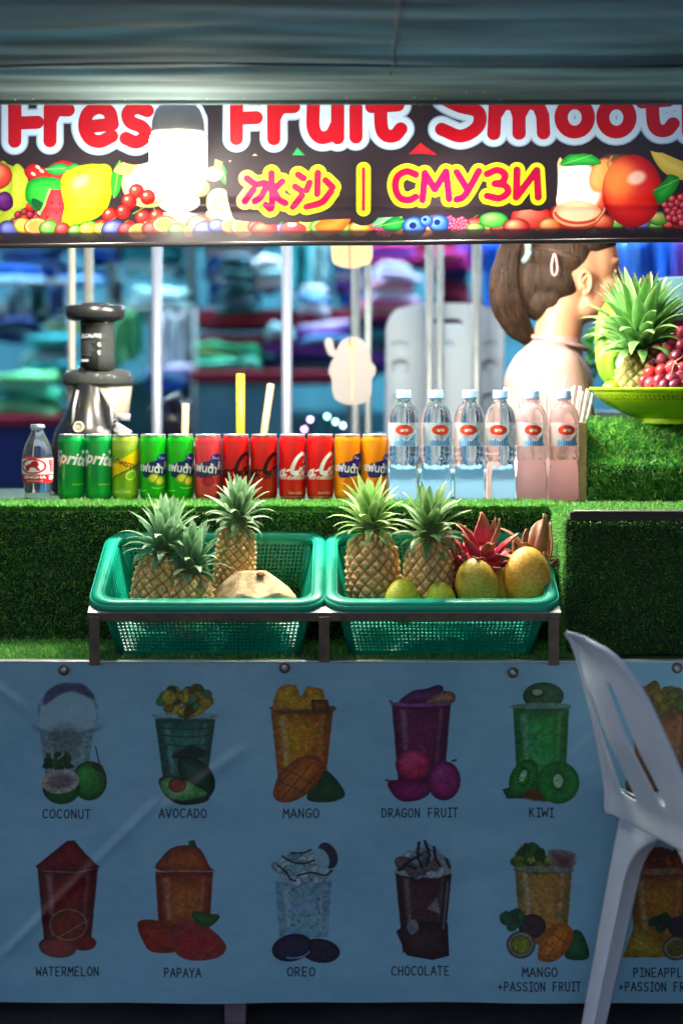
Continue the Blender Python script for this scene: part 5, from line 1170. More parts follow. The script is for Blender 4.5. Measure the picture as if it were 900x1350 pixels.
# ---------------------------------------------------------------- lime colander bowl with fruit on the turf block
M_lime = mat('lime plastic', (.42,.66,.015), rough=.3, spec=.5, thin=.38, sss=0)
BC = Vector((P(906, 510, 4.06).x, 4.06+.06, 0)); BR = (P(906, 510, 3.95).x-P(779, 510, 3.95).x)
zr = 1.2-2*S*3.95*1.0
bowl = thing('colander_bowl', 'lime green plastic colander bowl heaped with fruit on the turf block', 'bowl', (BC.x, BC.y, 0))
zb_ = P(0, 559, 4.0).z
def bowl_r(v):     # v 0 bottom .. 1 rim
    z = zb_+.012+(zr-zb_-.012)*v; r = BR*(.50+.46*math.sin(v*PI/2)**.9); return r, z
def bowl_fn(u, v):
    r, z = bowl_r(v); a = 2*PI*u; return Vector((r*math.cos(a), r*math.sin(a), z))
def bowl_mesh():
    nu = 120; V = []; F = []; vs = [0, .1, .2, .3, .4, .5, .60, .70, .80, .88, .94, 1.0]
    pat_rows = {6: 0, 7: 1}
    for v in vs:
        for i in range(nu): V.append(bowl_fn(i/nu, v))
    for j in range(len(vs)-1):
        for i in range(nu):
            a = [j*nu+i, j*nu+(i+1) % nu, (j+1)*nu+(i+1) % nu, (j+1)*nu+i]
            if j in pat_rows and (i % 30) > 3:
                pc = [V[q] for q in a]; flip = (i+j) % 2; q3 = [pc[0]*.8+pc[1]*.2, pc[1]*.8+pc[0]*.2, (pc[2]+pc[3])/2] if flip else [(pc[0]+pc[1])/2, pc[2]*.8+pc[3]*.2, pc[3]*.8+pc[2]*.2]
                cen = sum(pc, Vector())/4; q3 = [q*.82+cen*.18 for q in q3]; b0 = len(V); V += q3
                if flip: F += [(a[0], a[1], b0+1, b0), (a[1], a[2], b0+2, b0+1), (a[2], a[3], b0+2), (a[3], a[0], b0, b0+2)]
                else: F += [(a[2], a[3], b0+2, b0+1), (a[3], a[0], b0, b0+2), (a[0], a[1], b0), (a[1], a[2], b0+1, b0)]
            else: F.append(tuple(a))
    F.append(tuple(reversed(range(nu))))
    return mesh('basin', V, F)
o = link('basin', bowl_mesh(), M_lime, bowl); solid(o, .0018)
r1, z1 = bowl_r(1)
link('rim', lathe('rim', [(r1-.002, z1-.002), (r1+.003, z1-.006), (BR, z1-.003), (BR+.002, z1-.001), (BR+.001, z1+.002), (r1, z1+.002), (r1-.003, z1+.001)], 120), M_lime, bowl)
link('foot_ring', lathe('foot_ring', [(BR*.53, zb_-.001), (BR*.54, zb_+.001), (BR*.52, zb_+.016), (BR*.50, zb_+.016), (BR*.505, zb_)], 96), M_lime, bowl)
# pineapple standing in the bowl
GB = dict(tone=(.10,.30,.06), edge=(.30,.56,.22))
pineapple('green pineapple standing in the lime bowl with a tall dense crown', tuple(P(846, 544, 4.10)), (R(0), R(-1), R(30)), .135, .060, .165, 96, 'g', GB, 8, group=None, top=(.11, .0140), bodyargs=dict(ripe=(.24,.20,.05), pale=(.60,.52,.20), dark=(.06,.09,.02)), spread=.80)
# green bananas behind it
def banana(label, pts, r, col, cols2, group):
    t = thing('banana', label, 'banana', tuple(pts[0]), group=group)
    q = [Vector(p)-Vector(pts[0]) for p in catmull(pts, 6)]; n = len(q)
    rs = [r*(.35+.65*min(1, min(k, n-1-k)/(n*.22))) for k in range(n)]
    V = []; T = []; F = []; m = 15; prev = None
    for k, p in enumerate(q):
        tt = (q[min(k+1, n-1)]-q[max(k-1, 0)]).normalized(); a = tt.cross(Vector((0, 1, 0))).normalized() if prev is None else (prev-tt*prev.dot(tt)).normalized(); prev = a; b = tt.cross(a)
        for i in range(m):
            w_ = 2*PI*i/m; f = 1+.07*abs(math.cos(w_*2.5))**3; V.append(p+a*math.cos(w_)*rs[k]*f+b*math.sin(w_)*rs[k]*f); c = np.array(col)*(.9+.2*math.cos(w_*5)); T.append(tuple(c if 2 < k < n-3 else cols2))
    for k in range(n-1):
        for i in range(m): F.append((k*m+i, k*m+(i+1) % m, (k+1)*m+(i+1) % m, (k+1)*m+i))
    F.append(tuple(reversed(range(m)))); F.append(tuple((n-1)*m+i for i in range(m)))
    link('peel', mesh('peel', V, F, tint=T), M_mango, t); return t
for k, (dx, dd, lab) in enumerate(((0, 4.20, 'green banana at the outer edge of the bunch in the lime bowl'), (13, 4.18, 'green banana in the middle of the bunch behind the pineapple'), (27, 4.21, 'green banana nearest the pineapple crown in the lime bowl'))):
    pts = [tuple(P(824+dx*.6, 515, dd)), tuple(P(802+dx*.9, 490, dd-.01)), tuple(P(797+dx, 455, dd-.015)), tuple(P(800+dx*1.05, 420, dd)), tuple(P(812+dx*.9, 388, dd+.02))]
    banana(lab, pts, .0215, (.20,.44,.03), (.12,.22,.03), 'green bananas in the bowl')
for k, (dx, lab) in enumerate(((0, 'ripe yellow banana standing behind the grapes'), (16, 'second ripe yellow banana, farther behind the grapes'))):
    pts = [tuple(P(905+dx, 500, 4.16)), tuple(P(896+dx, 465, 4.16)), tuple(P(886+dx, 440, 4.16)), tuple(P(880+dx, 412, 4.15))]
    banana(lab, pts, .019, (.75,.42,.02), (.30,.18,.04), 'yellow bananas in the bowl')
# grapes
M_grape = attr_mat('grape skin', rough=.28, spec=.5, var=.15, vscale=60, sss=.15)
gc = [np.array(c) for c in ((.25,.02,.05), (.40,.05,.07), (.50,.03,.03), (.12,.01,.03), (.32,.06,.10))]
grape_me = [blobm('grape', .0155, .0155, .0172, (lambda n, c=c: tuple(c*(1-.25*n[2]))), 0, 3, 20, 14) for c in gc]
for m_ in grape_me: m_.materials.append(M_grape)
gb = thing('grape_bunch', 'bunch of red grapes spilling over the rim of the lime bowl', 'grapes', tuple(P(890, 510, 4.02)))
o0 = Vector(gb.location)
spots = [(869, 503, 3.97), (872, 489, 4.0), (885, 500, 3.965), (858, 492, 4.01), (897, 498, 3.97), (886, 484, 3.985), (873, 474, 4.03), (900, 486, 3.98), (892, 470, 3.99), (880, 462, 4.04), (866, 462, 4.06), (886, 450, 4.05), (900, 456, 4.0), (898, 440, 4.03), (908, 470, 3.98), (912, 492, 3.96), (924, 478, 3.97), (916, 450, 4.0), (930, 500, 3.95), (940, 470, 4.0), (925, 440, 4.03), (948, 490, 3.97), (858, 507, 3.99), (876, 508, 3.96), (906, 507, 3.955), (890, 509, 3.95), (850, 503, 4.02), (862, 478, 4.05), (905, 426, 4.06), (918, 420, 4.06), (895, 430, 4.08)]
for k, (px, py, d) in enumerate(spots):
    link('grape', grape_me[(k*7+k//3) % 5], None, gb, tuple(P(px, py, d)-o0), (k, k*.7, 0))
sm = MB(); sm.tube([P(884, 496, 3.955)-o0, P(888, 478, 3.96)-o0, P(902, 468, 3.97)-o0], .0018, 6); sm.tube([P(888, 478, 3.96)-o0, P(876, 484, 3.96)-o0], .0015, 6); sm.tube([P(888, 478, 3.96)-o0, P(896, 482, 3.955)-o0], .0015, 6); sm.build('grape_stem', mat('grape stem', (.40,.20,.12), rough=.6), gb, True)
# fruit filling the unseen depth of the bowl
def filler(name, lab, px, py, d, r, col, cat):
    t = thing(name, lab, cat, tuple(P(px, py, d)), scale=r); link('skin', blobm('skin', 1, 1, .92, lambda n: tuple(np.array(col)*(1+.15*n[2])), .01, 3), M_mango, t)
filler('green_apple', 'green apple resting deep in the lime bowl under the yellow bananas', 940, 500, 4.12, .038, (.30,.46,.04), 'apple')
filler('orange_fruit', 'orange resting at the back of the lime bowl behind the grapes', 905, 508, 4.20, .038, (.75,.26,.02), 'orange')
filler('lime_fruit', 'green lime lying inside the bowl left of the pineapple', 806, 514, 4.09, .022, (.22,.40,.03), 'lime')
# clear box behind the crown
cb_ = thing('plastic_tub', 'tall clear blue plastic tub behind the pineapple crown and bananas', 'tub', (P(905, 510, 4.32).x, 4.335, 1.0))
M_tub = mat('bluish clear plastic', (.30,.55,.62), rough=.25, trans=.75, ior=1.1, thin=.1)
link('tub_wall', lathe('tub_wall', [(.045, 0), (.05, .01), (.062, .445), (.066, .447), (.066, .452), (.060, .452), (.048, .012), (.0, .012)], 48), M_tub, cb_)
sh = thing('back_stand', 'narrow wooden stand behind the turf block carrying the clear tub', 'stand', (P(905, 510, 4.32).x, 4.335, 0))
MB().box((0, 0, .985), (.30, .24, .028), bev=.003).build('stand_top', M_wood, sh)
for sx_ in (-1, 1):
    for sy_ in (-1, 1): MB().box((sx_*.13, sy_*.10, .485), (.03, .03, .97), bev=.002).build('leg', M_wood, sh)
# ---------------------------------------------------------------- slow juicer behind the cans
JD = 4.32
js = S*JD
jx = P(126, 510, JD).x
def jz(py): return 1.2-(py-510)*js
ju = thing('juicer', 'black slow juicer with caution label on its chute standing behind the green cans', 'juicer', (jx, JD, 0))
M_black = mat('glossy black plastic', (.008,.009,.010), rough=.25, spec=.3)
M_smoke = mat('smoked clear plastic', (.045,.05,.05), rough=.12, trans=.4, ior=1.2, spec=.35)
M_pulp = mat('clear drum plastic', (.50,.46,.36), rough=.15, trans=.5, thin=.2, ior=1.15, spec=.6)
M_silver = mat('silver plastic', (.55,.55,.55), rough=.3, metal=.6)
def prof(pts): return [(w_*js, jz(y_)) for w_, y_ in pts]
link('motor_base', lathe('motor_base', prof([(47, 649), (51, 645), (52, 600), (48, 578), (45, 566), (41, 560), (34, 548), (27, 534), (22, 518), (19, 502), (17, 490), (15, 484)]), 48), M_black, ju, (-.013, 0, 0))
o = link('logo_ring', lathe('logo_ring', [(.0125, 0), (.0130, .002), (.0100, .003), (.0095, 0)], 32), mat('cream ring', (.55,.50,.36), rough=.4), ju, (-.026, -.0885, jz(562)), (R(82), 0, R(-14)))
for k in (-1, 0, 1): MB().box((0, k*.0035, .0022), (.009, .0016, .001)).build('logo_bar', bpy.data.materials['cream ring'], o)
link('chute', lathe('chute', prof([(20, 488), (19.5, 470), (19.5, 430), (21, 416)]), 40), M_black, ju)
link('chute_sleeve', lathe('chute_sleeve', prof([(24, 488), (23, 470), (22.5, 430), (24, 416)]), 40), M_smoke, ju, (.004, 0, 0))
link('hopper_ring', lathe('hopper_ring', prof([(26, 424), (36, 421), (39, 416), (39.5, 404), (37, 403), (36, 408), (20, 410)]), 48, flute=lambda a, z: 1+.004*math.cos(a*24)), M_black, ju)
link('hopper_lid', lathe('hopper_lid', prof([(24, 410), (23, 402), (20, 400), (6, 399.5), (0, 399.5)]), 40), M_black, ju)
link('drum_cover', lathe('drum_cover', prof([(46, 508), (47, 504), (46.5, 496), (44, 491), (38, 487), (22, 486)]), 56), M_smoke, ju, (0, .046, 0))
link('drum', lathe('drum', prof([(37, 553), (39, 548), (44, 508)]), 48, flute=lambda a, z: 1+.010*math.cos(a*18)), M_pulp, ju, (.002, .050, 0))
sp = MB(); sp.tube([(.055, -.03, jz(549)), (.083, -.03, jz(550))], [.008, .009], 14); sp.build('spout', M_silver, ju, True)
MB().box((.068, -.045, jz(568)), (.038, .03, .022), (0, R(32), 0), bev=.004).build('spout_guard', M_silver, ju)
for k in range(4): MB().box((.050+.006*k, -.070+.004*k, jz(553+4.2*k)), (.010, .0015, .0018), (0, R(-25), R(30))).build('vent_slot', M_silver, ju)
for sx_ in (-1, 1):
    MB().tube([(sx_*.045, -.06, jz(560)), (sx_*.042, -.05, jz(535)), (sx_*.036, -.035, jz(515))], .0035, 8).build('carry_rib', M_silver, ju, True)
# caution print on the chute
c = Canvas(0, 0, 62, 66, 7, (12, 13, 14), alpha=True); INKW = (200, 206, 206)
c.poly([(6, 16), (11, 7), (16, 16)], INKW); c.poly([(8, 15), (11, 9.5), (14, 15)], (12, 13, 14)); c.stroke([(11, 11), (11, 13.5)], .8, INKW)
c.text('CAUTION', 34, 12, 6.4, INKW, sx=.9)
for k in range(7): c.stroke([(6, 22+k*3.8), (34-(k*7 % 9), 22+k*3.8)], .7, (150, 156, 158), op=.8)
for q in ((41, 27), (47, 34), (41, 41), (48, 27), (48, 42)): c.stroke(arc(q[0], q[1], 3, 3, 0, 360, 12), .9, INKW); c.stroke([(q[0]-2, q[1]-2), (q[0]+2, q[1]+2)], .8, INKW)
c.text('hurom', 14, 54, 4.6, (225, 228, 226), bold=.04)
rr = 19.9*js
V = []; U = []
for j in range(2):
    for i in range(17):
        a = -PI/2+R(-75+150*i/16); V.append((rr*math.cos(a), rr*math.sin(a), jz(484)+(jz(434)-jz(484))*j)); U.append((i/16, j))
link('caution_print', mesh('caution_print', V, [(i, i+1, i+18, i+17) for i in range(16)], U), print_mat('white print on chute', c, rough=.4, alpha=True), ju)
bpy.data.objects['chute_sleeve'].scale = (.9, .9, 1)
bpy.data.objects['chute_sleeve'].location = (.007, .004, 0)

# ---------------------------------------------------------------- the girl behind the counter
GD = 4.42
def G(px, py, dy=0.0): return P(px, py, GD)+Vector((0, dy, 0))
class Blob:
    def __init__(s): s.mb = MB()
    def ell(s, c, r, rot=(0, 0, 0)):
        bm = bmesh.new(); bmesh.ops.create_icosphere(bm, subdivisions=4, radius=1); M = Matrix.Translation(c) @ Euler(rot).to_matrix().to_4x4() @ Matrix.Diagonal((r[0], r[1], r[2], 1))
        bm.transform(M); bm.verts.index_update(); s.mb.add([v.co.copy() for v in bm.verts], [[v.index for v in f.verts] for f in bm.faces]); bm.free(); return s
    def cap(s, pts, rs):
        pts = [Vector(p) for p in pts]
        n = len(pts); P2 = []; R2 = []
        for k in range(n-1):
            for t in range(6): f = t/6; P2.append(pts[k].lerp(pts[k+1], f)); R2.append(rs[k]*(1-f)+rs[k+1]*f)
        P2.append(pts[-1]); R2.append(rs[-1]); s.mb.tube(P2, R2, 20)
        for p, r in ((pts[0], rs[0]), (pts[-1], rs[-1])): s.ell(p, (r, r, r))
        for k in range(1, n-1): s.ell(pts[k], (rs[k],)*3)
        return s
    def build(s, name, m, parent, voxel=.006, it=4, fac=.5):
        o = s.mb.build(name, m, parent, True)
        r = o.modifiers.new('remesh', 'REMESH'); r.mode = 'VOXEL'; r.voxel_size = voxel; r.use_smooth_shade = True
        sm = o.modifiers.new('smooth', 'SMOOTH'); sm.factor = fac; sm.iterations = it
        return o
M_skin = mat('skin', (.31,.15,.085), rough=.5, spec=.35, sss=.2, var=.07, vscale=24, bump=.06, bscale=300)
M_shirt = mat('pale beige cotton shirt', (.27,.165,.15), rough=.85, spec=.2, bump=.8, bscale=9, var=.05)
M_hair = mat('dark brown hair', (.006,.0035,.002), rough=.55, spec=.12, vcol=(.022,.012,.007), vscale=60, stretch=(3,3,.3), bump=.9, bscale=90)
M_trouser = mat('dark trousers', (.03,.035,.05), rough=.8)
girl = thing('person', 'girl in a pale beige shirt with brown ponytail and hair clip, back turned, facing right', 'person', (0, 0, 0))
b = Blob()
b.ell(G(757, 347), (.085, .073, .097)); b.ell(G(782, 345), (.060, .062, .080)); b.ell(G(782, 388), (.052, .056, .062), (0, R(-10), 0)); b.ell(G(799, 412), (.024, .030, .024)); b.ell(G(770, 405), (.040, .054, .036), (0, R(18), 0))
b.cap([G(811, 350), G(816, 364), G(819, 372)], [.008, .010, .011]); b.ell(G(815, 375, -.010), (.008, .007, .007)); b.ell(G(815, 375, .010), (.008, .007, .007))
b.ell(G(815, 394), (.010, .022, .006)); b.ell(G(813, 401), (.010, .020, .0065)); b.ell(G(807, 345, -.03), (.012, .022, .008)); b.ell(G(807, 345, .03), (.012, .022, .008)); b.ell(G(800, 378, -.036), (.022, .018, .020)); b.ell(G(800, 378, .036), (.022, .018, .020))
b.cap([G(744, 395), G(737, 430), G(728, 470)], [.056, .055, .062])
torso = [(G(722, 480), .10), (G(716, 540), .098), (G(714, 600), .088), (G(712, 650), .095), (G(712, 690), .11)]
b.ell(G(720, 505), (.095, .150, .085)); b.ell(G(716, 560), (.092, .135, .12)); b.ell(G(714, 625), (.085, .120, .11)); b.ell(G(710, 690), (.105, .150, .10))
def arm(side, sh, el, wr, fdir):
    b.cap([sh, el], [.042, .034]); b.cap([el, wr], [.033, .022])
    d = Vector(fdir).normalized(); up = Vector((0, side, 0)); palm = wr+d*.045
    b.ell(palm, (.046, .016, .036), (0, -math.atan2(d.z, d.x), 0))
    for k, (off, ln) in enumerate(((-.027, .058), (-.009, .068), (.009, .066), (.026, .052))):
        r0 = palm+d*.030+Vector((0, 0, off)); r1 = r0+d*ln*.5+up*-.004; r2 = r1+d*ln*.32+up*-.016; b.cap([r0, r1, r2], [.0085, .0078, .0068])
    t0 = palm-d*.012+Vector((0, -side*.004, .028)); b.cap([t0, t0+Vector((.012, -side*.020, .018))+d*.02, t0+Vector((.018, -side*.032, .016))+d*.04], [.010, .009, .0075])
arm(1, G(727, 492, -.150), G(742, 598, -.165), G(838, 625, -.10), (1, .15, -.1)); arm(-1, G(722, 492, .150), G(736, 600, .165), G(835, 640, .10), (1, -.15, -.12))
for sy_ in (-1, 1):
    hp = Vector((G(712, 690).x, GD+sy_*.075, .83)); kn = Vector((hp.x+.02, GD+sy_*.085, .46)); an = Vector((hp.x-.01, GD+sy_*.09, .08))
    b.cap([hp, kn, an], [.078, .052, .034]); b.cap([an+Vector((-.03, 0, -.045)), an+Vector((.12, 0, -.055))], [.030, .024])
b.build('body', M_skin, girl, .0055, 5)
# shirt
s_ = Blob()
s_.ell(G(722, 506), (.104, .162, .092)); s_.ell(G(717, 565), (.104, .150, .13)); s_.ell(G(715, 635), (.102, .140, .12)); s_.ell(G(713, 690), (.112, .158, .08))
s_.cap([G(722, 474, -.03), G(727, 490, -.148)], [.050, .054]); s_.cap([G(722, 474, .03), G(722, 490, .148)], [.050, .054])
s_.cap([G(733, 454), G(727, 478)], [.0605, .075])
s_.cap([G(727, 490, -.150), G(738, 560, -.168)], [.056, .066]); s_.cap([G(722, 490, .150), G(733, 560, .168)], [.056, .066])
s_.cap([G(700, 520, -.10), G(735, 600, -.12)], [.035, .03]); s_.ell(G(702, 505, -.075), (.07, .075, .09)); s_.ell(G(716, 540, -.10), (.09, .08, .10))
s_.build('shirt', M_shirt, girl, .007, 16)
lt = Blob()
for sy_ in (-1, 1):
    hp = Vector((G(712, 690).x, GD+sy_*.075, .83)); kn = Vector((hp.x+.02, GD+sy_*.085, .46)); an = Vector((hp.x-.01, GD+sy_*.09, .10)); lt.cap([hp, kn, an], [.092, .066, .056])
lt.ell(Vector((G(711, 690).x, GD, .86)), (.115, .162, .09)); lt.build('trousers', M_trouser, girl, .010, 5)
for sy_ in (-1, 1):
    hb = Blob(); a = Vector((G(712, 690).x-.04, GD+sy_*.09, .032)); hb.cap([a, a+Vector((.15, 0, -.004))], [.040, .034]); hb.ell(a+Vector((.05, 0, -.018)), (.12, .042, .014)); hb.build('shoe', mat('white trainer', (.5,.5,.5), rough=.6), girl, .008, 3)
# collar of the shirt
st = MB(); cc = G(731, 452); st.tube([cc+Vector((.066*math.cos(a)+.008, .068*math.sin(a), -.016*math.cos(a)*-1-.014*math.cos(a)*2.2)) for a in [2*PI*k/32 for k in range(33)]], .0055, 8, cap=False); st.build('collar', M_shirt, girl, True)
# ear
e = Blob(); ec = G(764, 374, -.068)
ring = [ec+Vector((.0135*math.cos(a)+.003, -.004-.002*math.sin(a), .026*math.sin(a))) for a in [R(-70+290*k/12) for k in range(13)]]
e.cap(ring, [.0048]*13); e.ell(ec+Vector((.002, .004, 0)), (.013, .007, .024)); e.ell(ec+Vector((.004, -.002, -.026)), (.008, .005, .009)); e.cap([ec+Vector((.004, -.005, .012)), ec+Vector((-.005, -.006, -.002)), ec+Vector((.002, -.005, -.014))], [.003]*3)
e.build('ear', M_skin, girl, .0022, 2)
# eye and brow on the side that faces us
link('eye', blobm('eye', .009, .008, .0065, lambda n: (.35,.30,.27) if n[0] < .3 else (.03,.015,.01)), attr_mat('eye', rough=.15, var=.02), girl, tuple(G(807, 359, -.031)))
MB().tube([G(797, 343, -.052), G(805, 339, -.046), G(812, 340, -.036)], [.0008, .0016, .001], 8).build('eyebrow', M_hair, girl, True)
# hair: cap, nape, ponytail
h = Blob(); h.ell(G(748, 337), (.083, .079, .090), (0, R(-12), 0)); h.ell(G(738, 366), (.062, .071, .078)); h.ell(G(772, 318), (.072, .072, .060)); h.ell(G(714, 400), (.028,.040,.045)); h.ell(G(698, 372), (.034,.032,.066)); h.ell(G(706, 398), (.026,.030,.045)); h.ell(G(700, 335), (.026,.035,.035)); h.ell(G(728, 392), (.036, .055, .050))
h.cap([G(704, 322), G(686, 318), G(671, 332), G(664, 362), G(668, 400), G(682, 432), G(700, 450)], [.020, .023, .028, .032, .033, .027, .009])
h.build('hair', M_hair, girl, .0048, 3, .4)
g = random.Random(11); st = MB()
pk = [(704, 322, .026), (686, 318, .030), (671, 332, .036), (664, 362, .042), (668, 400, .044), (682, 432, .036), (700, 452, .014)]
for k in range(240):
    a = g.uniform(-PI, .35); off = g.uniform(.90, 1.12); pts = []
    for j, (px, py, r) in enumerate(pk):
        c_ = G(px, py); w_ = a+.5*math.sin(j*.7+k); rr = r*off*(1 if j < 6 else 1.3)
        nx = math.cos(w_)*.75; pts.append(c_+Vector((nx*rr, math.sin(w_)*rr*-1 if False else -abs(math.sin(w_))*rr, (math.cos(w_)*.3)*rr)))
    st.tube([Vector(p) for p in catmull(pts, 3)], [.0011]*18+[.0005], 4, cap=False)
st2 = MB(); p0 = G(748, 337)
ELS = [(G(748, 337), (.083, .079, .090)), (G(738, 366), (.062, .071, .078)), (G(772, 318), (.072, .072, .060)), (G(714, 400), (.028, .040, .045))]
def hull(d):
    best = 0
    for c_, r_ in ELS:
        o_ = p0-c_; A_ = sum((d[q]/r_[q])**2 for q in range(3)); B_ = 2*sum(o_[q]*d[q]/r_[q]**2 for q in range(3)); C2_ = sum((o_[q]/r_[q])**2 for q in range(3))-1; D2_ = B_*B_-4*A_*C2_
        if D2_ > 0: best = max(best, (-B_+math.sqrt(D2_))/(2*A_))
    return p0+d*(best+.0012)
tie = (G(697, 327)-p0).normalized()
for k in range(620):          # strands combed back over the skull to the tie
    th = g.uniform(-1.15, 1.5); yy = g.uniform(.25, 1.3); s0 = Vector((math.cos(th), -yy*.9, math.sin(th))).normalized()
    if th < -.1: s0 = Vector((math.cos(th)*.35-.25, -yy*.9, math.sin(th)*.9)).normalized()
    if (s0.x > .5 and s0.z < .25) or (s0.z < -.2 and s0.x > -.35): continue
    pts = []
    for j in range(7):
        t = j/6; d = (s0*(1-t)+tie*t+Vector((0, -.35*math.sin(PI*t)*yy*.5, .05*math.sin(PI*t)))).normalized(); pts.append(hull(d)+Vector((g.gauss(0, .0007), -abs(g.gauss(0, .0012)), g.gauss(0, .0007))))
    (st if k % 3 else st2).tube([Vector(p) for p in catmull(pts, 3)], .0009, 4, cap=False)
for k in range(16):           # loose ends round the tie
    b0 = g.choice([G(700, 318, -.02), G(700, 316, 0)]); dr = Vector((g.uniform(-.4, .3), g.uniform(-.5, 0), g.uniform(-1, .2))).normalized(); ln = g.uniform(.015, .04)
    st.tube([b0, b0+dr*ln*.5+Vector((0, -.003, 0)), b0+dr*ln+Vector((g.uniform(-.006, .006), 0, -.006))], [.0006, .0005, .0002], 4, cap=False)
o2 = st2.build('hair_strand', mat('lightest brown hair', (.050,.027,.015), rough=.45, spec=.2), girl, True); o2['kind'] = 'stuff'  # palest strands, mixed in as streaks
o = st.build('hair_strand', mat('lighter brown hair', (.018,.010,.006), rough=.5, spec=.15, var=.5, vscale=40), girl, True); o['kind'] = 'stuff'
st = MB(); tc = G(689, 330, -.005); st.tube([tc+Vector((.010*math.cos(a), -.030*math.cos(a)*0-.031*math.cos(a*1), .026*math.sin(a))) for a in [2*PI*k/16 for k in range(17)]], .0085, 8); st.build('hair_tie', mat('grey green scrunchie', (.12,.18,.17), rough=.8), girl, True)
cc = G(725, 352, -.083); st = MB(); st.tube([cc+Vector((.0052*math.cos(a)*(1.2-.5*math.sin(a)), -.002, .025*math.sin(a))) for a in [2*PI*k/24 for k in range(25)]], .0022, 8, cap=False); st.build('hair_clip', mat('pink metal clip', (.40,.22,.20), rough=.35, metal=.3), girl, True)
# ---------------------------------------------------------------- monobloc plastic chair, local frame: +x forward, +y sitter's left, z up
def chair_meshes():
    out = {}
    SH = .458
    # back: v 0 seat level .. 1 top, u -1 .. 1
    def halfw(v): 
        return float(np.interp(v, [-.1, 0, .33, .67, .845, .93, .97, 1.0], [.190, .184, .160, .130, .104, .080, .060, .036]))
    def back(u, v):
        y = halfw(v)*u; z = SH+.005+.322*v-.006*abs(u)**3*(v > .8)
        x = float(np.interp(v, [0, .33, .67, .845, .93, 1.0], [-.225, -.253, -.294, -.318, -.338, -.368]))-.042*(1-u*u)*max(0, min(1, v*2.0+.2))*(1-.5*max(0, v-.7)/.3)
        return (x, y, z)
    us = [-1, -.93, -.80, -.62, -.47, -.36, -.24, -.10, 0, .10, .24, .38, .52, .66, .80, .93, 1]; vs = [-.13, 0, .05, .10, .17, .28, .4, .52, .64, .74, .82, .88, .93, .97, 1.0]
    V = [back(u, v) for v in vs for u in us]; F = []; m = len(us)
    for j in range(len(vs)-1):
        for i in range(m-1):
            if (3 <= j < 9 and i == 4) or (2 <= j < 8 and i in (10, 11, 12)): continue
            F.append((j*m+i, j*m+i+1, (j+1)*m+i+1, (j+1)*m+i))
    # flanges: the outer edges turn back
    def flange(col, sgn):
        b0 = len(V)
        for j, v in enumerate(vs):
            p = V[j*m+col]; V.append((p[0]-.013, p[1]+sgn*.006, p[2]-.001))
        for j in range(len(vs)-1):
            q = (j*m+col, (j+1)*m+col, b0+j+1, b0+j); F.append(q if sgn < 0 else tuple(reversed(q)))
    flange(0, -1); flange(m-1, 1)
    out['backrest'] = mesh('backrest', V, F)
    # seat: shallow dish, front edge rolls down, rear edge rises into the back
    def seat(u, v):
        a = -1+2*u; x = -.215+.435*v; w_ = .205+.028*math.sin(min(1, v*1.3)*PI/2)
        if v > .9: w_ -= .02*((v-.9)/.1)**2
        z = SH-.012*(1-a*a)*math.sin(v*PI)
        if v > .86: z -= .030*((v-.86)/.14)**2
        if v < .06: z += .014*(1-v/.06)
        if abs(a) > .9: z -= .020*((abs(a)-.9)/.1)**2
        return (x, w_*a, z)
    out['seat'] = surf('seat', seat, 24, 24)
    # each leg: two tapering plates meeting at the corner, arching into the apron
    def leg(front, side):
        x0 = .200 if front else -.200; y0 = .215*side if front else .200*side
        fx = 1 if front else -1
        foot = Vector((x0+fx*(.030 if front else .075), y0+side*.030, 0)); top = Vector((x0, y0, SH-.004))
        V = []; F = []; n = 14
        prof = []
        for j in range(n+1):
            t = j/n; z = (SH-.004)*t; w_ = .052+.026*t
            if t > .70: w_ += (.20-.05)*(1-math.sqrt(max(0, 1-((t-.70)/.215)**2))) if t < .915 else (.20-.05)
            prof.append((t, w_))
        for t, w_ in prof:
            c_ = foot.lerp(top, t)
            tx = min(w_, .198); ty = min(w_, .200)
            V.append(c_+Vector((-fx*tx, -side*.002, 0))); V.append(c_+Vector((-fx*tx*.5, 0, 0))); V.append(c_+Vector((-fx*.006, 0, 0)))
            V.append(c_+Vector((0, -side*.006, 0))); V.append(c_+Vector((0, -side*ty*.5, 0))); V.append(c_+Vector((fx*-.002, -side*ty, 0)))
        for j in range(n):
            for i in range(5): F.append((j*6+i, j*6+i+1, (j+1)*6+i+1, (j+1)*6+i))
        return mesh('leg', V, F)
    out['leg'] = [leg(f, s) for f in (0, 1) for s in (-1, 1)]
    return out
CM = chair_meshes()
M_chair = mat('white plastic with blue cast', (.78,.88,.96), rough=.2, spec=.5, thin=.10, var=.05, vscale=12, rvar=.08)
M_chair2 = mat('pale blue plastic', (.72,.84,.88), rough=.4, spec=.4, thin=.1)
def chair(label, loc, rz, m, group=None, scale=1.0, parts=True):
    t = thing('plastic_chair', label, 'chair', loc, (0, 0, rz), group, scale)
    for k in ('seat', 'backrest'):
        o = link(k, CM[k] if m is M_chair else CM[k].copy(), m, t); solid(o, .0045, 0); subs(o, 2)
    for q in CM['leg']:
        o = link('leg', q if m is M_chair else q.copy(), m, t); solid(o, .0042, 0); subs(o, 1)
    return t
chair('white plastic chair standing sideways in front of the menu poster', (.758, 3.287, 0), R(16), M_chair)
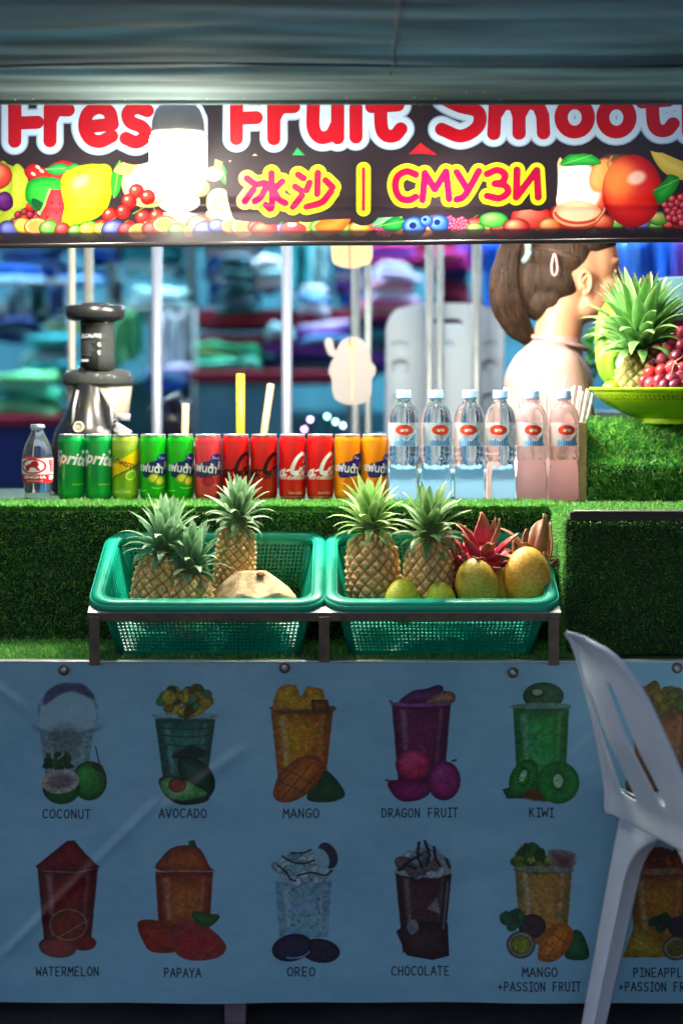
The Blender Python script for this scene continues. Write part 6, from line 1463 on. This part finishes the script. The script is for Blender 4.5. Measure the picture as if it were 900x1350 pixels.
# ---------------------------------------------------------------- a stack of the same chairs out of focus behind the stall
def square_back():
    us = [-1, -.9, -.62, -.5, -.28, -.14, .14, .28, .5, .62, .9, 1]; vs = [0, .08, .2, .35, .5, .60, .66, .72, .80, .88, .95, 1.0]; m = len(us); V = []; F = []
    for v in vs:
        for u in us:
            hw = .190*(1-.16*max(0, (v-.86)/.14)**2)*(.96+.04*v); V.append((-.20-.09*v-.020*(1-u*u), hw*u, .44+.44*v-.022*abs(u)**4*(v > .85)))
    for j in range(len(vs)-1):
        for i in range(m-1):
            if (j == 8 and 4 <= i <= 6) or (j == 6 and i == 5) or (2 <= j <= 6 and j % 2 == 0 and i in (1, 9)): continue
            F.append((j*m+i, j*m+i+1, (j+1)*m+i+1, (j+1)*m+i))
    return mesh('backrest', V, F)
SQ = square_back(); LG = [q.copy() for q in CM['leg']]; ST = CM['seat'].copy()
for k in range(5):
    t = thing('plastic_chair', 'pale blue plastic chair, %s of the nested stack behind the water bottles' % ('lowest', 'second from the bottom', 'middle one', 'second from the top', 'top one')[k],
              'chair', (P(584, 510, 6.0).x, 6.28-.030*k, .335+.062*k), (0, 0, R(90)), 'chairs nested in the stack')
    for nm, me in [('seat', ST), ('backrest', SQ)]+[('leg', q) for q in LG]:
        o = link(nm, me, M_chair2, t); solid(o, .0045, 0); subs(o, 1)
pl = thing('plinth_crate', 'low grey block on which the stack of plastic chairs stands', 'block', (P(584, 510, 6.0).x, 6.2, 0))
MB().box((0, 0, .165), (.62, .66, .330), bev=.01).build('block_body', mat('grey painted block', (.16,.17,.18), rough=.8), pl)
# ---------------------------------------------------------------- the clothes shop across the lane, out of focus
BDp = 8.2; BS = 1.4
def bx3(name, px0, px1, py0, py1, d, depth, m, parent, bev=.01):
    d *= BS
    a = P(px0, py1, d); b_ = P(px1, py0, d)
    return MB().box(((a.x+b_.x)/2, d+depth/2, (a.z+b_.z)/2), (b_.x-a.x, depth, b_.z-a.z), bev=bev).build(name, m, parent)
def cloth(name, col, var=.25, vs=6, rough=.85): return mat(name, col, rough=rough, spec=.2, var=var, vscale=vs, bump=.4, bscale=12)
shop = thing('clothes_shop', 'open fronted clothes shop across the lane with teal walls and shelf bays', 'shop')
M_wall = cloth('teal shop wall', (.03,.12,.16), .3, 3); M_shelfr = cloth('dark red shelf board', (.20,.02,.04), .2); M_frame = cloth('grey green shelf post', (.18,.26,.25), .2)
M_tealp = cloth('teal shop counter front', (.07,.22,.28), .2, 4)
def wx(px): return P(px, 510, BDp*BS).x
MB().box((.3, 9.9*BS, 1.9), (12.5, .08, 3.8)).build('rear_wall', M_wall, shop); MB().box((.3, 9.0*BS, 3.84), (12.5, 1.9*BS, .06)).build('ceiling', M_wall, shop)
for x in (-5.9, 6.5): MB().box((x, 9.0*BS, 1.9), (.08, 1.8*BS, 3.8)).build('side_wall', M_wall, shop)
for px in (-40, 152, 255, 462, 600, 770): MB().box((wx(px), 8.1*BS, 1.9), (.06, .06, 3.8)).build('shelf_post', M_frame, shop)
for (px0, px1, py, d, m) in ((-60, 255, 408, 8.15, M_frame), (255, 470, 452, 8.15, M_shelfr), (255, 470, 420, 8.15, M_shelfr), (255, 440, 497, 8.0, M_shelfr), (470, 660, 412, 8.15, M_shelfr), (470, 660, 330, 8.15, M_shelfr), (-60, 90, 555, 8.0, M_shelfr), (-60, 660, 300, 8.15, M_frame)):
    a = P(px0, py, d*BS); b_ = P(px1, py, d*BS); MB().box(((a.x+b_.x)/2, 8.5*BS, a.z), (b_.x-a.x, 1.0*BS, .075 if m is M_frame else .10), bev=.005).build('shelf', m, shop)
cnt = thing('shop_counter', 'teal fronted shop counter with dark red top board', 'counter')
bx3('counter_front', 255, 378, 505, 900, 7.8, .5, M_tealp, cnt); bx3('counter_top', 250, 445, 489, 503, 7.75, 1.0, M_shelfr, cnt)
# piles of folded garments: each pile a thing, each layer a part
def pile(px0, px1, py0, py1, d, cols, label, n=6, seed=0, jit=.02, group='piles of folded clothes on the shop shelves', taper=0):
    d *= BS
    a = P(px0, py1, d); b_ = P(px1, py0, d); w_ = b_.x-a.x; h = b_.z-a.z; g = random.Random(seed); t = thing('garment_pile', label, 'clothes', ((a.x+b_.x)/2, d+.18, a.z), group=group)
    for k in range(n):
        m = cols[k % len(cols)]; f = 1-taper*k/n; nu, nv = 24, 10; z0 = h*k/n; hh = h/n
        sd_ = g.uniform(0, 50); W2 = w_*f*g.uniform(.84, 1.04)/2; ex = .38
        def lump(u, v, sd_=sd_, W2=W2):
            a = 2*PI*u; b_ = PI*v; sg = lambda q: math.copysign(abs(q)**ex, q)
            x = sg(math.sin(b_))*sg(math.cos(a)); y = sg(math.sin(b_))*sg(math.sin(a)); z = -sg(math.cos(b_))
            bump = .16*math.sin(x*3.1+sd_)*math.cos(y*2.3+sd_)+.10*math.sin(x*7.3+sd_*2)
            return (x*W2*(1+.04*math.sin(z*3+sd_)), y*.24, (z*.56+bump*1.3)*hh+hh*.5*0)
        o = link('folded_garment', surf('folded_garment', lump, 30, 12, cu=True), m, t, (g.uniform(-jit, jit), g.uniform(-jit, jit), z0+hh/2), (g.uniform(-.04, .04), g.uniform(-.10, .10), g.uniform(-.1, .1)))
C_ = {k: cloth(k+' cloth', v) for k, v in dict(blue=(.02,.14,.62), sky=(.16,.42,.80), teal=(.03,.30,.34), paleteal=(.30,.58,.62), mint=(.10,.55,.40), green=(.02,.28,.14), lime=(.12,.50,.22), olive=(.16,.20,.05), darkteal=(.02,.09,.10), slate=(.06,.12,.16), white=(.62,.70,.78), lilac=(.55,.50,.75), violet=(.16,.06,.40), magenta=(.52,.03,.24), pink=(.70,.28,.40), maroon=(.14,.015,.04), navy=(.015,.03,.12), red=(.45,.04,.05), tan=(.42,.30,.22), black=(.012,.014,.02)).items()}
c = C_
pile(0, 80, 325, 352, 8.1, [c['sky'], c['blue']], 'bright blue folded clothes at the far left shelf top', 3, 1)
pile(-40, 70, 352, 372, 8.05, [c['sky'], c['blue']], 'row of vivid blue folded shirts on the left shelf', 2, 2)
pile(60, 150, 355, 375, 8.05, [c['sky'], c['blue'], c['teal']], 'blue folded shirts behind the juicer hopper', 2, 3)
pile(105, 160, 322, 345, 8.1, [c['blue'], c['sky']], 'deep blue clothes on the upper shelf above the juicer', 2, 4)
pile(160, 235, 326, 362, 8.05, [c['paleteal'], c['teal']], 'pale teal rounded cushions on the upper shelf', 2, 5)
pile(168, 250, 380, 405, 8.0, [c['paleteal']], 'pale teal folded towel on the middle shelf', 2, 6)
pile(268, 345, 325, 400, 8.2, [c['sky'], c['blue'], c['white']], 'sky blue folded cloth pile behind the stack of dark caps', 6, 7)
pile(284, 338, 336, 412, 7.9, [c['darkteal'], c['slate'], c['darkteal']], 'stack of dark green caps in the middle of the shop', 8, 8, .008, taper=.35)
pile(334, 382, 340, 380, 7.95, [c['white'], c['paleteal']], 'white crumpled garments right of the dark caps', 3, 9, .04)
pile(250, 342, 452, 470, 7.95, [c['olive'], c['green']], 'olive folded clothes lying on the green ones', 2, 10)
pile(248, 320, 468, 490, 7.9, [c['green'], c['mint']], 'green folded clothes on the dark red counter board', 3, 11)
pile(316, 345, 455, 490, 7.9, [c['mint'], c['green']], 'mint green garment hanging over the counter board', 2, 12)
pile(345, 452, 455, 492, 8.0, [c['slate'], c['navy'], c['violet']], 'slate coloured folded clothes on the counter', 3, 13)
pile(345, 385, 430, 448, 7.9, [c['paleteal']], 'pale folded cloth on the red shelf', 1, 14)
pile(185, 250, 482, 512, 7.85, [c['blue'], c['sky'], c['lilac']], 'blue and lilac towels low beside the counter', 3, 15)
pile(395, 440, 375, 415, 8.0, [c['white'], c['sky'], c['white']], 'light blue crumpled clothes beside the chrome post', 3, 16, .04)
pile(440, 480, 330, 400, 8.1, [c['blue'], c['violet'], c['white'], c['blue']], 'blue and violet clothes behind the hanging cut out', 5, 17, .03)
pile(480, 556, 348, 398, 7.9, [c['lilac'], c['white'], c['pink'], c['lilac']], 'lilac and white folded clothes in a tall soft heap', 6, 18, .03, taper=.4)
pile(470, 562, 396, 420, 7.9, [c['magenta'], c['tan'], c['pink']], 'magenta and tan folded clothes under the lilac heap', 4, 19)
pile(480, 556, 318, 346, 8.0, [c['magenta'], c['violet']], 'magenta clothes on the upper right shelf', 3, 20)
pile(556, 622, 330, 352, 7.95, [c['magenta'], c['maroon']], 'magenta and maroon clothes behind the upper posts', 3, 21)
pile(575, 620, 356, 425, 8.05, [c['maroon'], c['navy'], c['maroon']], 'maroon and navy clothes behind the stack of chairs', 5, 22)
pile(385, 470, 425, 452, 7.95, [c['sky'], c['violet'], c['lilac']], 'violet and light blue heap on the red shelf', 3, 23, .04)
pile(430, 520, 420, 492, 8.05, [c['navy'], c['violet'], c['slate'], c['teal']], 'dark navy and teal clothes low behind the white cut out', 5, 24, .03)
pile(60, 140, 418, 436, 8.0, [c['olive'], c['slate']], 'olive folded clothes behind the juicer chute', 2, 25)
pile(-10, 45, 418, 450, 8.0, [c['navy'], c['slate']], 'navy folded clothes on the lower left shelf', 3, 26)
pile(30, 92, 442, 490, 7.8, [c['teal'], c['paleteal'], c['slate']], 'teal crumpled clothes left of the juicer', 4, 27, .05)
pile(-20, 82, 492, 548, 7.7, [c['lime'], c['green'], c['mint']], 'green cloths folded on the low left table', 4, 28)
tb = thing('low_table', 'low dark table at the left carrying the green cloths', 'table')
bx3('table_top', -60, 90, 548, 560, 7.6, 1.0, M_shelfr, tb); bx3('table_front', -60, 90, 560, 900, 7.65, .04, C_['navy'], tb); bx3('table_panel', 90, 252, 500, 900, 7.9, .04, C_['darkteal'], tb)
# hanging garments
def hang(px0, px1, py0, py1, d, col, label, seed=0):
    d *= BS
    a = P(px0, py1, d); b_ = P(px1, py0, d); w_ = b_.x-a.x; h = b_.z-a.z
    t = thing('hanging_garment', label, 'clothes', ((a.x+b_.x)/2, d, a.z), group='garments hanging in the shop')
    o = link('cloth', surf('cloth', lambda u, v: ((u-.5)*w_*(.9+.1*v), .03*math.sin(u*PI*4+seed)+.012*math.sin(v*5+u*8), h*v-.02*math.sin(u*PI*2)), 28, 14), col, t); solid(o, .006)
    st = MB(); st.tube([(-.06, 0, h), (0, 0, h+.04), (.06, 0, h)], .004, 6); st.tube([(0, 0, h+.04), (0, 0, h+.10)], .003, 6); st.build('hanger', M_frame, t, True)
k = 0
for px0, px1, py0, py1, col, lab in ((196, 206, 414, 478, 'white', 'narrow white garment hanging left of the chrome post'), (212, 226, 414, 480, 'white', 'white shirt hanging right of the chrome post'), (229, 247, 414, 482, 'white', 'white shirt hanging beside the red shelf end'),
    (150, 176, 412, 478, 'lime', 'bright green garment hanging right of the juicer'), (172, 190, 412, 470, 'mint', 'mint garment hanging beside the bright green one'), (636, 662, 316, 470, 'blue', 'blue garment hanging just left of the ponytail'),
    (600, 632, 316, 350, 'violet', 'violet garment hanging above the chair stack'), (384, 410, 316, 380, 'teal', 'teal garment hanging right of the chrome post'), (410, 434, 316, 372, 'paleteal', 'pale teal shirt hanging beside the yellow cut out'),
    (775, 815, 312, 420, 'blue', 'royal blue cloth hanging in front of the face'), (812, 840, 312, 430, 'sky', 'brighter blue cloth hanging above the pineapple crown'), (838, 868, 312, 430, 'blue', 'royal blue cloth hanging above the grapes'), (866, 888, 312, 430, 'blue', 'deep blue cloth next to the violet one'), (884, 905, 312, 430, 'violet', 'violet cloth hanging at the right end'), (905, 950, 312, 430, 'magenta', 'magenta cloth hanging past the violet one'),
    (10, 36, 378, 412, 'slate', 'slate blue trousers hanging at the far left'), (40, 62, 376, 414, 'darkteal', 'dark teal trousers hanging at the left'), (64, 88, 376, 412, 'navy', 'navy trousers hanging left of the juicer'), (150, 162, 372, 410, 'black', 'black garment hanging between the shelves')):
    k += 1; hang(px0, px1, py0, py1, 7.75+.07*(k % 4), C_[col], lab, k)
M_rail = mat('dull grey rail', (.12,.16,.17), rough=.7)
hr = thing('clothes_rail', 'steel rails on which the shop garments hang', 'rail')
zz_ = P(0, 300, 7.85*BS).z
MB().tube([(-4.9, 7.85*BS, zz_+.09), (5.3, 7.85*BS, zz_+.09)], .016, 8).build('rail_tube', M_rail, hr, True)
for x in (-4.9, 5.3): MB().tube([(x, 7.85*BS, 0), (x, 7.85*BS, zz_+.10)], .018, 8).build('rail_leg', M_rail, hr, True)
for px0, px1, py in ((-60, 92, 372), (146, 256, 407)):
    a = P(px0, py, 7.8*BS); b_ = P(px1, py, 7.8*BS); MB().tube([a, b_], .014, 8).build('rail_tube', M_rail, hr, True)
    for q in (a, b_): MB().tube([q, Vector((q.x, q.y, 0))], .014, 8).build('rail_leg', M_rail, hr, True)
# parked scooter: dark with small lit points, low centre
sc_ = thing('scooter', 'dark scooter parked in the lane with small glinting lights, red tail lamp', 'scooter', (P(425, 510, 6.9).x, 6.9, 0))
M_sc = mat('dark scooter paint', (.015,.02,.03), rough=.25, coat=.6)
def sb_(name, pts, rs, m, n=16): MB().tube(pts, rs, n).build(name, m, sc_, True)
sb_('rear_body', [(-.22, 0, .62), (0, 0, .70), (.28, 0, .74), (.5, 0, .72)], [.06, .14, .15, .07], M_sc); sb_('seat', [(-.1, 0, .84), (.15, 0, .88), (.42, 0, .86)], [.07, .11, .07], C_['black'])
sb_('leg_shield', [(-.52, 0, .40), (-.50, 0, .70), (-.56, 0, 1.0)], [.08, .13, .09], M_sc); sb_('floorboard', [(-.5, 0, .36), (-.1, 0, .34), (.2, 0, .42)], [.09, .10, .10], M_sc); sb_('headlight_cowl', [(-.62, 0, 1.06), (-.50, 0, 1.10)], [.07, .09], M_sc); sb_('handlebar', [(-.52, -.32, 1.14), (-.54, 0, 1.10), (-.52, .32, 1.14)], [.014]*3, C_['black'], 8)
for x, nm in ((-.66, 'front_wheel'), (.46, 'rear_wheel')):
    w_ = MB(); w_.tube([(x+.20*math.cos(a), 0, .25+.20*math.sin(a)) for a in [2*PI*k/28 for k in range(29)]], .048, 10, cap=False); o = w_.build(nm, C_['black'], sc_, True)
    MB().tube([(x, -.03, .25), (x, .03, .25)], .12, 18).build('hub', M_steel, o, True)
sb_('fork', [(-.66, -.06, .25), (-.58, -.06, .6)], [.02, .02], M_steel, 8); sb_('tail_lamp', [(-.28, -.04, .72), (-.24, -.04, .74)], [.035, .03], mat('red lens', (.5,.02,.03), rough=.2, emit=(1,.05,.08), estr=.6), 12)
for k, (px, py, col) in enumerate(((431, 549, (.3,1,.95)), (409, 553, (.6,.45,1)), (442, 556, (.35,.9,.9)), (452, 561, (.4,.8,1)), (401, 566, (.8,.35,.9)))):  # glowing beads on stalks, added for small blurred glints
    q = P(px, py, 6.7)-Vector(sc_.location); link('glint_bead', lathe('glint_bead', [(0, -.007), (.005, -.005), (.007, 0), (.005, .005), (0, .007)], 10), mat('small lit point %d' % k, (.8,.8,.8), emit=col, estr=5), sc_, tuple(q))
    MB().tube([q, Vector((q.x, .0, .95))], .003, 5).build('stalk', C_['black'], sc_, True)
# sticks and a wide yellow straw standing in a holder behind the cans
hd = thing('utensil_jar', 'dark jar behind the red cans holding wooden sticks and a yellow straw', 'jar', (P(316, 510, 4.40).x, 4.40, ZC))
link('jar_wall', lathe('jar_wall', [(.05, 0), (.053, .004), (.055, .10), (.052, .10), (.049, .006), (0, .006)], 32), M_black, hd)
M_yel = mat('yellow plastic straw', (.85,.52,.02), rough=.4, thin=.2); M_stick = mat('wooden stick', (.52,.33,.15), rough=.7)
for nm, cat, lab, px0, px1, py1, w_, m in (('wide_straw', 'straw', 'wide yellow straw standing tallest behind the pinkish red can', 317, 317, 493, 5.4, M_yel), ('wooden_stick', 'stick', 'wooden stick leaning right behind the red cans', 339, 357, 506, 4.4, M_stick)):
    d = 4.40; a = P(px0, 600, d); a.z = ZC+.012; b_ = P(px1, py1, d); a.x = max(hd.location.x-.035, min(hd.location.x+.040, a.x))
    tag(MB().tube([a, b_], w_*S*d, 14).build(nm, m, None, True), lab, cat)
hd2 = copy_tree(hd, location=(P(243, 510, 4.40).x, 4.40, ZC), label='dark jar behind the bright green cans holding one short wooden stick')
a = Vector((hd2.location.x-.002, 4.40, ZC+.012)); tag(MB().tube([a, P(245, 532, 4.40)], 4.6*S*4.4, 14).build('wooden_stick', M_stick, None, True), 'short wooden stick standing upright behind the bright green cans', 'stick')
# cut-out smoothie signs hanging on strings
M_cut = mat('white foam board', (.17,.165,.16), rough=.6, var=.03); M_cuty = mat('cream yellow board', (.20,.15,.07), rough=.6)
def cutout(name, label, pts, d, m, holes=None):
    q = [P(x, y, d) for x, y in catmull(pts, 6, True)]; n = len(q); c0 = sum(q, Vector())/n; t = thing(name, label, 'sign', tuple(c0))
    V = [p-c0+Vector((0, s*.003, 0)) for s in (-1, 1) for p in q]; F = [tuple(reversed(range(n))), tuple(range(n, 2*n))]+[(i, (i+1) % n, n+(i+1) % n, n+i) for i in range(n)]
    link('board', mesh('board', V, F, smooth=False), m, t); return t, c0
D_ = 4.78
t, c0 = cutout('cup_cutout', 'white cup shaped board with a straw and brown drip stain, hanging behind the stall', [(428, 452), (431, 446), (438, 448), (442, 462), (448, 452), (456, 446), (466, 444), (478, 448), (486, 460), (489, 476), (495, 484), (494, 494), (490, 500), (489, 520), (482, 530), (462, 534), (444, 528), (438, 516), (437, 500), (433, 490), (437, 476), (440, 472), (432, 466)], D_, M_cut)
MB().tube([P(461, 445, D_-.005)-c0, Vector((P(461, 445, D_).x-c0.x, 0, 1.96-c0.z))], .0012, 5).build('string', C_['black'], t, True)
MB().box(P(461, 452, D_-.004)-c0, (.004, .002, .016)).build('hanging_hole', C_['black'], t)
st = [P(464, 448, D_-.0042), P(464.5, 480, D_-.0042), P(464, 528, D_-.0042)]
V = []; ws = [.016, .008, .004, .0025, .003, .002]
for k in range(6): p = P(464+.6*math.sin(k*2), 450+k*15.5, D_-.0036)-c0; V += [p+Vector((-ws[k]/1.4, 0, 0)), p+Vector((ws[k]/1.4, 0, 0))]
link('drip_stain', mesh('drip_stain', V, [(2*k, 2*k+2, 2*k+3, 2*k+1) for k in range(5)]), mat('brown drip', (.52,.30,.13), rough=.7), t)
t, c0 = cutout('fruit_cutout', 'cream yellow fruit shaped board with dark seeds hanging just below the banner', [(436, 312), (435, 300), (440, 285), (462, 276), (484, 285), (491, 300), (491, 325), (490, 342), (482, 350), (462, 354), (444, 350), (437, 340)], D_, M_cuty)
V = []
for k in range(16):
    ang = k*2.4; q = 20*math.sqrt((k+.5)/16); p = P(463+q*math.cos(ang), 325+q*.9*math.sin(ang), D_-.0045)-c0
    link('seed', lathe('seed', [(0, -.0035), (.0022, -.002), (.003, 0), (.0018, .002), (0, .0035)], 8), C_['olive'], t, tuple(p))
MB().tube([P(463, 278, D_-.005)-c0, Vector((P(463, 278, D_).x-c0.x, 0, 1.96-c0.z))], .0012, 5).build('string', C_['black'], t, True)
# leafy vegetables beyond the girl's shoulder
for k, (px, py, r, col, lab) in enumerate(((780, 455, 22, (.05,.26,.03), 'head of leafy greens right of the neck'), (795, 480, 18, (.02,.10,.04), 'dark leafy greens below the first head'), (772, 490, 14, (.02,.08,.05), 'darkest leafy bunch beside the sleeve'))):
    d = 4.95; cpt = P(px+6, py, d); t = thing('leafy_greens', lab, 'vegetable', tuple(cpt), group='leafy greens in the bowl of salad'); g = random.Random(k); V = []; F = []
    M_g = attr_mat('salad leaf %d' % k, rough=.5, thin=.2); T = []
    for q in range(60):
        v = Vector((g.gauss(0, 1), g.gauss(0, 1), g.gauss(0, 1))).normalized(); a = v.cross(Vector((g.random(), g.random(), g.random()))).normalized(); b_ = v.cross(a); c1 = v*r*S*d*g.uniform(.2, .8); s = r*S*d*.5
        o0_ = len(V); V += [c1, c1+a*s*.6+v*s*.4, c1+v*s*1.1, c1-a*s*.6+v*s*.4]; F.append((o0_, o0_+1, o0_+2, o0_+3)); T += [tuple(np.array(col)*g.uniform(.6, 1.8))]*4
    link('leaf', mesh('leaf', V, F, tint=T), M_g, t); t.children[0]['kind'] = 'stuff'
sd = thing('prep_table', 'preparation table behind the girl with a dark cloth down its side', 'table', (P(800, 510, 4.95).x, 4.95, 0))
MB().box((.10, .05, 1.12), (.62, .40, .03), bev=.004).build('table_top', M_frame, sd); MB().box((.10, -.13, .56), (.60, .01, 1.1)).build('side_cloth', C_['navy'], sd)
for x in (-.18, .38): MB().box((x, .22, .55), (.03, .03, 1.1)).build('leg', M_steel, sd)
# the shop's own tube lamps
for x in (-2.4, -.7, 1.0, 2.7):
    t = thing('tube_lamp', 'fluorescent tube lamp on the shop ceiling, ' + {-2.4: 'over the green cloths', -.7: 'over the dark red counter', 1.0: 'over the lilac heap', 2.7: 'over the royal blue cloths'}[x], 'lamp', (x*BS, 7.9*BS, 3.70), group='tube lamps on the shop ceiling')
    MB().tube([(-.6, 0, 0), (.6, 0, 0)], .018, 12).build('tube', mat('lit tube', (.9,.9,.9), emit=(.62,.86,1.0), estr=SHOP), t, True); MB().box((0, 0, .04), (1.25, .06, .04), bev=.004).build('fitting', M_post, t)
